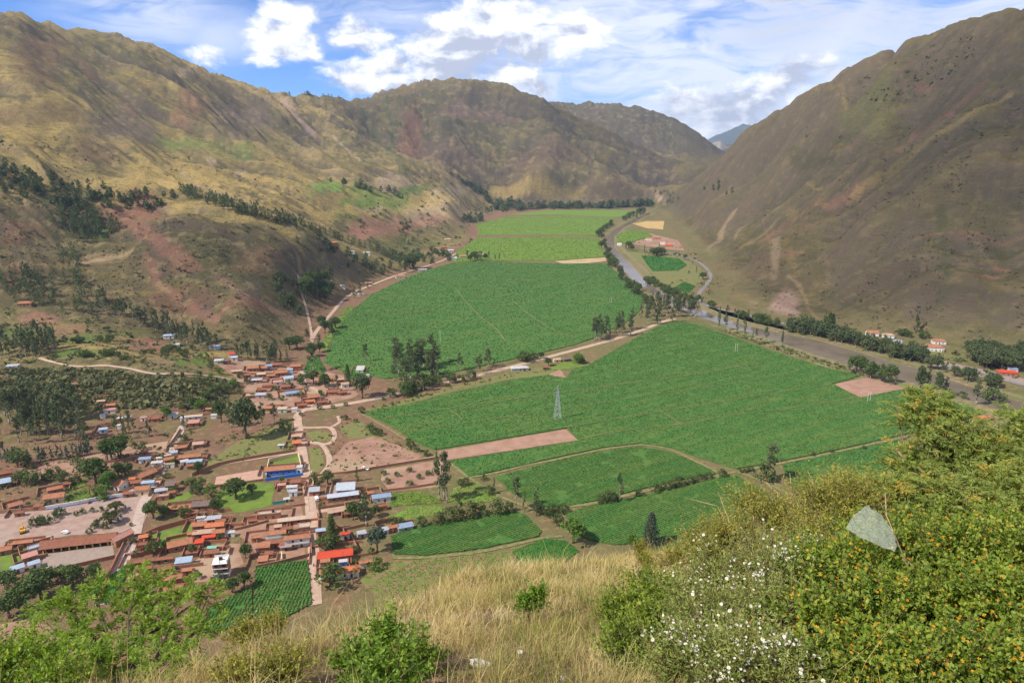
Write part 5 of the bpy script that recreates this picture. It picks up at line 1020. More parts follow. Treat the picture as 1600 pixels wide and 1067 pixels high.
 (504, 627, 14, .4, 22, 2.8, 'terra', 'adobe', 'brown tiled row right of the small bright orange roof', 'g'),
 (536, 612, 12, .5, 20, 2.8, 'terra', 'adobe', 'brown tiled roof by the start of the crossing road', 'g'),
 (410, 608, 12, .4, 10, 2.6, 'terra', 'adobe', 'brown hut just above the slate blue shed', 'g'),
 (467, 588, 11, .5, 20, 2.8, 'terra', 'adobe', 'brown roof right of the light blue hamlet shed', 'g'),
]
yr = random.Random(5); YARDS = []
for q in HS:
    u, v, w, ra, yw, hw, rf, wl, lab, kd = q
    root, ww, dd = house(u, v, w, ra, yw, hw, rf, wl, lab, kd, two=hw > 5)
    if u < 640 and v > 555 and w > 10 and 'gallery' not in lab and yr.random() < .8:
        L0, L1 = yr.uniform(1, 6), yr.uniform(1, 6); D1 = yr.uniform(4, 10); c_, s_ = math.cos(R(yw)), math.sin(R(yw)); bx_, by_ = root.location[:2]
        loc_ = [(-ww / 2 - L0, -dd / 2 + .4), (-ww / 2 - L0, dd / 2 + D1), (ww / 2 + L1, dd / 2 + D1), (ww / 2 + L1, -dd / 2 + .4)]; loc_ = loc_[:yr.choice([3, 4])]
        YARDS.append([(bx_ + p * c_ - q_ * s_, by_ + p * s_ + q_ * c_) for p, q_ in loc_])
    if 'balcony' in lab:
        g = Geo(); g.box(-ww / 2, ww / 2, -dd / 2 - 1.3, -dd / 2 - .003, 2.5, 2.7); g.build('balcony', WL['grey'], root)
        g = Geo(); g.box(-ww / 2, ww / 2, -dd / 2 - 1.3, -dd / 2 - 1.2, 2.703, 3.5); g.build('railing', FR, root)
    if 'gallery house' in lab:
        for k in range(9):
            g = Geo(); xx = -ww / 2 + 3 + k * (ww - 6) / 8; g.box(xx - .3, xx + .3, -dd / 2 - 2.0, -dd / 2 - 1.5, -.3, 2.7); g.build('post', WL['yellow'], root)
        g = Geo(); g.slab([(-ww / 2, -dd / 2 - 2.6, 2.72), (ww / 2, -dd / 2 - 2.6, 2.72), (ww / 2, -dd / 2 - .3, 3.45), (-ww / 2, -dd / 2 - .3, 3.45)], .16); g.build('porch_roof', RF['terra'], root)
        g = Geo(); g.box(-ww / 2 + 2, ww / 2 - 2, -dd / 2 - .06, -dd / 2 - .01, .1, 2.3); g.build('dark_arcade', DK, root)
    if 'hip roofed orange' in lab:
        for k in range(5):
            g = Geo(); xx = -ww / 2 + .6 + k * (ww - 1.2) / 4; g.box(xx - .22, xx + .22, -dd / 2 - .6, -dd / 2 - .2, -.4, 3.1); g.build('post', WL['white'], root)
    if 'water tank' in lab:
        g = Geo(); g.tube((2, 0, hw + .25), (2, 0, hw + 1.5), .7, .65, 10); g.build('water_tank', DK, root)
# the unfinished three-storey concrete house
def unfinished(u, v, wpx, yaw):
    g0 = hit1(u, v); x, y, z = g0; w = wpx * mpp(y); d = w * .85; h = 8.4
    root = empty('unfinished_house', (x, y, z), R(yaw)); tag(root, 'tall unfinished concrete and brick house with open floors and bare roof columns', 'house'); hx, hy = w / 2, d / 2
    for k in range(3):
        g = Geo(); z0 = k * 2.8; g.box(-hx + .15, hx - .15, -hy + .9 if k < 2 else -hy + .2, hy - .15, z0 + (-.3 if k == 0 else .253), z0 + 2.547); g.build('wall', WL['brick' if k else 'white'], root)
        s = Geo(); s.box(-hx, hx, -hy - .5, hy, z0 + 2.55, z0 + 2.8); s.build('floor_slab', WL['white' if k == 2 else 'grey'], root)
        for xx in (-hx * .5, hx * .5):
            o = Geo(); yy = -hy + (.85 if k < 2 else .15); o.box(xx - .8, xx + .8, yy - .05, yy + .02, z0 + .8, z0 + 2.1); o.build('window', DK, root)
    for xx in (-hx + .2, 0, hx - .2):
        for yy in (-hy + .2, hy - .2):
            c = Geo(); c.box(xx - .15, xx + .15, yy - .15, yy + .15, 8.403, 10.0); c.build('column', WL['grey'], root)
    b_ = Geo(); b_.box(-hx + .4, hx - .4, hy - .45, hy - .25, 8.403, 9.6); b_.box(hx - .4, hx - .2, -hy + .5, hy - .46, 8.403, 9.3); b_.build('parapet', WL['white'], root)
    t_ = Geo(); t_.box(-.8, .8, -.4, .8, 8.41, 9.7); t_.build('stair_hatch', DK, root)
unfinished(348, 898, 23, 10)
# ------------------------------------------------------------------ compound walls
def wall(lst, h, mat, label, th=.45, cap=None, name='compound_wall', world=None):
    w = np.array(world) if world is not None else smooth_line([hit1(*p)[:2] for p in lst], 8.0) if len(lst) > 2 else np.array([hit1(*p)[:2] for p in lst]); n = len(w)
    n = max(2, n); d = np.gradient(w, axis=0); d /= np.linalg.norm(d, axis=1)[:, None] + 1e-9; nm = np.stack([-d[:, 1], d[:, 0]], 1) * th / 2
    z = H(w[:, 0], w[:, 1]); V = np.concatenate([np.column_stack([w + nm, z - .5]), np.column_stack([w - nm, z - .5]), np.column_stack([w - nm, z + h]), np.column_stack([w + nm, z + h])])
    i = np.arange(n - 1); Q = np.concatenate([np.stack([k * n + i, k * n + i + 1, ((k + 1) % 4) * n + i + 1, ((k + 1) % 4) * n + i], 1) for k in range(4)] + [np.array([[0, n, 2 * n, 3 * n], [n - 1, 4 * n - 1, 3 * n - 1, 2 * n - 1]])])
    o = tag(link(name, np_mesh(name, V, Q[:, ::-1]), mat), label, 'wall')
    if cap is not None:
        V2 = np.concatenate([np.column_stack([w + nm * 1.35, z + cap[1]]), np.column_stack([w - nm * 1.35, z + cap[1]]), np.column_stack([w - nm * 1.35, z + cap[2]]), np.column_stack([w + nm * 1.35, z + cap[2]])])
        link(cap[3], np_mesh(cap[3], V2, Q[:, ::-1]), cap[0], o)
    return o
TW = material('tiled_coping', (.30, .125, .075), (.24, .10, .06), 1, .9)
for lst, h, m_, lab, cap in [
 ([(72, 797), (120, 789), (160, 781), (210, 774)], 2.6, WL['white'], 'long white wall with a blue base along the paved street', (WL['blue'], 0, .75, 'blue_base')),
 ([(0, 802), (40, 799), (72, 797)], 2.2, WL['adobe'], 'low adobe wall left of the cream house on the plaza street', None),
 ([(300, 744), (340, 728), (400, 716), (462, 706)], 2.4, WL['adobe'], 'reddish adobe wall along the lane above the sports court', None),
 ([(416, 748), (418, 735), (421, 722)], 2.8, WL['cream'], 'cream wall between the sports court and the school yard', None),
 ([(421, 722), (445, 716), (466, 712)], 2.6, WL['cream'], 'cream back wall of the school yard', None),
 ([(466, 712), (469, 722), (471, 734)], 2.6, WL['cream'], 'cream street wall of the school yard', None),
 ([(415, 752), (440, 748), (474, 743)], 2.2, WL['blue'], 'bright blue front wall of the school', None),
 ([(335, 761), (375, 756), (412, 751)], 1.6, WL['adobe'], 'low adobe wall in front of the sports court', None),
 ([(228, 838), (250, 828), (306, 813)], 2.4, WL['brick'], 'brick wall with a brown coping behind the lawn', (TW, 2.4, 2.65, 'coping')),
 ([(228, 840), (226, 850), (224, 862)], 2.4, WL['brick'], 'brick wall between the lawn and the grey lane', (TW, 2.4, 2.65, 'coping')),
 ([(205, 872), (250, 862), (300, 852), (340, 843)], 2.2, WL['brick'], 'long brick wall below the lawn and the orange hall', (TW, 2.2, 2.45, 'coping')),
 ([(60, 897), (110, 888), (180, 872)], 2.2, WL['adobe'], 'red adobe wall along the front of the courtyard', None),
 ([(184, 872), (175, 892), (163, 920), (153, 945)], 2.2, WL['adobe'], 'red adobe wall down the left side of the grey lane', (TW, 2.2, 2.4, 'coping')),
 ([(196, 845), (190, 860), (184, 872)], 2.2, WL['adobe'], 'adobe wall between the pink gable and the grey lane', None),
 ([(400, 888), (440, 880), (484, 869)], 2.0, WL['adobe'], 'red wall between the yards and the maize plot', None),
 ([(484, 835), (486, 850), (487, 869)], 2.2, WL['brick'], 'brick street wall in front of the balcony house', None),
 ([(440, 866), (441, 878)], 2.0, WL['cream'], 'cream partition wall between two yards', None),
 ([(487, 740), (490, 760)], 2.2, WL['cream'], 'cream wall on the right edge of the street', None),
 ([(485, 745), (540, 740), (600, 730), (700, 714)], 1.8, WL['adobe'], 'long adobe wall below the bare reddish lot', None),
 ([(497, 782), (520, 780), (556, 772)], 2.2, WL['brick'], 'brick wall in front of the barn yard', None),
 ([(600, 768), (650, 762), (700, 754)], 1.6, WL['adobe'], 'low adobe wall above the emerald plot', None),
 ([(398, 802), (430, 796), (478, 789)], 1.6, WL['adobe'], 'low adobe wall at the back of the reddish lots', None),
 ([(545, 832), (552, 846), (560, 862)], 2.0, WL['adobe'], 'adobe wall between the red roofed house and the green lot', None),
 ([(355, 832), (395, 822), (420, 815)], 1.6, WL['adobe'], 'broken adobe wall across the reddish lot', None),
 ([(262, 700), (272, 688), (282, 672)], 2.0, WL['adobe'], 'adobe wall along the left of the upper lane', None),
 ([(160, 724), (200, 719), (232, 713)], 1.8, WL['adobe'], 'adobe wall across the fallow ground left of the lane', None),
 ([(138, 788), (150, 770), (168, 762)], 1.8, WL['adobe'], 'adobe wall beside the green garden plots', None),
 ([(0, 690), (0, 700)], 1.8, WL['adobe'], 'short adobe wall at the left edge of the view', None)]:
    wall(lst, h, m_, lab, cap=cap)
for y_ in YARDS: tag(wall(None, yr.uniform(1.4, 2.1), WL[yr.choice(['adobe', 'adobe', 'brick'])], 'low reddish adobe wall closing the yard behind a village house', world=y_, th=.4), None, None, 'adobe yard walls of the village')
# ------------------------------------------------------------------ lattice tower in the maize, slim line poles
ST = material('galvanised_steel', (.42, .44, .45), rough=.5, metal=.4)
def pylon(u, v, hpx, label, base=2.4):
    x, y, z = hit1(u, v); h = hpx * mpp(y) * 1.06; root = empty('transmission_tower', (x, y, z), R(18)); tag(root, label, 'pylon')
    def half(t): return base * (1 - t) ** 1.15 * .95 + .28
    lv = [0, .16, .31, .44, .55, .65, .74, .82, .90, 1.0]
    for sx in (-1, 1):
        for sy in (-1, 1):
            g = Geo()
            g.path([(sx * half(t), sy * half(t), t * h) for t in lv], [.15 - .07 * t for t in lv], 4); g.build('leg', ST, root)
    for i in range(len(lv) - 1):
        g = Geo(); a, c = half(lv[i]), half(lv[i + 1]); z0, z1 = lv[i] * h, lv[i + 1] * h
        for r_ in range(4):
            qa = [(a, -a), (a, a), (-a, a), (-a, -a)]; qc = [(c, -c), (c, c), (-c, c), (-c, -c)]
            p, q_ = qa[r_], qa[(r_ + 1) % 4]; p2, q2 = qc[r_], qc[(r_ + 1) % 4]
            g.tube((*p, z0), (*q2, z1), .07, .07, 4); g.tube((*q_, z0), (*p2, z1), .07, .07, 4); g.tube((*p2, z1), (*q2, z1), .06, .06, 4)
        g.build('brace', ST, root)
    for t, L in ((.72, 3.2), (.82, 3.0), (.92, 2.4)):
        g = Geo(); zz = t * h
        for s in (-1, 1):
            g.tube((s * half(t), 0, zz + .5), (s * L, 0, zz), .07, .05, 4); g.tube((s * half(t), 0, zz - .5), (s * L, 0, zz), .07, .05, 4); g.tube((s * L, 0, zz), (s * L, 0, zz - 1.1), .06, .09, 5)
        g.build('cross_arm', ST, root)
    f = Geo()
    for sx in (-1, 1):
        for sy in (-1, 1): f.box(sx * half(0) - .4, sx * half(0) + .4, sy * half(0) - .4, sy * half(0) + .4, -.5, .5)
    f.build('footing', WL['grey'], root)
pylon(871, 655, 52, 'grey steel lattice transmission tower standing in the maize')
def hpole(u, v, hpx, label, n=2):
    x, y, z = hit1(u, v); h = hpx * mpp(y) * 1.04; root = empty('line_pole', (x, y, z), R(18)); tag(root, label, 'pole')
    for s in ((-1, 1) if n == 2 else (0,)):
        g = Geo(); g.tube((s * 1.3, 0, -.5), (s * 1.3, 0, h), .13, .09, 6); g.build('post', FR, root)
    g = Geo(); g.tube((-2.0, 0, h * .9), (2.0, 0, h * .9), .06, .06, 5); g.build('cross_arm', FR, root)
hpole(1150, 551, 15, 'pair of thin pale line poles in the middle of the great field'); hpole(1357, 628, 16, 'pair of thin pale line poles near the ploughed square'); hpole(688, 534, 17, 'thin pale line mast behind the eucalyptus grove', 1); hpole(954, 473, 9, 'thin pale line poles in the far field, near the river')
for i, (u, v, h, lab) in enumerate([(484, 800, 22, 'thin wooden power pole at the right edge of the street, middle'), (481, 760, 20, 'thin wooden power pole by the blue school'), (404, 868, 26, 'grey pole in the yards left of the street'), (205, 870, 30, 'grey concrete pole on the paved lane'), (33, 800, 22, 'grey pole left of the cream house on the plaza street'), (242, 812, 18, 'grey lamp pole at the corner of the plaza')]):
    x, y, z = hit1(u, v); hh = h * mpp(y) * 1.1; root = empty('power_pole', (x, y, z)); tag(root, lab, 'pole')
    g = Geo(); g.tube((0, 0, -.4), (0, 0, hh), .16, .10, 6); g.build('post', WL['grey'], root); g = Geo(); g.tube((-.9, 0, hh - .5), (.9, 0, hh - .5), .07, .07, 5); g.build('cross_arm', WD, root)
# ------------------------------------------------------------------ vehicles
CARW = material('white_paint', (.72, .72, .70), rough=.35, spec=.5); GLASS = material('car_glass', (.03, .035, .04), rough=.1, spec=.6); TYRE = material('tyre', (.02, .02, .02), rough=.9); YEL = material('yellow_paint', (.62, .36, .03), (.5, .28, .03), 1, .6)
def prism(g, prof, x0, x1):
    n = len(prof); g.add([(x0, p[0], p[1]) for p in prof] + [(x1, p[0], p[1]) for p in prof], [tuple(range(n - 1, -1, -1)), tuple(range(n, 2 * n))] + [(i, (i + 1) % n, n + (i + 1) % n, n + i) for i in range(n)])
def vehicle(u, v, yaw, label, cat, kind='car', paint=None, name='parked_car'):
    x, y, z = hit1(u, v); root = empty(name, (x, y, z + .15), R(yaw)); tag(root, label, cat); paint = paint or CARW
    prof = {'car': [(-2.1, .35), (2.1, .35), (2.15, .8), (1.2, .95), (.5, 1.45), (-1.4, 1.45), (-2.0, .95), (-2.15, .8)], 'van': [(-2.5, .4), (2.5, .4), (2.55, 1.0), (2.0, 1.2), (1.5, 2.0), (-2.45, 2.05)], 'truck': [(-2.6, .6), (2.6, .6), (2.6, 1.4), (2.2, 1.45), (1.9, 2.1), (.7, 2.1), (.6, 1.1), (-2.6, 1.1)]}[kind]
    g = Geo(); prism(g, prof, -.85, .85); g.build('body', paint, root)
    g = Geo()
    if kind == 'car': prism(g, [(.55, 1.0), (1.1, .97), (.55, 1.38), (-1.3, 1.38), (-1.85, .98)], -.87, .87)
    else: prism(g, [(1.0, 1.25), (2.05, 1.25), (1.62, 1.9), (1.0, 1.9)], -.87, .87)
    g.build('window', GLASS, root)
    for sx in (-1, 1):
        for yy in (-1.35, 1.35):
            w = Geo(); w.tube((sx * .62, yy, .25), (sx * .9, yy, .25), .36, .36, 10); w.build('wheel', TYRE, root)
    return root
vehicle(102, 833, 70, 'white car parked on the plaza in front of the long gallery', 'car')
vehicle(495, 781, 30, 'white van parked at the mouth of the barn yard', 'van', 'van', name='parked_van')
vehicle(571, 734, 70, 'little white truck on the earth lane by the adobe wall', 'truck', 'truck', name='parked_truck')
vehicle(189, 812, 20, 'white three wheeled taxi beside the plaza palm', 'car', 'car')
vehicle(78, 842, 75, 'pale car behind the left end of the long gallery', 'car', 'car', material('pale_paint', (.45, .40, .30), rough=.4))
def excavator(u, v):
    x, y, z = hit1(u, v); root = empty('excavator', (x, y, z + .1), R(40)); tag(root, 'yellow excavator standing on the plaza by the planted bed', 'excavator')
    g = Geo()
    for s in (-1, 1): g.box(s * 1.1 - .3, s * 1.1 + .3, -1.8, 1.8, 0, .8)
    g.build('track', TYRE, root)
    g = Geo(); g.box(-1.2, 1.2, -1.8, 1.2, .85, 1.9); g.box(-1.1, .1, .1, 1.3, 1.903, 3.0); g.build('cab', YEL, root)
    g = Geo(); g.path([(.5, 1.2, 1.6), (.5, 3.2, 4.0), (.5, 5.2, 3.0), (.5, 5.0, 1.0)], [.28, .25, .2, .16], 5); g.build('boom', YEL, root)
    g = Geo(); g.box(0, 1.0, 4.5, 5.4, .3, 1.0); g.build('bucket', TYRE, root)
    g = Geo(); g.box(-1.0, .0, 1.303, 1.33, 2.1, 2.9); g.build('window', GLASS, root)
excavator(36, 832)
def motorbike(u, v):
    x, y, z = hit1(u, v); root = empty('motorcycle', (x, y, z + .24), R(10)); tag(root, 'dark motorcycle standing in the middle of the dirt street', 'motorcycle')
    for yy in (-.65, .65):
        w = Geo(); w.tube((-.06, yy, .32), (.06, yy, .32), .32, .32, 12); w.build('wheel', TYRE, root)
    g = Geo(); g.path([(0, -.65, .35), (0, -.3, .75), (0, .4, .8), (0, .65, .35)], [.07, .14, .16, .06], 6); g.build('frame', TYRE, root)
    g = Geo(); g.path([(0, -.75, .82), (0, -.1, .8)], [.12, .15], 6); g.build('seat', DK, root); g = Geo(); g.tube((-.35, .45, 1.0), (.35, .45, 1.0), .03, .03, 5); g.build('handlebar', ST, root)
motorbike(490, 884)
NETM = material('green_net', (.05, .30, .22), rough=.9)
g = Geo(); x_, y_, z_ = hit1(436, 787); g.box(-3.5, 3.5, -.05, .05, 0, 2.0); o = g.build('green_net', NETM); o.location = (x_, y_, z_); o.rotation_euler = (0, 0, R(18)); tag(o, 'green shade net at the lower right of the bright garden', 'net')
# ------------------------------------------------------------------ trees
def leaf_mat(name, c0, c1, trans=.25, scale=1.2, rough=.7):
    m = bpy.data.materials.new(name); m.use_nodes = True; t = m.node_tree; t.nodes.clear(); q = NB(t)
    a = q.n('ShaderNodeAttribute'); a.attribute_name = 'hue'; oi = q.n('ShaderNodeObjectInfo')
    f = q.math('ADD', q.math('MULTIPLY', a.outputs['Fac'], .75), q.math('MULTIPLY', oi.outputs['Random'], .35), clamp=True)
    c = q.mix(f, (*c0, 1), (*c1, 1))
    bs = q.n('ShaderNodeBsdfPrincipled'); q.put(bs.inputs['Base Color'], c); bs.inputs['Roughness'].default_value = rough; bs.inputs['Specular IOR Level'].default_value = .2
    tr = q.n('ShaderNodeBsdfTranslucent'); q.put(tr.inputs[0], q.mix(1.0, c, (1.2, 1.3, .5, 1), 'MULTIPLY'))
    mx = q.n('ShaderNodeMixShader'); mx.inputs[0].default_value = trans; o = q.n('ShaderNodeOutputMaterial')
    t.links.new(bs.outputs[0], mx.inputs[1]); t.links.new(tr.outputs[0], mx.inputs[2]); t.links.new(mx.outputs[0], o.inputs[0]); return m
L_EUC = leaf_mat('eucalyptus_leaf', (.060, .090, .036), (.130, .150, .060)); L_BRD = leaf_mat('broad_leaf', (.055, .095, .026), (.120, .155, .042)); L_BRT = leaf_mat('bright_leaf', (.075, .150, .020), (.12, .20, .030))
L_CON = leaf_mat('conifer_leaf', (.060, .085, .050), (.10, .12, .075)); L_YNG = leaf_mat('young_eucalyptus_leaf', (.065, .105, .075), (.11, .145, .10)); L_OLV = leaf_mat('olive_leaf', (.10, .12, .035), (.16, .16, .055)); L_PLM = leaf_mat('palm_leaf', (.075, .085, .028), (.15, .13, .045))
BARK = material('bark', (.16, .115, .08), (.10, .07, .05), 2, .95); BARKP = material('pale_bark', (.30, .25, .19), (.20, .16, .12), 1.5, .9)
def cards(cen, size, r, flat=.0, asp=1.5):
    """leaf sprays: one bent quad each"""
    n = len(cen); d = r.normal(size=(n, 3)); d[:, 2] *= 1 - flat; d /= np.linalg.norm(d, axis=1)[:, None]; e = np.cross(d, r.normal(size=(n, 3))); e /= np.linalg.norm(e, axis=1)[:, None] + 1e-9
    s = size * r.uniform(.6, 1.4, n)[:, None]; nn_ = np.cross(d, e)
    V = np.stack([cen - d * s * asp * .5, cen + e * s * .5 + nn_ * s * .15, cen + d * s * asp * .5, cen - e * s * .5 + nn_ * s * .15], 1)
    return V.reshape(-1, 3), np.arange(4 * n).reshape(-1, 4)
def tree_kind(kind, seed):
    """trunk and crown meshes of a tree about 10 m high (20 m eucalyptus is scaled)"""
    r = np.random.default_rng(seed); g = Geo(); cen = []; hs = []; sz = .5
    def clump(p, rad, n, fl=.75):
        q = r.normal(size=(n, 3)); q /= np.linalg.norm(q, axis=1)[:, None]; q *= (r.uniform(.25, 1, n) ** .45)[:, None] * rad; q[:, 2] *= fl
        cen.append(np.array(p) + q); hs.append(np.clip(.45 + .3 * r.normal() + r.normal(0, .16, n), 0, 1))
    if kind == 'euc':
        lean = r.normal(0, .35, 2); pts = [(lean[0] * t ** 1.5 + r.normal(0, .06), lean[1] * t ** 1.5, 9.2 * t) for t in np.linspace(0, 1, 7)]
        pts[0] = (0, 0, -.4); g.path(pts, [.20, .17, .15, .12, .09, .06, .03], 6)
        for i in range(15):
            t = r.uniform(.30, .97); a = r.uniform(0, 6.28); p0 = np.array(pts[0]) + (np.array([lean[0] * t ** 1.5, lean[1] * t ** 1.5, 9.2 * t]) - np.array(pts[0]))
            L = (1.35 - t * .9) * r.uniform(.7, 1.3); p1 = p0 + np.array([math.cos(a) * L, math.sin(a) * L, L * .75]); g.tube(p0, p1, .06, .02, 4, False); clump(p1, r.uniform(.45, .85), 34, 1.05)
        clump((lean[0], lean[1], 9.3), .55, 30, 1.5); sz = .30
    elif kind == 'slim':
        g.path([(0, 0, -.4), (.05, 0, 4), (.1, .05, 9)], [.15, .10, .03], 6)
        for i in range(13):
            t = .2 + .78 * i / 12; a = r.uniform(0, 6.28); L = .5 * (1.15 - t) + .12; p1 = (math.cos(a) * L, math.sin(a) * L, 9.2 * t); g.tube((0, 0, 9.2 * t - .3), p1, .04, .02, 4, False); clump(p1, .55 * (1.25 - t), 30, 1.5)
        sz = .28
    elif kind == 'con':
        g.path([(0, 0, -.4), (0, 0, 9.6)], [.22, .03], 7)
        for k in range(16):
            t = .08 + .9 * k / 15; L = 2.3 * (1 - t) ** .8 + .15
            for a in np.arange(6) + r.uniform(0, 6): 
                p1 = (math.cos(a * 1.047) * L, math.sin(a * 1.047) * L, 9.6 * t - L * .15); g.tube((0, 0, 9.6 * t), p1, .04, .015, 3, False)
                for w in (.55, 1.0): clump((p1[0] * w, p1[1] * w, 9.6 * t - L * .15 * w), .26 + .16 * L, 9, .6)
        sz = .30
    elif kind == 'round':
        g.path([(0, 0, -.4), (.1, 0, 1.8), (.2, .1, 3.6)], [.42, .33, .2], 7)
        for i in range(26):
            q = r.normal(size=3); q /= np.linalg.norm(q); q[2] = abs(q[2]) * .9 - .12; p1 = np.array([q[0] * 3.1, q[1] * 3.1, 4.6 + q[2] * 3.6]) * np.array([1, 1, 1]) * 1.0; p1[:2] *= r.uniform(.7, 1.1)
            g.tube((.15, .05, 2.6), p1, .12, .03, 4, False); clump(p1, r.uniform(1.0, 1.6), 44, .8)
        clump((0, 0, 6.0), 2.2, 80, .8); sz = .50
    elif kind == 'bush':
        g.path([(0, 0, -.5), (0, 0, 2.5)], [.35, .12], 5)
        for i in range(14):
            q = r.normal(size=3); q /= np.linalg.norm(q); q[2] = abs(q[2]); p1 = np.array([q[0] * 3.4, q[1] * 3.4, 1.8 + q[2] * 4.8]); g.tube((0, 0, .5), p1, .10, .03, 4, False); clump(p1, r.uniform(1.2, 2.1), 34, .85)
        sz = .62
    elif kind == 'palm':
        g.path([(0, 0, -.3), (0, 0, 3.2)], [.55, .45], 8); sz = .22
        for i in range(34):
            a = i * 2.4; el = r.uniform(.1, 1.2); L = 3.6
            for t in np.linspace(.15, 1, 9): cen.append(np.array([[math.cos(a) * L * t * math.cos(el * .7), math.sin(a) * L * t * math.cos(el * .7), 3.3 + L * t * math.sin(el) * .8 - 2.3 * t * t]]) + r.normal(0, .12, (3, 3))); hs.append(np.full(3, np.clip(.9 - el, 0, 1)))
        sz = .45
    cen = np.concatenate(cen); hue = np.concatenate(hs); V, F = cards(cen, sz, r)
    return g.mesh('trunk', True), np_mesh('crown', V, F, False, {'hue': np.repeat(hue, 4)})
PROTO = {}
for kd, n in (('euc', 5), ('slim', 3), ('con', 2), ('round', 4), ('bush', 5), ('palm', 1)): PROTO[kd] = [tree_kind(kd, 100 + i * 7 + len(kd)) for i in range(n)]
KM = {'euc': ('eucalyptus_tree', L_EUC, BARKP, 'eucalyptus', 9.6), 'slim': ('slender_tree', L_EUC, BARKP, 'tree', 9.3), 'con': ('conifer_tree', L_CON, BARK, 'conifer', 9.8), 'round': ('broadleaf_tree', L_BRD, BARK, 'tree', 8.6), 'bush': ('bush', L_BRD, BARK, 'bush', 7.0), 'palm': ('palm_tree', L_PLM, BARK, 'palm', 5.0)}
_cm = {}
def meshes(kd, i, leaf):
    key = (kd, i, leaf.name)
    if key not in _cm:
        t, c = PROTO[kd][i]; c2 = c if not c.materials else c.copy()
        c2.materials.clear(); c2.materials.append(leaf)
        if not t.materials: t.materials.append(KM[kd][2])
        _cm[key] = (t, c2)
    return _cm[key]
tri = random.Random(11)
def tree(x, y, h, kd, label, group=None, leaf=None, wide=1.0):
    nm, lf, bk, cat, hh = KM[kd]; i = tri.randrange(len(PROTO[kd])); t, c = meshes(kd, i, leaf or lf); s = h / hh
    root = empty(nm, (x, y, float(H(x, y))), tri.uniform(0, 6.28)); root.scale = (s * wide, s * wide, s); tag(root, label, cat, group)
    link('trunk', t, None, root); link('crown', c, None, root); return root
def tree_px(u, v, hpx, kd, label, group=None, leaf=None, wide=1.0):
    x, y, z = hit1(u, v); return tree(x, y, hpx * mpp(y, z) * 1.05, kd, label, group, leaf, wide)
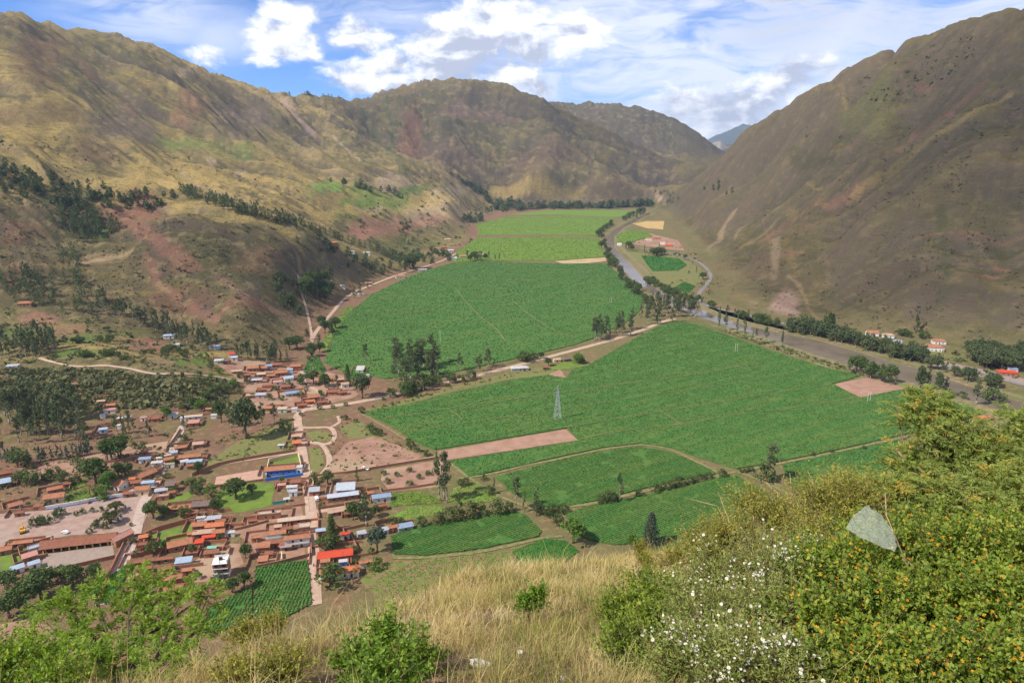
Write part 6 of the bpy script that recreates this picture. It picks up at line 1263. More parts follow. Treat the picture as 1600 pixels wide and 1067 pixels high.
# single trees one can point at
for q in [
 (687, 783, 66, 'euc', 'tall eucalyptus of a dense pair above the emerald plot, left', None, .9), (694, 778, 72, 'euc', 'tallest eucalyptus of the dense pair above the emerald plot', None, .9), (699, 785, 62, 'euc', 'eucalyptus at the right of the dense pair', None, .9), (683, 728, 26, 'slim', 'slim tree at the tip of the ploughed strip', None, 1.2),
 (806, 797, 54, 'euc', 'lone eucalyptus left of the yellowish sapling', None, .9), (838, 806, 48, 'slim', 'slender tree at the corner of the nearest maize field', None, 1.2), (772, 770, 26, 'slim', 'thin tree beside the emerald plot', None, 1.0), (718, 800, 36, 'slim', 'slim tree in the hedge left of the nearest maize', None, 1.2), (819, 800, 36, 'slim', 'yellowish sapling between two tall trees', L_OLV, .8),
 (968, 784, 45, 'euc', 'lone eucalyptus standing in the hedge of round bushes', None, .8), (1016, 852, 56, 'con', 'grey green conifer at the near edge of the field', None, 1.1), (987, 858, 26, 'round', 'small round green tree left of the grey conifer', L_BRT, .8), (895, 848, 38, 'round', 'large round bright green tree at the field corner', L_BRT, 1.25),
 (1206, 752, 58, 'euc', 'tall dark tree at the right end of the hedge path', None, 1.3), (1192, 750, 26, 'bush', 'dark bush at the foot of the tall dark tree', None, 1.0),
 (520, 852, 52, 'con', 'tall conifer beside the red roofed house', L_BRD, 1.0), (573, 822, 58, 'euc', 'tall eucalyptus above the grey shed', None, 1.2), (552, 812, 30, 'round', 'rounded tree left of the tall eucalyptus', None, 1.0), (586, 808, 20, 'round', 'small tree right of the tall eucalyptus', None, 1.0), (590, 862, 42, 'round', 'grey green tree at the left corner of the nearest maize', L_YNG, .8),
 (508, 860, 24, 'bush', 'dark bush in front of the conifer', None, 1.1), (512, 755, 22, 'round', 'yellow green round tree by the barn yard', L_OLV, 1.1), (492, 752, 14, 'bush', 'bush at the street by the barn yard', L_OLV, 1.0), (558, 752, 24, 'slim', 'thin tree behind the barn', None, 1.5), (565, 645, 10, 'bush', 'round bush at the corner of the great field', None, .9),
 (369, 780, 34, 'round', 'great dark round tree on the bright garden', None, 1.25), (394, 772, 18, 'round', 'smaller round tree beside the great round one', None, 1.0), (335, 800, 22, 'round', 'dark tree touching the brown thatched house', None, .8), (240, 810, 30, 'round', 'leafy tree at the corner of the plaza', None, 1.0), (256, 808, 20, 'round', 'smaller leafy tree at the corner of the plaza', None, 1.0), (290, 806, 16, 'bush', 'flower bush in front of the long orange wing', None, 1.0),
 (182, 800, 18, 'palm', 'upper palm tree with a broad crown on the plaza', None, 1.0), (173, 818, 20, 'palm', 'lower palm tree with a broad crown on the plaza', None, 1.15),
 (302, 866, 18, 'round', 'olive tree below the orange gabled hall', L_OLV, .9), (240, 866, 22, 'round', 'olive tree in the corner of the walled lawn', L_OLV, 1.2), (258, 858, 16, 'round', 'small tree on the edge of the walled lawn', None, 1.0),
 (385, 685, 66, 'round', 'huge spreading tree above the paddock', L_EUC, .75), (362, 668, 44, 'euc', 'eucalyptus left of the huge spreading tree', None, 1.2), (410, 665, 36, 'euc', 'eucalyptus right of the huge spreading tree', None, 1.2), (429, 660, 30, 'euc', 'smaller eucalyptus near the road corner', None, 1.3), (346, 660, 34, 'round', 'dark rounded tree at the left of the big clump', None, .8),
 (566, 655, 40, 'round', 'dark bushy tree at the corner of the crossing road', L_EUC, .9) if False else (566, 622, 38, 'round', 'dark bushy tree beside the crossing road', L_EUC, .95),
 (570, 566, 28, 'euc', 'lone dark tree standing in the maize', None, 1.2), (490, 580, 46, 'euc', 'tall tree at the end of the hamlet lane', None, 1.0), (544, 600, 32, 'con', 'dark conifer left of the white shed', L_BRD, .8), (528, 612, 26, 'euc', 'narrow dark tree beside the terracotta house', None, 1.0), (508, 605, 22, 'round', 'leafy tree in the hamlet', None, 1.0), (490, 600, 22, 'round', 'olive green tree in the hamlet', L_OLV, 1.1), (478, 603, 20, 'bush', 'bushy tree left of the hamlet lane', None, 1.1),
 (1431, 520, 36, 'slim', 'lone tall tree at the foot of the right mountain', None, 1.3), (1525, 632, 40, 'euc', 'dark riverside tree on the near bank, right', None, 1.2), (1550, 628, 22, 'bush', 'riverside bush on the far bank, right', None, 1.2), (1481, 620, 12, 'bush', 'green bush on the near tan bank', L_BRT, 1.2), (1503, 622, 10, 'bush', 'second green bush on the near tan bank', None, 1.3),
 (66, 935, 50, 'round', 'dark green tree at the lower left below the courtyard', None, 1.2), (40, 950, 42, 'round', 'leafy dark tree at the lower left edge', None, 1.2), (15, 965, 40, 'round', 'dark tree in the lower left corner', None, 1.2), (115, 915, 34, 'round', 'dark tree under the courtyard wall', None, 1.1), (150, 905, 28, 'round', 'dark tree left of the paved lane', None, 1.0), (90, 912, 26, 'bush', 'dark bushes under the courtyard wall', None, 1.3), (10, 930, 34, 'bush', 'dark bush at the left edge', None, 1.2),
 (382, 920, 28, 'round', 'dark tree at the corner of the maize plot', None, 1.0), (363, 925, 24, 'round', 'dark tree left of the maize plot corner', None, 1.0), (345, 915, 22, 'bush', 'grey green bush below the unfinished house', L_YNG, 1.0), (384, 872, 24, 'round', 'dark tree right of the unfinished house', None, .9), (520, 915, 34, 'bush', 'dark bush below the hip roofed house', None, 1.1), (512, 905, 18, 'bush', 'small bush against the hip roofed house', L_OLV, .8), (556, 900, 14, 'bush', 'garden bush at the right of the hip roofed house', None, 1.0), (585, 888, 18, 'bush', 'green bush on the slope below the low white shed', L_BRT, 1.2), (555, 862, 10, 'bush', 'little bush in the green lot', None, 1.0),
 (260, 655, 20, 'round', 'bright yellow green bush by the upper lane', L_BRT, .9), (288, 672, 26, 'slim', 'narrow dark tree by the upper lane', None, 1.5), (285, 690, 12, 'bush', 'round bush on the upper lane', None, 1.1), (233, 682, 30, 'slim', 'dark narrow tree on the fallow slope', None, 1.5), (225, 702, 12, 'bush', 'bush on the red fallow slope', None, 1.0), (310, 740, 20, 'round', 'small dark round tree in the dry lot', None, .9), (445, 672, 16, 'bush', 'round bush in the paddock', None, 1.0), (196, 740, 18, 'bush', 'bush above the white gabled house', None, 1.0), (150, 755, 42, 'round', 'spreading tree behind the white wall, with a pale trunk', None, 1.1), (170, 765, 30, 'round', 'leafy green tree behind the white wall', L_BRT, 1.0), (160, 778, 20, 'bush', 'bright bush behind the white wall', L_BRT, 1.2), (185, 745, 24, 'round', 'green tree above the white gabled house', None, .9)]:
    tree_px(q[0], q[1], q[2], q[3], q[4], None, q[5], q[6])
# rows, groves and hedges: individuals of a kind that nothing tells apart share a label and a group
def along(lst, n, jit, rnd):
    P_ = np.array(lst, float); L = np.concatenate([[0], np.cumsum(np.hypot(*np.diff(P_, axis=0).T))]); s = np.sort(rnd.uniform(0, L[-1], n))
    return np.stack([np.interp(s, L, P_[:, 0]) + rnd.normal(0, jit, n), np.interp(s, L, P_[:, 1]) + rnd.normal(0, jit * .5, n)], 1)
def within(poly, n, rnd):
    poly = np.array(poly, float); lo, hi = poly.min(0), poly.max(0); o = np.zeros((0, 2))
    while len(o) < n: c = rnd.uniform(lo, hi, (n * 3, 2)); o = np.concatenate([o, c[inside(c[:, 0], c[:, 1], poly)]])
    return o[:n]
ORD = 'first second third fourth fifth sixth seventh eighth ninth tenth eleventh twelfth thirteenth fourteenth fifteenth sixteenth seventeenth eighteenth nineteenth twentieth twenty-first twenty-second twenty-third twenty-fourth twenty-fifth twenty-sixth'.split()
def nth(label, i, n):
    if len(label.split()) + (1 if i in (0, n - 1) else 4) > 16: print('LONG', label)
    return label + (', leftmost' if i == 0 else ', rightmost' if i == n - 1 else f', {ORD[i]} from the left')
GR = np.random.default_rng(21); BULK = []
def grove(kind, pts, h0, h1, kds, label, group, leaf=None, wide=1.0, stuff=False):
    pts = pts[np.argsort(pts[:, 0])]; q = hit(pts[:, 0], pts[:, 1]); n_ = len(q)
    for i_, (x, y, z) in enumerate(q):
        kd = kds[GR.integers(len(kds))]; h = GR.uniform(h0, h1) * mpp(y, z)
        if stuff: BULK.append((x, y, h, kd, leaf, wide * GR.uniform(.85, 1.2)))
        else: tree(x, y, h, kd, nth(label, i_, n_) if n_ <= 26 else label, group, leaf, wide * GR.uniform(.85, 1.2))
grove('p', within([(596, 600), (606, 570), (650, 560), (690, 572), (700, 592), (660, 612), (615, 612)], 24, GR), 30, 52, ['euc', 'euc', 'euc', 'slim'], 'big eucalyptus of the dense grove beside the crossing road', 'grove beside the crossing road', L_EUC, 1.3)
grove('l', along([(600, 618), (650, 612), (700, 600), (740, 592)], 14, 5, GR), 12, 20, ['bush'], 'leafy bush under the dense grove by the road', 'undergrowth of the grove')
grove('l', along([(720, 580), (735, 582), (745, 585), (770, 576), (775, 575)], 6, 4, GR), 20, 32, ['euc'], 'slender tree right of the dense roadside grove', 'slender trees by the crossing road')
grove('l', along([(818, 566), (845, 560)], 6, 2, GR), 10, 16, ['bush', 'round'], 'dark bush behind the white roofed shelter', 'bushes behind the white shelter')
grove('l', along([(900, 565), (912, 570)], 4, 2, GR), 12, 16, ['bush', 'round'], 'dark green bush right of the adobe huts', 'bushes by the adobe huts', L_BRT); tree_px(857, 572, 13, 'round', 'dark round tree left of the yellowish adobe hut')
grove('p', within([(920, 538), (940, 522), (985, 512), (1000, 520), (950, 535)], 15, GR), 22, 38, ['euc', 'euc', 'slim'], 'dark eucalyptus in the roadside row near the river', 'roadside eucalyptus near the river', None, 1.1)
grove('p', within([(1000, 495), (1020, 480), (1080, 488), (1090, 498), (1060, 505), (1010, 508)], 26, GR), 20, 36, ['euc', 'euc', 'slim'], 'dark eucalyptus in the riverside thicket at the road end', 'riverside eucalyptus thicket', None, 1.15)
grove('l', along([(938, 368), (942, 388), (950, 405), (960, 420), (975, 440), (990, 455), (1005, 470), (1012, 482)], 42, 2.5, GR), 7, 14, ['bush', 'round'], 'bush on the left bank of the river bend', 'bushes along the river bend', L_BRD, 1.0)
grove('l', along([(938, 362), (960, 350), (985, 340), (1005, 332)], 18, 2, GR), 6, 10, ['bush', 'round'], 'small tree on the bank far up the river', 'trees far up the river')
grove('l', along([(975, 388), (1000, 395), (1025, 400), (1040, 398)], 24, 2, GR), 7, 14, ['slim', 'round'], 'small dark tree in the row inside the river bend', 'row inside the river bend')
grove('p', within([(990, 345), (1000, 332), (1020, 328), (1012, 345)], 10, GR), 8, 13, ['euc', 'slim'], 'dark tree at the far end of the river', 'trees at the far end of the river')
grove('l', along([(1012, 440), (1025, 450), (1040, 458), (1060, 462), (1085, 475)], 20, 3, GR), 9, 14, ['bush', 'round'], 'bush on the inner bank where the river straightens', 'bushes on the inner river bank')
grove('l', along([(1058, 392), (1064, 402), (1098, 432), (1096, 450)], 9, 3, GR), 8, 13, ['slim', 'round'], 'small tree beside the curving paved road', 'trees by the curving road')
grove('l', along([(1090, 474), (1140, 491), (1180, 503), (1232, 514)], 30, 1.8, GR), 9, 15, ['bush', 'round', 'euc'], 'tree in the hedge between the highway and the river, upstream', 'hedge between highway and river, upstream')
grove('l', along([(1235, 515), (1290, 527), (1340, 540), (1400, 556), (1440, 567)], 62, 3.0, GR), 17, 27, ['round', 'bush', 'euc'], 'dense dark tree in the hedge between the highway and the river', 'dense hedge across the river', L_EUC, 1.0)
grove('l', along([(1285, 520), (1300, 522)], 7, 3, GR), 26, 36, ['slim', 'con'], 'tall dark tree between two orange roofs across the river', 'tall clump across the river', L_BRD, 1.0)
grove('l', along([(1410, 524), (1440, 528), (1450, 530)], 8, 2, GR), 8, 12, ['bush'], 'grey green bush in a row under the right mountain', 'bushes at the foot of the right mountain')
grove('p', within([(1512, 572), (1515, 555), (1600, 560), (1610, 578), (1560, 582)], 42, GR), 22, 32, ['euc', 'round'], 'dark eucalyptus in the plantation under the right mountain', 'plantation under the right mountain', L_EUC, 1.1)
grove('l', along([(1455, 575), (1495, 590), (1530, 599), (1560, 606)], 24, 2.5, GR), 16, 24, ['round', 'euc'], 'dark tree in the thicket between the highway and the water', 'thicket by the highway', L_EUC)
grove('l', along([(1120, 505), (1130, 512), (1195, 535), (1222, 540), (1248, 545)], 12, 3, GR), 14, 28, ['euc', 'slim'], 'thin eucalyptus on the near tan bank', 'thin trees on the near bank', None, .9)
grove('l', along([(1305, 572), (1330, 580), (1360, 590), (1385, 598), (1395, 602)], 14, 3, GR), 18, 30, ['euc', 'round'], 'light green tree on the near bank below the ploughed square', 'near bank trees above the ploughed square', L_BRD, 1.1)
grove('l', along([(1435, 610), (1452, 616), (1475, 618)], 9, 3, GR), 28, 42, ['euc'], 'tall eucalyptus on the near bank, right of the ploughed square', 'tall near bank eucalyptus', None, 1.0)
# hedge of round bushes across the crops
def row(lst, label, group, leaf, wide):
    lst = sorted(lst)
    for i_, (u, v, s) in enumerate(lst): tree_px(u, v, s, 'bush', nth(label, i_, len(lst)) if len(lst) <= 26 else label, group, leaf(), wide)
row([(866, 803, 15), (858, 806, 13), (880, 800, 14), (940, 786, 14), (950, 784, 18), (957, 783, 15), (1000, 775, 12), (1022, 769, 14), (1038, 765, 13), (1048, 763, 13), (1060, 760, 17), (1078, 755, 12), (1085, 753, 9), (1095, 751, 11), (1106, 748, 11), (1128, 744, 12), (1160, 738, 9), (1172, 736, 9), (1350, 702, 6), (1300, 708, 7), (1270, 712, 7)], 'round dark bush in the hedge across the green fields', 'hedge of round bushes', lambda: None, 1.0)
row([(620, 822, 12), (658, 822, 16), (685, 818, 18), (700, 815, 22), (712, 812, 22), (735, 808, 24), (748, 806, 22), (778, 802, 22), (795, 800, 16), (845, 802, 18), (862, 806, 16), (870, 820, 18), (764, 772, 14), (720, 760, 12), (728, 758, 12), (755, 750, 10), (628, 818, 10)], 'olive bush in the hedge behind the nearest maize field', 'hedge behind the nearest maize', lambda: L_OLV if GR.random() < .35 else None, .9)
row([(585, 678, 12), (578, 672, 10), (592, 680, 11), (642, 698, 10), (638, 692, 8), (652, 706, 8), (668, 712, 9), (500, 640, 7), (520, 638, 6), (540, 634, 6), (600, 625, 5), (630, 618, 5), (660, 610, 5), (700, 604, 6), (540, 655, 7), (556, 660, 6), (470, 650, 6), (640, 760, 10), (620, 745, 8), (640, 738, 8), (655, 748, 8), (670, 742, 8), (605, 755, 9), (600, 742, 8)], 'low dark bush on the weedy ground round the bare lot', 'low bushes round the bare lot', lambda: None, 1.0)
row([(53, 822, 14), (62, 820, 11), (75, 818, 14), (85, 812, 12), (92, 806, 13), (100, 804, 10), (64, 815, 11), (120, 805, 8), (130, 802, 9), (145, 800, 8), (158, 800, 9), (152, 822, 11), (165, 826, 9), (140, 833, 9), (148, 826, 10), (205, 822, 6)], 'clipped shrub in the planted beds of the plaza', 'shrubs in the plaza beds', lambda: None, .85)
row([(28, 730, 28), (35, 755, 20), (50, 758, 20), (62, 755, 16), (75, 750, 18), (88, 745, 16), (100, 752, 16), (125, 735, 20), (140, 742, 24), (118, 755, 14), (200, 738, 12), (210, 700, 10), (300, 760, 14), (315, 765, 18), (330, 775, 18), (305, 772, 14), (275, 800, 10), (340, 786, 12)], 'dark leafy bush in the gardens left of the street', 'garden bushes left of the street', lambda: L_BRT if GR.random() < .25 else None, .95)
row([(375, 590, 8), (385, 600, 9), (345, 585, 10), (310, 590, 10), (330, 592, 9), (365, 604, 12), (350, 612, 14), (335, 615, 14), (320, 625, 14), (315, 640, 16), (300, 632, 12), (375, 615, 8), (430, 610, 8), (450, 600, 6), (455, 605, 7), (400, 650, 10), (420, 625, 10), (440, 625, 8), (470, 620, 9), (500, 620, 10), (515, 602, 10), (285, 555, 9), (260, 558, 7), (330, 575, 9), (320, 560, 10), (300, 548, 9)], 'leafy bush among the houses of the upper hamlet', 'bushes of the upper hamlet', lambda: L_BRT if GR.random() < .3 else None, 1.0)
# left slopes
grove('p', within([(0, 690), (0, 650), (60, 640), (125, 650), (138, 688), (70, 698)], 46, GR), 40, 58, ['euc', 'euc', 'slim'], 'tall eucalyptus in the big grove at the left edge of the village', 'big grove at the left edge', None, 1.0)
grove('l', along([(0, 722), (50, 722), (100, 716), (150, 708)], 26, 3, GR), 20, 28, ['slim'], 'young bluish eucalyptus in the row below the big grove', 'row of young bluish trees', L_YNG, 1.4)
grove('l', along([(150, 715), (175, 722), (188, 718)], 7, 3, GR), 28, 44, ['round', 'euc'], 'dense dark tree right of the row of young trees', 'dense trees right of the young row', L_BRD, .9)
grove('p', within([(180, 680), (205, 665), (215, 675), (195, 690)], 7, GR), 24, 36, ['slim', 'euc'], 'dark tree beside the small pale roofs', 'dark trees by the pale roofs', L_BRD)
grove('p', within([(0, 565), (0, 535), (85, 530), (92, 552), (45, 562)], 32, GR), 26, 40, ['euc', 'slim'], 'dark eucalyptus in the grove on the upper left terrace', 'terrace grove', None, 1.0)
grove('l', along([(150, 480), (190, 495), (230, 512), (270, 528), (310, 540), (330, 550)], 40, 6, GR), 22, 38, ['euc', 'slim'], 'eucalyptus in the line along the foot of the near left hill', 'line at the foot of the near hill', None, 1.0)
grove('l', along([(370, 556), (400, 562), (430, 568), (445, 565)], 20, 5, GR), 22, 36, ['euc', 'slim'], 'dark eucalyptus above the upper hamlet', 'trees above the upper hamlet', None, 1.0)
grove('p', within([(472, 470), (480, 440), (520, 440), (535, 465), (500, 475)], 26, GR), 16, 30, ['euc', 'round'], 'dark tree in the grove where the side valley opens', 'grove at the side valley', None, 1.05)
grove('l', along([(545, 470), (555, 468), (630, 425), (640, 422), (648, 420)], 9, 3, GR), 16, 30, ['slim', 'round'], 'dark tree beside the road along the far field', 'trees by the far field road', L_BRD, 1.1)
grove('l', along([(480, 500), (500, 510), (485, 545), (490, 560), (530, 508), (520, 520), (455, 545)], 14, 5, GR), 12, 24, ['round', 'bush', 'euc'], 'leafy tree near the road fork below the hill', 'trees near the road fork')
grove('l', along([(728, 408), (745, 408), (760, 407), (782, 410)], 12, 2, GR), 10, 17, ['euc', 'round'], 'dark tree at the tip of the dark far field', 'clump at the tip of the far field')
N0 = sum(1 for o in bpy.data.objects if o.get('category') in ('eucalyptus', 'tree', 'conifer'))
# farther slopes: too many and too small to single out, one mass per wood
def mass(name, groups, label, cat='wood'):
    """many small trees joined in one mesh"""
    Vs, Fs, hs = [], [], []; n0 = 0; Vt, Ft = [], []; nt_ = 0
    for pts, h0, h1, kds, wide in groups:
        q = hit(pts[:, 0], pts[:, 1])
        for x, y, z in q:
            h = GR.uniform(h0, h1) * mpp(y, z); n = 70
            w = h * (.16 if kds == 'slim' else .34) * wide; t = GR.uniform(.15, 1, n); rad = w * (np.sin(np.clip(t * 1.05, 0, 1) * np.pi) ** .6 + .1) * GR.uniform(.3, 1, n); a = GR.uniform(0, 6.28, n)
            c = np.stack([x + np.cos(a) * rad, y + np.sin(a) * rad, z + t * h], 1); V, F = cards(c, h * .085 if kds == 'slim' else h * .16, GR); Vs.append(V); Fs.append(F + n0); n0 += len(V); hs.append(np.repeat(np.clip(GR.normal(.4, .2) + GR.normal(0, .15, n), 0, 1), 4))
            g = Geo(); g.tube((x, y, z - .5), (x, y, z + h * .8), .2, .05, 4, False); Vt.append(np.array(g.v)); Ft.append(np.array(g.f) + nt_); nt_ += len(g.v)
    o = link(name, np_mesh(name, np.concatenate(Vs), np.concatenate(Fs), False, {'hue': np.concatenate(hs)}), L_EUC); tag(o, label, cat, kind='stuff')
    k = link('trunks', np_mesh('trunks', np.concatenate(Vt), np.concatenate(Ft)), BARK, o)
mass('hillside_wood', [(along([(285, 300), (310, 312), (350, 322), (400, 338), (440, 348), (470, 355)], 120, 5, GR), 11, 20, 'slim', 1.3), (along([(470, 356), (520, 372), (570, 388), (620, 405)], 60, 2.5, GR), 8, 15, 'slim', 1.3)], 'long dark line of eucalyptus running down the shelf of the left hill')
mass('hillside_wood', [(within([(0, 260), (60, 275), (200, 300), (280, 310), (250, 330), (150, 330), (60, 320), (0, 300)], 110, GR), 8, 17, 'r', .9), (within([(60, 330), (130, 310), (150, 340), (190, 355), (180, 368), (130, 380), (110, 370), (80, 350)], 80, GR), 12, 22, 'slim', 1.4)], 'scattered dark trees on the upper left shelf')
mass('hillside_wood', [(within([(0, 420), (60, 430), (130, 440), (160, 470), (150, 500), (60, 480), (0, 470)], 60, GR), 14, 26, 'slim', 1.4), (within([(90, 390), (130, 400), (130, 450), (100, 440)], 20, GR), 12, 20, 'slim', 1.5), (within([(420, 430), (470, 445), (475, 500), (440, 480)], 26, GR), 9, 16, 'r', 1.0), (along([(475, 370), (540, 400), (600, 425)], 30, 9, GR), 8, 14, 'r', 1.0)], 'olive trees scattered over the near left hill')
mass('far_wood', [(along([(780, 330), (850, 326), (900, 326), (960, 325), (1000, 322), (1018, 322)], 130, 2, GR), 7, 12, 'r', 1.2), (within([(765, 335), (775, 315), (800, 312), (830, 328)], 30, GR), 6, 11, 'r', 1.2), (within([(600, 405), (640, 395), (700, 392), (720, 405), (640, 420)], 60, GR), 5, 12, 'r', 1.1), (within([(700, 270), (760, 300), (775, 325), (740, 300)], 36, GR), 5, 9, 'r', 1.3), (within([(500, 280), (540, 285), (640, 305), (560, 300)], 14, GR), 6, 12, 'r', 1.2), (within([(715, 345), (750, 340), (770, 330), (750, 352)], 20, GR), 6, 12, 'r', 1.2)], 'far blue green wood along the foot of the central mountain')
mass('ridge_wood', [(along([(440, 150), (480, 149), (520, 152), (560, 158)], 50, 1.0, GR), 3.5, 7, 'slim', 1.6), (along([(1030, 300), (1060, 312), (1040, 320)], 16, 4, GR), 5, 9, 'slim', 1.3), (along([(1100, 290), (1140, 300)], 8, 6, GR), 5, 8, 'r', 1.0)], 'tiny row of trees on the far ridge crest')
# shrubs on open ground: uncountable scrub
def scrub(name, poly, n, s0, s1, leaf, label, dens=None):
    q = hit(*within(poly, n, GR).T); 
    if dens is not None: q = q[fbm(q[:, 0] / dens, q[:, 1] / dens, 3, ox=8.) > -.05]
    k = 7; c = np.repeat(q, k, 0); s = np.repeat(GR.uniform(s0, s1, len(q)) * np.clip(GR.exponential(.6, len(q)), .4, 2.2), k); c = c + GR.normal(size=c.shape) * s[:, None] * np.array([.45, .45, .25]); c[:, 2] += s * .35
    V, F = cards(c, 1.0, GR); cc = np.repeat(c, 4, 0); V = cc + (V - cc) * np.repeat(s, 4)[:, None] * .8
    o = link(name, np_mesh(name, V, F, False, {'hue': np.repeat(np.repeat(np.clip(GR.normal(.5, .25, len(q)), 0, 1), k), 4)}), leaf); tag(o, label, 'scrub', kind='stuff')
L_SCR = leaf_mat('scrub_leaf', (.085, .100, .038), (.15, .145, .062), .2); L_SC2 = leaf_mat('dry_scrub_leaf', (.085, .078, .038), (.135, .112, .058), .2)
scrub('scrub', [(0, 640), (0, 580), (120, 575), (300, 590), (380, 600), (330, 640), (200, 640), (130, 640)], 4200, 1.0, 2.2, L_SCR, 'dense green scrub on the slope above the big grove')
scrub('scrub', [(0, 470), (0, 340), (150, 330), (330, 330), (470, 380), (600, 430), (540, 450), (470, 540), (380, 550), (300, 520), (160, 470)], 7000, .5, 1.3, L_SC2, 'olive scrub covering the near left hill', 40)
scrub('scrub', [(0, 330), (0, 200), (300, 240), (560, 330), (640, 390), (560, 380), (300, 300)], 2600, .6, 1.4, L_SC2, 'low scrub dotted over the golden left shelf', 80)
scrub('scrub', [(1100, 440), (1180, 340), (1350, 220), (1600, 120), (1600, 540), (1400, 520), (1200, 490)], 9000, .5, 1.2, L_SC2, 'dark scrub dotted over the right mountainside', 50)
scrub('scrub', [(1250, 210), (1330, 130), (1480, 60), (1560, 50), (1480, 130), (1300, 250)], 900, 1.2, 2.4, L_SCR, 'green scrub high on the shoulder of the right mountain', 90)
scrub('scrub', [(600, 420), (540, 330), (640, 250), (760, 320), (740, 380)], 1000, 2.0, 4.0, L_SCR, 'green scrub on the sunlit far slopes', 80)
scrub('weeds', [(480, 700), (520, 650), (600, 660), (680, 715), (500, 740)], 900, .4, .9, L_OLV, 'weeds on the rough ground round the loop track', 20)
scrub('weeds', [(300, 720), (380, 660), (460, 650), (462, 705), (380, 720)], 900, .4, 1.0, L_OLV, 'weeds in the paddock left of the upper street', 20)
scrub('weeds', [(0, 800), (0, 690), (300, 670), (300, 760), (230, 770)], 1500, .5, 1.4, L_SCR, 'weeds and low shrubs on the village plots', 25)
scrub('weeds', [(1130, 514), (1250, 550), (1350, 585), (1350, 589), (1250, 560), (1120, 516)], 700, .6, 1.5, L_OLV, 'weeds along the near river bank')
scrub('weeds', [(570, 640), (800, 584), (870, 567), (865, 578), (720, 604), (575, 648)], 300, .5, 1.1, L_OLV, 'weeds along the crossing road')

grove('l', along([(90, 555), (130, 558), (170, 556), (205, 562)], 16, 3, GR), 6, 11, ['bush'], 'dark bush along the terrace track', 'bushes along the terrace track')
grove('l', along([(100, 535), (140, 538), (175, 532), (180, 520), (150, 515)], 16, 4, GR), 6, 11, ['bush', 'round'], 'bush between the terrace fields', 'bushes between the terrace fields')
grove('l', along([(205, 555), (240, 552), (275, 548), (300, 556)], 15, 3, GR), 6, 11, ['bush', 'slim'], 'bush at the edge of the ploughed terrace', 'bushes at the ploughed terrace')
scrub('scrub', [(0, 580), (0, 480), (150, 490), (330, 545), (340, 585), (200, 575)], 2200, .8, 1.9, L_SCR, 'green scrub on the upper left terrace', 25)

yb = random.Random(8); n_ = 0
for y_ in YARDS:
    for _ in range(yb.choice([0, 0, 1, 1])):
        a_, b_ = yb.choice(y_), yb.choice(y_); t_ = yb.uniform(.15, .6); x_, q_ = a_[0] + (b_[0] - a_[0]) * t_, a_[1] + (b_[1] - a_[1]) * t_
        tree(x_ + yb.uniform(1, 2.5), q_ + yb.uniform(1, 2.5), yb.uniform(1.6, 4.2), yb.choice(['bush', 'bush', 'round']), 'small leafy garden bush in a walled village yard', 'garden bushes in the village yards', yb.choice([None, L_BRT, L_OLV]), yb.uniform(.8, 1.2))
scrub('scrub', [(985, 350), (1030, 345), (1110, 415), (1120, 470), (1080, 470), (1000, 400)], 700, .8, 2.0, L_SCR, 'bushy ground inside the river bend', 30)
scrub('weeds', [(1320, 525), (1450, 545), (1560, 560), (1600, 600), (1500, 585), (1400, 555)], 700, .8, 1.8, L_SCR, 'weeds round the houses across the river', 20)
# ------------------------------------------------------------------ the grassy bank the photographer stands on
EX = np.array([-60, -14, -9, -6, -4.2, -3.0, -2.3, -1.2, 1.4, 5, 60.]); EY = np.array([-8, -5, -1.5, 2.0, 4.0, 5.4, 6.9, 12.0, 15.0, 16, 17.])
def bank(x, y):
    d = y - np.interp(x, EX, EY); sp_ = np.where(d > 20, d, np.log1p(np.exp(np.clip(d, -30, 20) * 1.4)) / 1.4)
    z = 198.35 - .54 * y - .80 * sp_ + np.where(y < 0, 0 * y, 0)
    r = np.hypot(x, y); f = np.clip(r / 6, .35, 1.6)
    return z + f * (.16 * gnoise(x / 2.3, y / 2.3) + .07 * gnoise(x / .7 + 9, y / .7)) + np.clip(r - 14, 0, 60) * .04 * fbm(x / 16, y / 16, 4, ox=3.)
nr_, na_ = 200, 200
rr_ = np.concatenate([np.linspace(.3, 14, 120, endpoint=False), np.geomspace(14, 200, nr_ - 120)]); aa_ = np.linspace(R(-100), R(100), na_)
r2, a2 = np.meshgrid(rr_, aa_, indexing='ij'); bx, by = r2 * np.sin(a2), r2 * np.cos(a2); bz = bank(bx, by)
ib = np.arange(nr_ * na_).reshape(nr_, na_); qb = np.stack([ib[:-1, :-1], ib[:-1, 1:], ib[1:, 1:], ib[1:, :-1]], -1).reshape(-1, 4); qb = qb[bz.ravel()[qb].max(1) > -2]
mb = bpy.data.materials.new('bank_earth'); mb.use_nodes = True; t = mb.node_tree; t.nodes.clear(); q = NB(t); pos = q.n('ShaderNodeNewGeometry').outputs['Position']
c = q.mix(q.maprange(q.noise(pos, 1.1, 6, .65), .38, .6), (.20, .115, .075, 1), (.27, .19, .10, 1)); c = q.mix(q.maprange(q.noise(pos, 3.5, 5, .7), .5, .65), c, (.15, .13, .05, 1))
c = q.mix(q.maprange(q.noise(pos, 14, 3, .6), .6, .7, 0, .6), c, (.36, .24, .17, 1))
bs = q.n('ShaderNodeBsdfPrincipled'); q.put(bs.inputs['Base Color'], c); bs.inputs['Roughness'].default_value = .95; bs.inputs['Specular IOR Level'].default_value = .1
bp = q.n('ShaderNodeBump'); bp.inputs['Distance'].default_value = .06; q.put(bp.inputs['Height'], q.noise(pos, 9, 6, .7)); t.links.new(bp.outputs[0], bs.inputs['Normal']); o = q.n('ShaderNodeOutputMaterial'); t.links.new(bs.outputs[0], o.inputs[0])
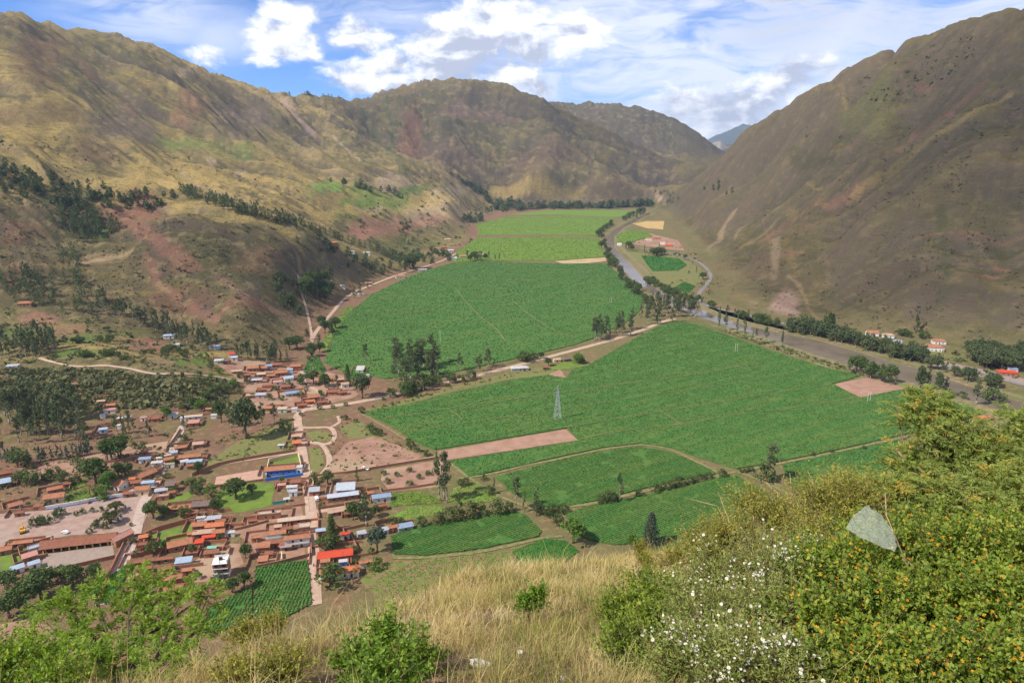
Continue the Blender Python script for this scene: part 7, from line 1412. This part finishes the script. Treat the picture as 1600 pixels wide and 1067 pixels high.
tag(link('hillside', np_mesh('hillside', np.stack([bx.ravel(), by.ravel(), bz.ravel()], 1), qb, True), mb), 'dry grassy hillside falling away in front of the viewpoint', 'hillside', kind='structure')
FG = np.random.default_rng(77)
# ---- dry grass
def grass_mat(name, stops):
    m = bpy.data.materials.new(name); m.use_nodes = True; t = m.node_tree; t.nodes.clear(); q = NB(t)
    a = q.n('ShaderNodeAttribute'); a.attribute_name = 'hue'; c = q.ramp(a.outputs['Fac'], stops)
    bs = q.n('ShaderNodeBsdfPrincipled'); q.put(bs.inputs['Base Color'], c); bs.inputs['Roughness'].default_value = .7; bs.inputs['Specular IOR Level'].default_value = .2
    tr = q.n('ShaderNodeBsdfTranslucent'); q.put(tr.inputs[0], c); mx = q.n('ShaderNodeMixShader'); mx.inputs[0].default_value = .3; o = q.n('ShaderNodeOutputMaterial')
    t.links.new(bs.outputs[0], mx.inputs[1]); t.links.new(tr.outputs[0], mx.inputs[2]); t.links.new(mx.outputs[0], o.inputs[0]); return m
def blades(base, h, lean, w, hue):
    """bent grass blades of three segments"""
    n = len(base); a = FG.uniform(0, 6.28, n); dx, dy = np.cos(a), np.sin(a); b2 = FG.uniform(0, 6.28, n); sx, sy = np.cos(b2), np.sin(b2); V = []
    for k, tt in enumerate((0, .55)):
        ww = w * (1 - tt * .75); off = lean * h * tt * tt; zz = h * (tt - .25 * lean * tt * tt)
        cx, cy, cz = base[:, 0] + dx * off, base[:, 1] + dy * off, base[:, 2] + zz
        V += [np.stack([cx - sx * ww, cy - sy * ww, cz], 1), np.stack([cx + sx * ww, cy + sy * ww, cz], 1)]
    off = lean * h; V.append(np.stack([base[:, 0] + dx * off, base[:, 1] + dy * off, base[:, 2] + h * (1 - .25 * lean)], 1))
    V = np.stack(V, 1); i = np.arange(n)[:, None] * 5
    Q = i + np.array([[0, 1, 3, 2]]); T = i + np.array([[2, 3, 4]])
    return V.reshape(-1, 3), Q, T, np.repeat(hue, 5)
def tufts(name, n, spread, nb, h0, h1, stops, label, ymin=1.6, ymax=24, dens=None, seed=1, lean=.55, w=.0035, hb=.5):
    y = ymin + (ymax - ymin) * FG.uniform(0, 1, n * 3) ** .62; x = FG.uniform(-1, 1, n * 3) * (y * .92 + 1.2)
    d = fbm(x / dens[0], y / dens[0], 3, ox=seed * 3.7) if dens else np.ones(len(x)); ok = (d > (dens[1] if dens else 0)) & (y < np.interp(x, EX, EY) + 1.4); x, y = x[ok][:n], y[ok][:n]
    m = np.repeat(np.arange(len(x)), nb); k = len(m); px_ = x[m] + FG.normal(0, spread, k); py_ = y[m] + FG.normal(0, spread, k)
    hh = np.repeat(FG.uniform(h0, h1, len(x)), nb) * FG.uniform(.45, 1.1, k); hu = np.repeat(np.clip(hb + .9 * fbm(x / 1.8, y / 1.8, 3, ox=seed * 1.3) + FG.normal(0, .12, len(x)), 0, 1), nb) + FG.normal(0, .09, k)
    far_w = np.clip(np.hypot(px_, py_) / 7, .8, 2.2)
    V, Q, T, hv = blades(np.stack([px_, py_, bank(px_, py_) - .02], 1), hh, np.abs(FG.normal(lean, .25, k)), w * far_w * FG.uniform(.6, 1.4, k), np.clip(hu, 0, 1))
    return tag(link(name, np_mesh(name, V, [Q, T], False, {'hue': hv}), grass_mat(name, stops)), label, 'grass', kind='stuff')
STRAW = [(0.0, (.27, .25, .07)), (.3, (.42, .33, .11)), (.65, (.60, .47, .20)), (1.0, (.70, .60, .33))]
tufts('dry_grass', 3600, .10, 30, .20, .46, STRAW, 'pale straw coloured grass tufts covering the bank', dens=(1.7, -.22), seed=1)
tufts('green_grass', 1500, .12, 38, .24, .52, [(0, (.14, .18, .035)), (.5, (.26, .28, .07)), (1, (.42, .37, .12))], 'olive green grass clumps between the straw', dens=(2.8, .02), seed=4, lean=.4)
tufts('fine_grass', 3800, .16, 10, .08, .26, [(0, (.19, .18, .055)), (.5, (.38, .30, .12)), (1, (.52, .40, .20))], 'short dry grass and litter on the red soil', dens=(1.2, -.6), seed=6, lean=.8, ymax=18)
tufts('tall_grass', 170, .16, 22, .5, .85, [(0, (.30, .22, .07)), (.5, (.54, .37, .13)), (1, (.68, .54, .26))], 'tall reddish straw stems along the bank', dens=(3.2, .08), seed=9, lean=.35, w=.003)
# ---- shrubs
def leafy(name, c0, c1, trans=.3, c2=None, rough=.55):
    m = bpy.data.materials.new(name); m.use_nodes = True; t = m.node_tree; t.nodes.clear(); q = NB(t); a = q.n('ShaderNodeAttribute'); a.attribute_name = 'hue'
    c = q.ramp(a.outputs['Fac'], [(0, c0), (.65, c1), (1, c2 or c1)])
    bs = q.n('ShaderNodeBsdfPrincipled'); q.put(bs.inputs['Base Color'], c); bs.inputs['Roughness'].default_value = rough; bs.inputs['Specular IOR Level'].default_value = .3
    tr = q.n('ShaderNodeBsdfTranslucent'); q.put(tr.inputs[0], q.mix(1.0, c, (1.3, 1.35, .5, 1), 'MULTIPLY')); mx = q.n('ShaderNodeMixShader'); mx.inputs[0].default_value = trans; o = q.n('ShaderNodeOutputMaterial')
    t.links.new(bs.outputs[0], mx.inputs[1]); t.links.new(tr.outputs[0], mx.inputs[2]); t.links.new(mx.outputs[0], o.inputs[0]); return m
STEM = material('twig_bark', (.20, .13, .075), (.13, .08, .05), 6, .9); STEMP = material('pale_twig', (.42, .28, .16), (.32, .2, .11), 8, .9); STEMD = material('dark_bark', (.10, .075, .05), (.06, .045, .032), 5, .95)
def unit(v): return v / (np.linalg.norm(v, axis=-1, keepdims=True) + 1e-9)
def leaves(p, d, L, Wd, r, hue):
    n = len(p); s = unit(np.cross(d, r.normal(size=(n, 3)))); up_ = np.cross(s, d); L = (L * r.uniform(.6, 1.25, n))[:, None]; Wd = (Wd * r.uniform(.7, 1.3, n))[:, None]
    mid = p + d * L * .5 + up_ * L * .06
    return np.stack([p, mid + s * Wd * .5, p + d * L, mid - s * Wd * .5], 1).reshape(-1, 3), np.repeat(hue, 4)
def shrub(name, cat, label, root_px, rootY, clumps, leaf, tw, ntw, nl, L, Wd, kind='small', stem=None, flower=None, droop=.0, upw=.35, thick=.022, open_=.25):
    """stems, twigs and leaves inside clumps given by (pixel, distance, half width and half height in photo pixels)"""
    r = np.random.default_rng(abs(hash(label)) % 9999 if False else len(label) * 37 + len(clumps)); rp = P(root_px[0], root_px[1], rootY); rp[2] = bank(rp[0:1], rp[1:2])[0] - .05
    root = empty(name, rp); tag(root, label, cat); g = Geo(); LV, LH = [], []; TW = Geo(); FL = []
    tot = sum(c[3] * c[4] for c in clumps)
    for (u, v, Y, ru, rv) in clumps:
        c = P(u, v, Y) - rp; k = (Y * CP + (HCAM - (c[2] + rp[2])) * SP) / FPX; rad = np.array([ru, (ru + rv) * .5, rv]) * k
        base = np.array([c[0] * .12 + r.normal(0, .05), c[1] * .12 + r.normal(0, .05), 0]); midp = base * .4 + c * .55 + r.normal(0, .06, 3); midp[2] = max(midp[2], c[2] * .35)
        g.path([tuple(base), tuple(midp), tuple(c)], [thick, thick * .7, thick * .35], 5)
        n = max(6, int(ntw * ru * rv / tot)); q = unit(r.normal(size=(n, 3)) + np.array([0, -.25, upw])); st_ = c + q * rad * (r.uniform(0, 1, n) ** .6)[:, None] * .8; dr = unit(q + .5 * r.normal(size=(n, 3)) + np.array([0, 0, upw]))
        ln = tw * r.uniform(.55, 1.3, n)
        for i in range(0, n, 5): g.tube(tuple(c + (st_[i] - c) * .1), tuple(st_[i]), thick * .28, .004, 3, False)
        for i in range(0, n, 2):
            e = st_[i] + dr[i] * ln[i]; e[2] -= droop * ln[i]; TW.tube(tuple(st_[i]), tuple(e), .0035, .0015, 3, False)
        hue_t = np.clip(r.normal(.42, .2, n) + .35 * np.clip((st_[:, 2] - c[2]) / (rad[2] + 1e-6), -1, 1) * .6, 0, 1)
        m = np.repeat(np.arange(n), nl); tt = np.tile(np.linspace(.12, 1, nl), n) + r.normal(0, .02, n * nl)
        p = st_[m] + dr[m] * (ln[m] * tt)[:, None]; p[:, 2] -= droop * ln[m] * tt ** 2
        if kind == 'feather':
            tang = unit(dr[m] + np.array([0, 0, -2 * droop]) * tt[:, None]); side = unit(np.cross(tang, np.array([0, 0, 1.]) + .3 * r.normal(size=(len(p), 3))))
            for s in (-1, 1):
                V, hh = leaves(p, unit(side * s + tang * .75 + np.array([0, 0, -.15])), L, Wd, r, np.clip(hue_t[m] + r.normal(0, .08, len(p)), 0, 1)); LV.append(V); LH.append(hh)
        else:
            V, hh = leaves(p + r.normal(0, .006, p.shape), unit(dr[m] * .5 + r.normal(size=p.shape) + np.array([0, 0, .25])), L, Wd, r, np.clip(hue_t[m] + r.normal(0, .14, len(p)), 0, 1)); LV.append(V); LH.append(hh)
        ends = st_ + dr * ln[:, None]; ends[:, 2] -= droop * ln; FL.append(ends[unit(ends - c)[:, 1] < .5])
    stm = g.build('stem', stem or STEM, root); o = link('twigs', TW.mesh('twigs'), stem or STEM, root)
    V = np.concatenate(LV); link('foliage', np_mesh('foliage', V, np.arange(len(V)).reshape(-1, 4), False, {'hue': np.concatenate(LH)}), leaf, root)['kind'] = 'stuff'; o['kind'] = 'stuff'
    return root, np.concatenate(FL)
F_GRN = leafy('berberis_leaf', (.095, .145, .02), (.215, .29, .036), .42, (.36, .38, .055)); F_OLV = leafy('olive_shrub_leaf', (.18, .18, .035), (.33, .32, .06), .4, (.48, .40, .08)); F_GRY = leafy('daisy_leaf', (.17, .215, .05), (.30, .34, .09), .42, (.42, .42, .15))
F_MOL = leafy('pepper_leaf', (.16, .21, .05), (.30, .35, .085), .45, (.58, .40, .09)); F_BRT = leafy('young_leaf', (.075, .15, .016), (.165, .27, .028), .4, (.25, .34, .05)); F_YEL = leafy('yellow_shrub_leaf', (.14, .15, .025), (.30, .28, .045), .35, (.42, .34, .06)); F_LFT = leafy('left_pepper_leaf', (.13, .22, .026), (.25, .35, .05), .48, (.38, .43, .08))
PETW = material('white_petal', (.66, .64, .56), rough=.6); PETO = material('orange_petal', (.62, .25, .015), (.68, .36, .02), 9, .6); DISC = material('yellow_disc', (.55, .36, .05), rough=.8); REDF = material('red_flower', (.6, .06, .05), rough=.6)
# orange flowered shrub filling the lower right
rootA, FA = shrub('flowering_shrub', 'shrub', 'large dense green shrub dotted with orange flowers at the lower right', (1480, 1040), 4.6,
    [(1310, 905, 5.0, 80, 60), (1400, 880, 5.3, 90, 60), (1500, 880, 5.2, 90, 65), (1590, 870, 5.2, 80, 70), (1270, 985, 4.4, 80, 60), (1370, 965, 4.5, 100, 65), (1480, 960, 4.5, 100, 70), (1590, 960, 4.4, 100, 75), (1300, 1060, 3.9, 80, 55), (1400, 1055, 3.8, 100, 60), (1510, 1060, 3.75, 110, 65), (1620, 1060, 3.7, 90, 70), (1350, 850, 5.8, 60, 35), (1260, 905, 5.3, 50, 40), (1440, 835, 5.9, 60, 35), (1550, 830, 5.9, 60, 35)],
    F_GRN, .20, 5600, 15, .040, .023)
def flowers(pts, n, r, Rr, petals, mat, disc, name='flower', parent=None, single=True, jit=0.02):
    """flower heads: open petals round a disc, facing outwards and up"""
    g = Geo()
    for i in range(petals):
        a = 2 * math.pi * i / petals; b1 = a + .28; b0 = a - .28; g.add([(0, 0, 0), (math.cos(b0) * .7, math.sin(b0) * .7, .18), (math.cos(a), math.sin(a), .12), (math.cos(b1) * .7, math.sin(b1) * .7, .18)], [(0, 1, 2, 3)])
    me = g.mesh(name); me.materials.append(mat)
    d = Geo(); d.add([(0, 0, .2)] + [(math.cos(k * 1.0472) * .32, math.sin(k * 1.0472) * .32, .1) for k in range(6)], [(0, k + 1, (k + 1) % 6 + 1) for k in range(6)]); dm = d.mesh('flower_disc'); dm.materials.append(disc)
    idx = r.permutation(len(pts))[:n]; pv = []; pf = []; dv = []; df = []
    for j in idx:
        rot = Vector((r.normal(0, .5), -.55 + r.normal(0, .4), 1.0)).to_track_quat('Z', 'Y') @ Matrix.Rotation(r.uniform(0, 6), 3, 'Z').to_quaternion(); s = Rr * r.uniform(.7, 1.25); p = Vector(pts[j]) + Vector(r.normal(0, jit, 3))
        if single:
            o = link(name, me, None, parent); o.location = p; o.rotation_mode = 'QUATERNION'; o.rotation_quaternion = rot; o.scale = (s, s, s)
            o2 = link('flower_disc', dm, None, parent=o)
        else:
            n0 = len(pv); pv += [p + rot @ (v.co * s) for v in me.vertices]; pf += [tuple(k + n0 for k in f.vertices) for f in me.polygons]
    if not single:
        m2 = bpy.data.meshes.new(name); m2.from_pydata([tuple(v) for v in pv], [], pf); m2.update(); o = link(name, m2, mat, parent); o['kind'] = 'stuff'
rf = np.random.default_rng(5)
flowers(FA, 1900, rf, .012, 5, PETO, DISC, 'orange_flowers', rootA, False, .03)
rootB, FB = shrub('daisy_shrub', 'shrub', 'twiggy grey green shrub covered in white daisy flowers', (1150, 1010), 4.7,
    [(1120, 905, 5.3, 55, 40), (1200, 895, 5.2, 65, 45), (1260, 880, 5.6, 40, 40), (1110, 975, 4.7, 70, 50), (1200, 965, 4.6, 70, 55), (1060, 1045, 4.0, 60, 45), (1140, 1045, 3.9, 70, 55), (1220, 1055, 3.8, 60, 50), (1080, 935, 5.2, 45, 35)], F_GRY, .24, 1900, 13, .040, .010, upw=.5)
cs_ = FB[rf.permutation(len(FB))[:70]]; nb_ = np.argmin(((FB[:, None] - cs_[None]) ** 2).sum(-1), 1); dd_ = np.sqrt(((FB - cs_[nb_]) ** 2).sum(-1)); FB2 = FB[dd_ < .10]
flowers(FB2, 280, rf, .0125, 9, PETW, DISC, 'flower', rootB, True, .02)
flowers(np.repeat(FB2, 3, 0), 420, rf, .0085, 7, PETW, DISC, 'small_flowers', rootB, False, .04)
shrub('twiggy_shrub', 'shrub', 'yellowish olive twiggy shrub behind the white daisies', (1200, 880), 6.6, [(1140, 850, 6.6, 60, 35), (1210, 825, 6.9, 60, 45), (1280, 800, 7.1, 60, 45), (1170, 800, 7.3, 40, 30), (1330, 790, 7.2, 55, 40), (1100, 870, 6.6, 40, 30), (1260, 850, 6.3, 50, 40)], F_OLV, .26, 1500, 13, .040, .012, upw=.8, droop=-.05)
rootD, FD = shrub('pepper_tree', 'tree', 'feathery pepper tree with orange tinted sprays standing above the right hand shrubs', (1490, 850), 7.6,
    [(1436, 626, 8.8, 26, 16), (1452, 640, 8.6, 34, 24), (1440, 668, 8.5, 48, 28), (1490, 672, 8.5, 40, 34), (1480, 720, 8.3, 62, 40), (1420, 735, 8.2, 60, 36), (1530, 720, 8.3, 60, 44), (1592, 700, 8.4, 50, 44), (1600, 655, 8.7, 24, 22), (1575, 662, 8.6, 26, 22), (1390, 785, 7.6, 70, 40), (1470, 790, 7.4, 80, 46), (1560, 780, 7.5, 80, 50), (1330, 770, 7.8, 40, 28), (1610, 750, 7.8, 60, 50), (1400, 640, 8.7, 12, 8), (1300, 770, 8.0, 34, 24)],
    F_MOL, .30, 1900, 15, .075, .015, 'feather', droop=.45, upw=.5, thick=.022)
g = Geo(); rw = rootD.location
def rel(u, v, Y): return tuple(Vector(P(u, v, Y)) - rw)
g.path([(0, 0, 0), rel(1482, 800, 7.9), rel(1464, 720, 8.2), rel(1455, 650, 8.5)], [.07, .05, .035, .015], 7); g.path([rel(1482, 800, 7.9), rel(1530, 740, 8.2), rel(1585, 680, 8.4)], [.045, .03, .012], 6); g.path([rel(1478, 780, 8.0), rel(1430, 740, 8.1), rel(1400, 700, 8.3)], [.04, .025, .01], 6); g.build('trunk', STEMP, rootD)
shrub('golden_shrub', 'shrub', 'yellow plume shaped shrub at the brow of the bank, left of the twiggy shrub', (1085, 880), 9.6, [(1085, 868, 9.8, 34, 22), (1120, 850, 9.2, 34, 28), (1050, 880, 9.6, 26, 18)], F_YEL, .24, 420, 13, .045, .012, upw=1.0)
shrub('golden_shrub', 'shrub', 'lone yellow plume shrub rising from the brow of the bank', (1000, 895), 11.5, [(1000, 872, 11.8, 12, 22), (1010, 885, 11.5, 20, 12)], F_YEL, .22, 160, 13, .05, .013, upw=1.4)
shrub('green_shrub', 'shrub', 'dense mid green shrub left of the white daisies', (1010, 1010), 5.3, [(975, 955, 5.8, 40, 28), (1030, 985, 5.3, 56, 36), (985, 1010, 5.0, 52, 32), (1050, 935, 6.0, 46, 30), (1010, 920, 6.6, 36, 24)], F_GRN, .18, 1300, 14, .040, .018)
shrub('green_shrub', 'shrub', 'small bright green shrub alone in the straw grass', (830, 965), 6.9, [(822, 948, 6.9, 16, 15), (840, 938, 6.9, 13, 18)], F_BRT, .14, 130, 12, .045, .018, upw=.9)
shrub('green_shrub', 'shrub', 'leafy bright green shrub at the bottom centre', (590, 1050), 4.6, [(605, 1000, 5.3, 36, 24), (560, 1042, 4.8, 44, 26), (650, 1030, 5.0, 38, 24), (610, 1060, 4.4, 54, 24)], F_BRT, .20, 420, 11, .055, .022, upw=.6)
shrub('green_shrub', 'shrub', 'low olive shrub at the bottom left of centre', (440, 1050), 4.5, [(440, 1055, 4.6, 44, 22), (375, 1065, 4.5, 46, 22)], F_OLV, .18, 340, 12, .040, .014, upw=.6)
shrub('green_shrub', 'shrub', 'thin yellow green shrub on the brow right of the leafy tree', (400, 1010), 5.6, [(385, 1000, 5.8, 26, 18), (425, 985, 6.2, 24, 16)], F_OLV, .16, 190, 12, .045, .014, upw=.9)
shrub('green_shrub', 'shrub', 'green bush in the bottom left corner', (40, 1060), 4.6, [(40, 1035, 4.9, 50, 28), (0, 1050, 4.6, 50, 30), (90, 1066, 4.5, 50, 24), (-40, 1020, 4.9, 40, 30)], F_LFT, .20, 700, 12, .045, .018, upw=.6)
rootJ, _ = shrub('pepper_tree', 'tree', 'leafy light green tree with dark forked branches at the lower left', (190, 1090), 5.0,
    [(105, 955, 6.5, 40, 28), (150, 925, 6.7, 36, 26), (130, 985, 6.2, 44, 26), (200, 960, 6.5, 36, 24), (230, 925, 6.8, 46, 30), (285, 935, 6.7, 36, 26), (325, 930, 6.9, 32, 20), (250, 985, 6.2, 48, 26), (310, 985, 6.2, 40, 26), (170, 1030, 5.5, 60, 30), (260, 1040, 5.3, 60, 30), (100, 1030, 5.6, 50, 28), (215, 900, 7.0, 22, 14), (60, 960, 6.6, 24, 18)],
    F_LFT, .20, 640, 12, .055, .016, 'feather', STEMD, droop=.35, upw=.5, thick=.014)
g = Geo(); rw = rootJ.location
g.path([(0, 0, 0), rel(180, 1055, 5.4), rel(160, 1030, 5.8), rel(140, 990, 6.2), rel(110, 955, 6.5)], [.075, .06, .045, .03, .015], 7); g.path([rel(180, 1055, 5.4), rel(200, 1040, 5.7), rel(218, 995, 6.2), rel(225, 965, 6.5), rel(245, 940, 6.7)], [.06, .05, .04, .03, .015], 7); g.path([rel(212, 1010, 6.0), rel(260, 970, 6.4), rel(300, 945, 6.6)], [.03, .02, .01], 6); g.path([rel(160, 1030, 5.8), rel(165, 980, 6.3), rel(150, 940, 6.6)], [.03, .022, .01], 6); g.build('trunk', STEMD, rootJ)
# a dead branch, bare shoots, stones, the plastic bag, a red bloom
def bare(name, label, cat, paths, r0, mat):
    o = Vector(P(*paths[0][0])); g = Geo()
    for pa in paths: q_ = [tuple(Vector(P(*k)) - o) for k in pa]; g.path(q_, list(np.linspace(r0, r0 * .3, len(q_))), 5)
    e = link(name, g.mesh(name), mat); e.location = o; tag(e, label, cat); return e
bare('dead_branch', 'bare pale dead branch rising beside the plastic bag', 'branch', [[(1425, 905, 4.75), (1412, 870, 4.95), (1400, 840, 5.15), (1385, 805, 5.4), (1376, 785, 5.6)], [(1400, 840, 5.15), (1388, 825, 5.25)], [(1385, 805, 5.4), (1383, 770, 5.6)], [(1412, 870, 4.95), (1432, 890, 4.8)]], .007, STEMP)
bare('dead_branch', 'long bare shoots leaning out over the field from the twiggy shrub', 'branch', [[(1150, 840, 6.9), (1120, 790, 7.2), (1072, 778, 7.5)], [(1150, 840, 6.9), (1130, 790, 7.2), (1122, 768, 7.4)], [(1180, 820, 7.0), (1170, 775, 7.3), (1145, 758, 7.5)], [(1220, 815, 7.0), (1215, 770, 7.2), (1192, 750, 7.4)], [(1235, 815, 7.0), (1236, 760, 7.3), (1234, 738, 7.4)], [(1290, 800, 7.0), (1272, 760, 7.2), (1262, 735, 7.4)]], .007, STEMP)
def bag():
    cn = np.array([P(1357, 788, 5.25), P(1322, 826, 5.0), P(1398, 862, 4.75), P(1394, 826, 5.0)]); n = 40; uu = np.linspace(0, 1, n); o = cn.mean(0); V = []
    nrm = unit(np.cross(cn[1] - cn[0], cn[3] - cn[0])); nrm = nrm * np.sign(-nrm[1])
    for L_ in (0, 1):
        for a in uu:
            for b_ in uu:
                a0, b0 = a, b_; a, b2_ = a0 + .10 * math.sin(math.pi * b0) * (a0 - .5), b0 + .16 * math.sin(math.pi * a0) * (b0 - .5)
                p = (cn[0] * (1 - a) + cn[1] * a) * (1 - b2_) + (cn[3] * (1 - a) + cn[2] * a) * b2_
                bul = .028 * math.sin(math.pi * a0) * math.sin(math.pi * b0) + .016 * mnoise.fractal(Vector((a * 5, b_ * 6, 3 + L_)), .8, 2, 5) + .016 * mnoise.noise(Vector((a * 16 + b_ * 6, b_ * 5, 1 + L_)))
                edge = .10 * mnoise.noise(Vector((a * 3 + 7, b_ * 3, 0)))
                a = a0
                V.append(p - o + nrm * (bul if L_ == 0 else -bul * .7 - .004) + (cn[1] - cn[0]) * edge)
    V = np.array(V); i = np.arange(n * n).reshape(n, n); q1 = np.stack([i[:-1, :-1], i[1:, :-1], i[1:, 1:], i[:-1, 1:]], -1).reshape(-1, 4); Q = np.concatenate([q1, q1[:, ::-1] + n * n])
    rim = list(i[0]) + list(i[1:, -1]) + list(i[-1, -2::-1]) + list(i[-2:0:-1, 0]); rim = np.array(rim); Q = np.concatenate([Q, np.stack([rim, np.roll(rim, -1), np.roll(rim, -1) + n * n, rim + n * n], 1)])
    m = bpy.data.materials.new('clear_plastic'); m.use_nodes = True; t = m.node_tree; t.nodes.clear(); q = NB(t)
    bs = q.n('ShaderNodeBsdfPrincipled'); bs.inputs['Base Color'].default_value = (.55, .58, .47, 1); bs.inputs['Roughness'].default_value = .3; bs.inputs['Specular IOR Level'].default_value = .6
    tr = q.n('ShaderNodeBsdfTransparent'); tr.inputs[0].default_value = (.92, .95, .90, 1); tl = q.n('ShaderNodeBsdfTranslucent'); tl.inputs[0].default_value = (.6, .65, .55, 1); m1 = q.n('ShaderNodeMixShader'); m1.inputs[0].default_value = .35; m2 = q.n('ShaderNodeMixShader'); m2.inputs[0].default_value = .66; o_ = q.n('ShaderNodeOutputMaterial')
    bw = q.n('ShaderNodeBump'); bw.inputs['Distance'].default_value = .02; q.put(bw.inputs['Height'], q.noise(q.n('ShaderNodeTexCoord').outputs['Object'], 22, 5, .6, 1.5)); t.links.new(bw.outputs[0], bs.inputs['Normal'])
    t.links.new(bs.outputs[0], m1.inputs[1]); t.links.new(tl.outputs[0], m1.inputs[2]); t.links.new(m1.outputs[0], m2.inputs[1]); t.links.new(tr.outputs[0], m2.inputs[2]); t.links.new(m2.outputs[0], o_.inputs[0])
    e = link('plastic_bag', np_mesh('plastic_bag', V, Q, True), m); e.location = o; tag(e, 'crumpled clear plastic bag caught on the right hand shrub', 'plastic bag')
bag()
def stone(u, v, Y, sx, sy, sz, label, mat):
    bm = bmesh.new(); bmesh.ops.create_icosphere(bm, subdivisions=3, radius=1); s0 = FG.uniform(0, 50)
    for w_ in bm.verts:
        p = w_.co.copy(); k = 1 + .35 * mnoise.fractal(p * 1.4 + Vector((s0, 0, 0)), .8, 2, 4); w_.co = Vector((p.x * sx * k, p.y * sy * k, p.z * sz * k))
    me = bpy.data.meshes.new('stone'); bm.to_mesh(me); bm.free(); p = P(u, v, Y); o = link('stone', me, mat); o.location = (p[0], p[1], bank(p[0:1], p[1:2])[0] + sz * .35); o.rotation_euler = (0, .2, FG.uniform(-.4, .4)); tag(o, label, 'stone')
STW = material('pale_stone', (.55, .53, .48), (.42, .38, .33), 9, .9, .02); STR_ = material('red_stone', (.34, .19, .14), (.27, .15, .11), 9, .95, .02)
def onbank(u, v):
    """distance at which the sight line meets the bank"""
    a, yy, zz = ray(u, v); ts = np.linspace(2, 40, 1500); return float(yy * ts[np.argmax(HCAM + zz * ts < bank(a * ts, yy * ts))])
for (u, v, s, lab, m_) in [(752, 1040, (.10, .045, .04), 'long pale stone on the red soil at the bottom centre', STW), (655, 1043, (.06, .04, .03), 'pale flat stone at the foot of the bright green shrub', STW), (815, 1020, (.04, .03, .02), 'small pale stone in the straw', STW), (768, 1056, (.09, .06, .035), 'reddish stone beside the long pale stone', STR_), (880, 1062, (.03, .03, .02), 'white pebble at the bottom edge', STW), (640, 1000, (.035, .03, .02), 'small grey pebble by the shrub at the bottom centre', STW), (700, 985, (.05, .04, .025), 'small red stone in the straw grass', STR_)]:
    stone(u, v, onbank(u, v), *s, lab, m_)
# ------------------------------------------------------------------ clouds added overhead, outside the view, to lay shade on the mountains
def cloud(x, y, z, parts_, label, CLM):
    bm = bmesh.new()
    for (dx, dy, dz, rx, ry, rz_) in parts_:
        r_ = bmesh.ops.create_icosphere(bm, subdivisions=4, radius=1)
        for w_ in r_['verts']:
            p = w_.co.copy(); k = 1 + .42 * mnoise.fractal(p * 1.5 + Vector((dx * .01 + x * .003, dy * .01, 0)), .8, 2, 4); w_.co = Vector((dx + p.x * rx * k, dy + p.y * ry * k, dz + max(p.z, -.35) * rz_ * k))
    me = bpy.data.meshes.new('cloud'); bm.to_mesh(me); bm.free(); o = link('cloud', me, CLM); o.location = (x, y, z); tag(o, label, 'cloud', kind='structure')
_vp = {}
def vapour(dn):
    if dn not in _vp:
        m = bpy.data.materials.new('cloud_vapour'); m.use_nodes = True; t = m.node_tree; t.nodes.clear(); pv = t.nodes.new('ShaderNodeVolumePrincipled'); pv.inputs['Color'].default_value = (1, 1, 1, 1); pv.inputs['Density'].default_value = dn; o = t.nodes.new('ShaderNodeOutputMaterial'); t.links.new(pv.outputs[0], o.inputs['Volume']); _vp[dn] = m
    return _vp[dn]
CZ = 1900.0
def shade_from(u, v, Y):
    p = P(u, v, Y); k = (CZ - p[2]) / sd.z; return p[0] + sd.x * k, p[1] + sd.y * k
rc = np.random.default_rng(12)
for (u, v, Y, n_, sx_, sy_, R_, lab, dn_) in [(880, 215, 3000, 6, 330, 260, 300, 'soft cloud puff, out of view, added to shade the central mountain', .0009), (1440, 300, 1080, 9, 200, 220, 330, 'soft cloud puff, out of view, added to shade the right mountain', .0004), (250, 430, 820, 5, 150, 80, 120, 'soft cloud puff, out of view, added to shade the near left hill', .0011)]:
    cx_, cy_ = shade_from(u, v, Y)
    for k_ in range(n_): cloud(cx_ + rc.normal(0, sx_), cy_ + rc.normal(0, sy_), CZ + k_ * 30, [(0, 0, 0, R_ * rc.uniform(.7, 1.4), R_ * rc.uniform(.7, 1.4), R_ * .45)], lab, vapour(dn_))
# ------------------------------------------------------------------ air
zmax = max(float(GZ.max()), 760) + 40
hz = Geo(); hz.box(-16050, 16050, -6050, 16050, -8, zmax); hm = bpy.data.materials.new('haze'); hm.use_nodes = True; t = hm.node_tree; t.nodes.clear()
pv = t.nodes.new('ShaderNodeVolumePrincipled'); pv.inputs['Color'].default_value = (.64, .79, 1.0, 1); pv.inputs['Density'].default_value = 4.7e-5; pv.inputs['Anisotropy'].default_value = .2; o = t.nodes.new('ShaderNodeOutputMaterial'); t.links.new(pv.outputs[0], o.inputs['Volume'])
tag(hz.build('haze', hm), 'thin blue haze filling the valley', 'haze', kind='stuff')
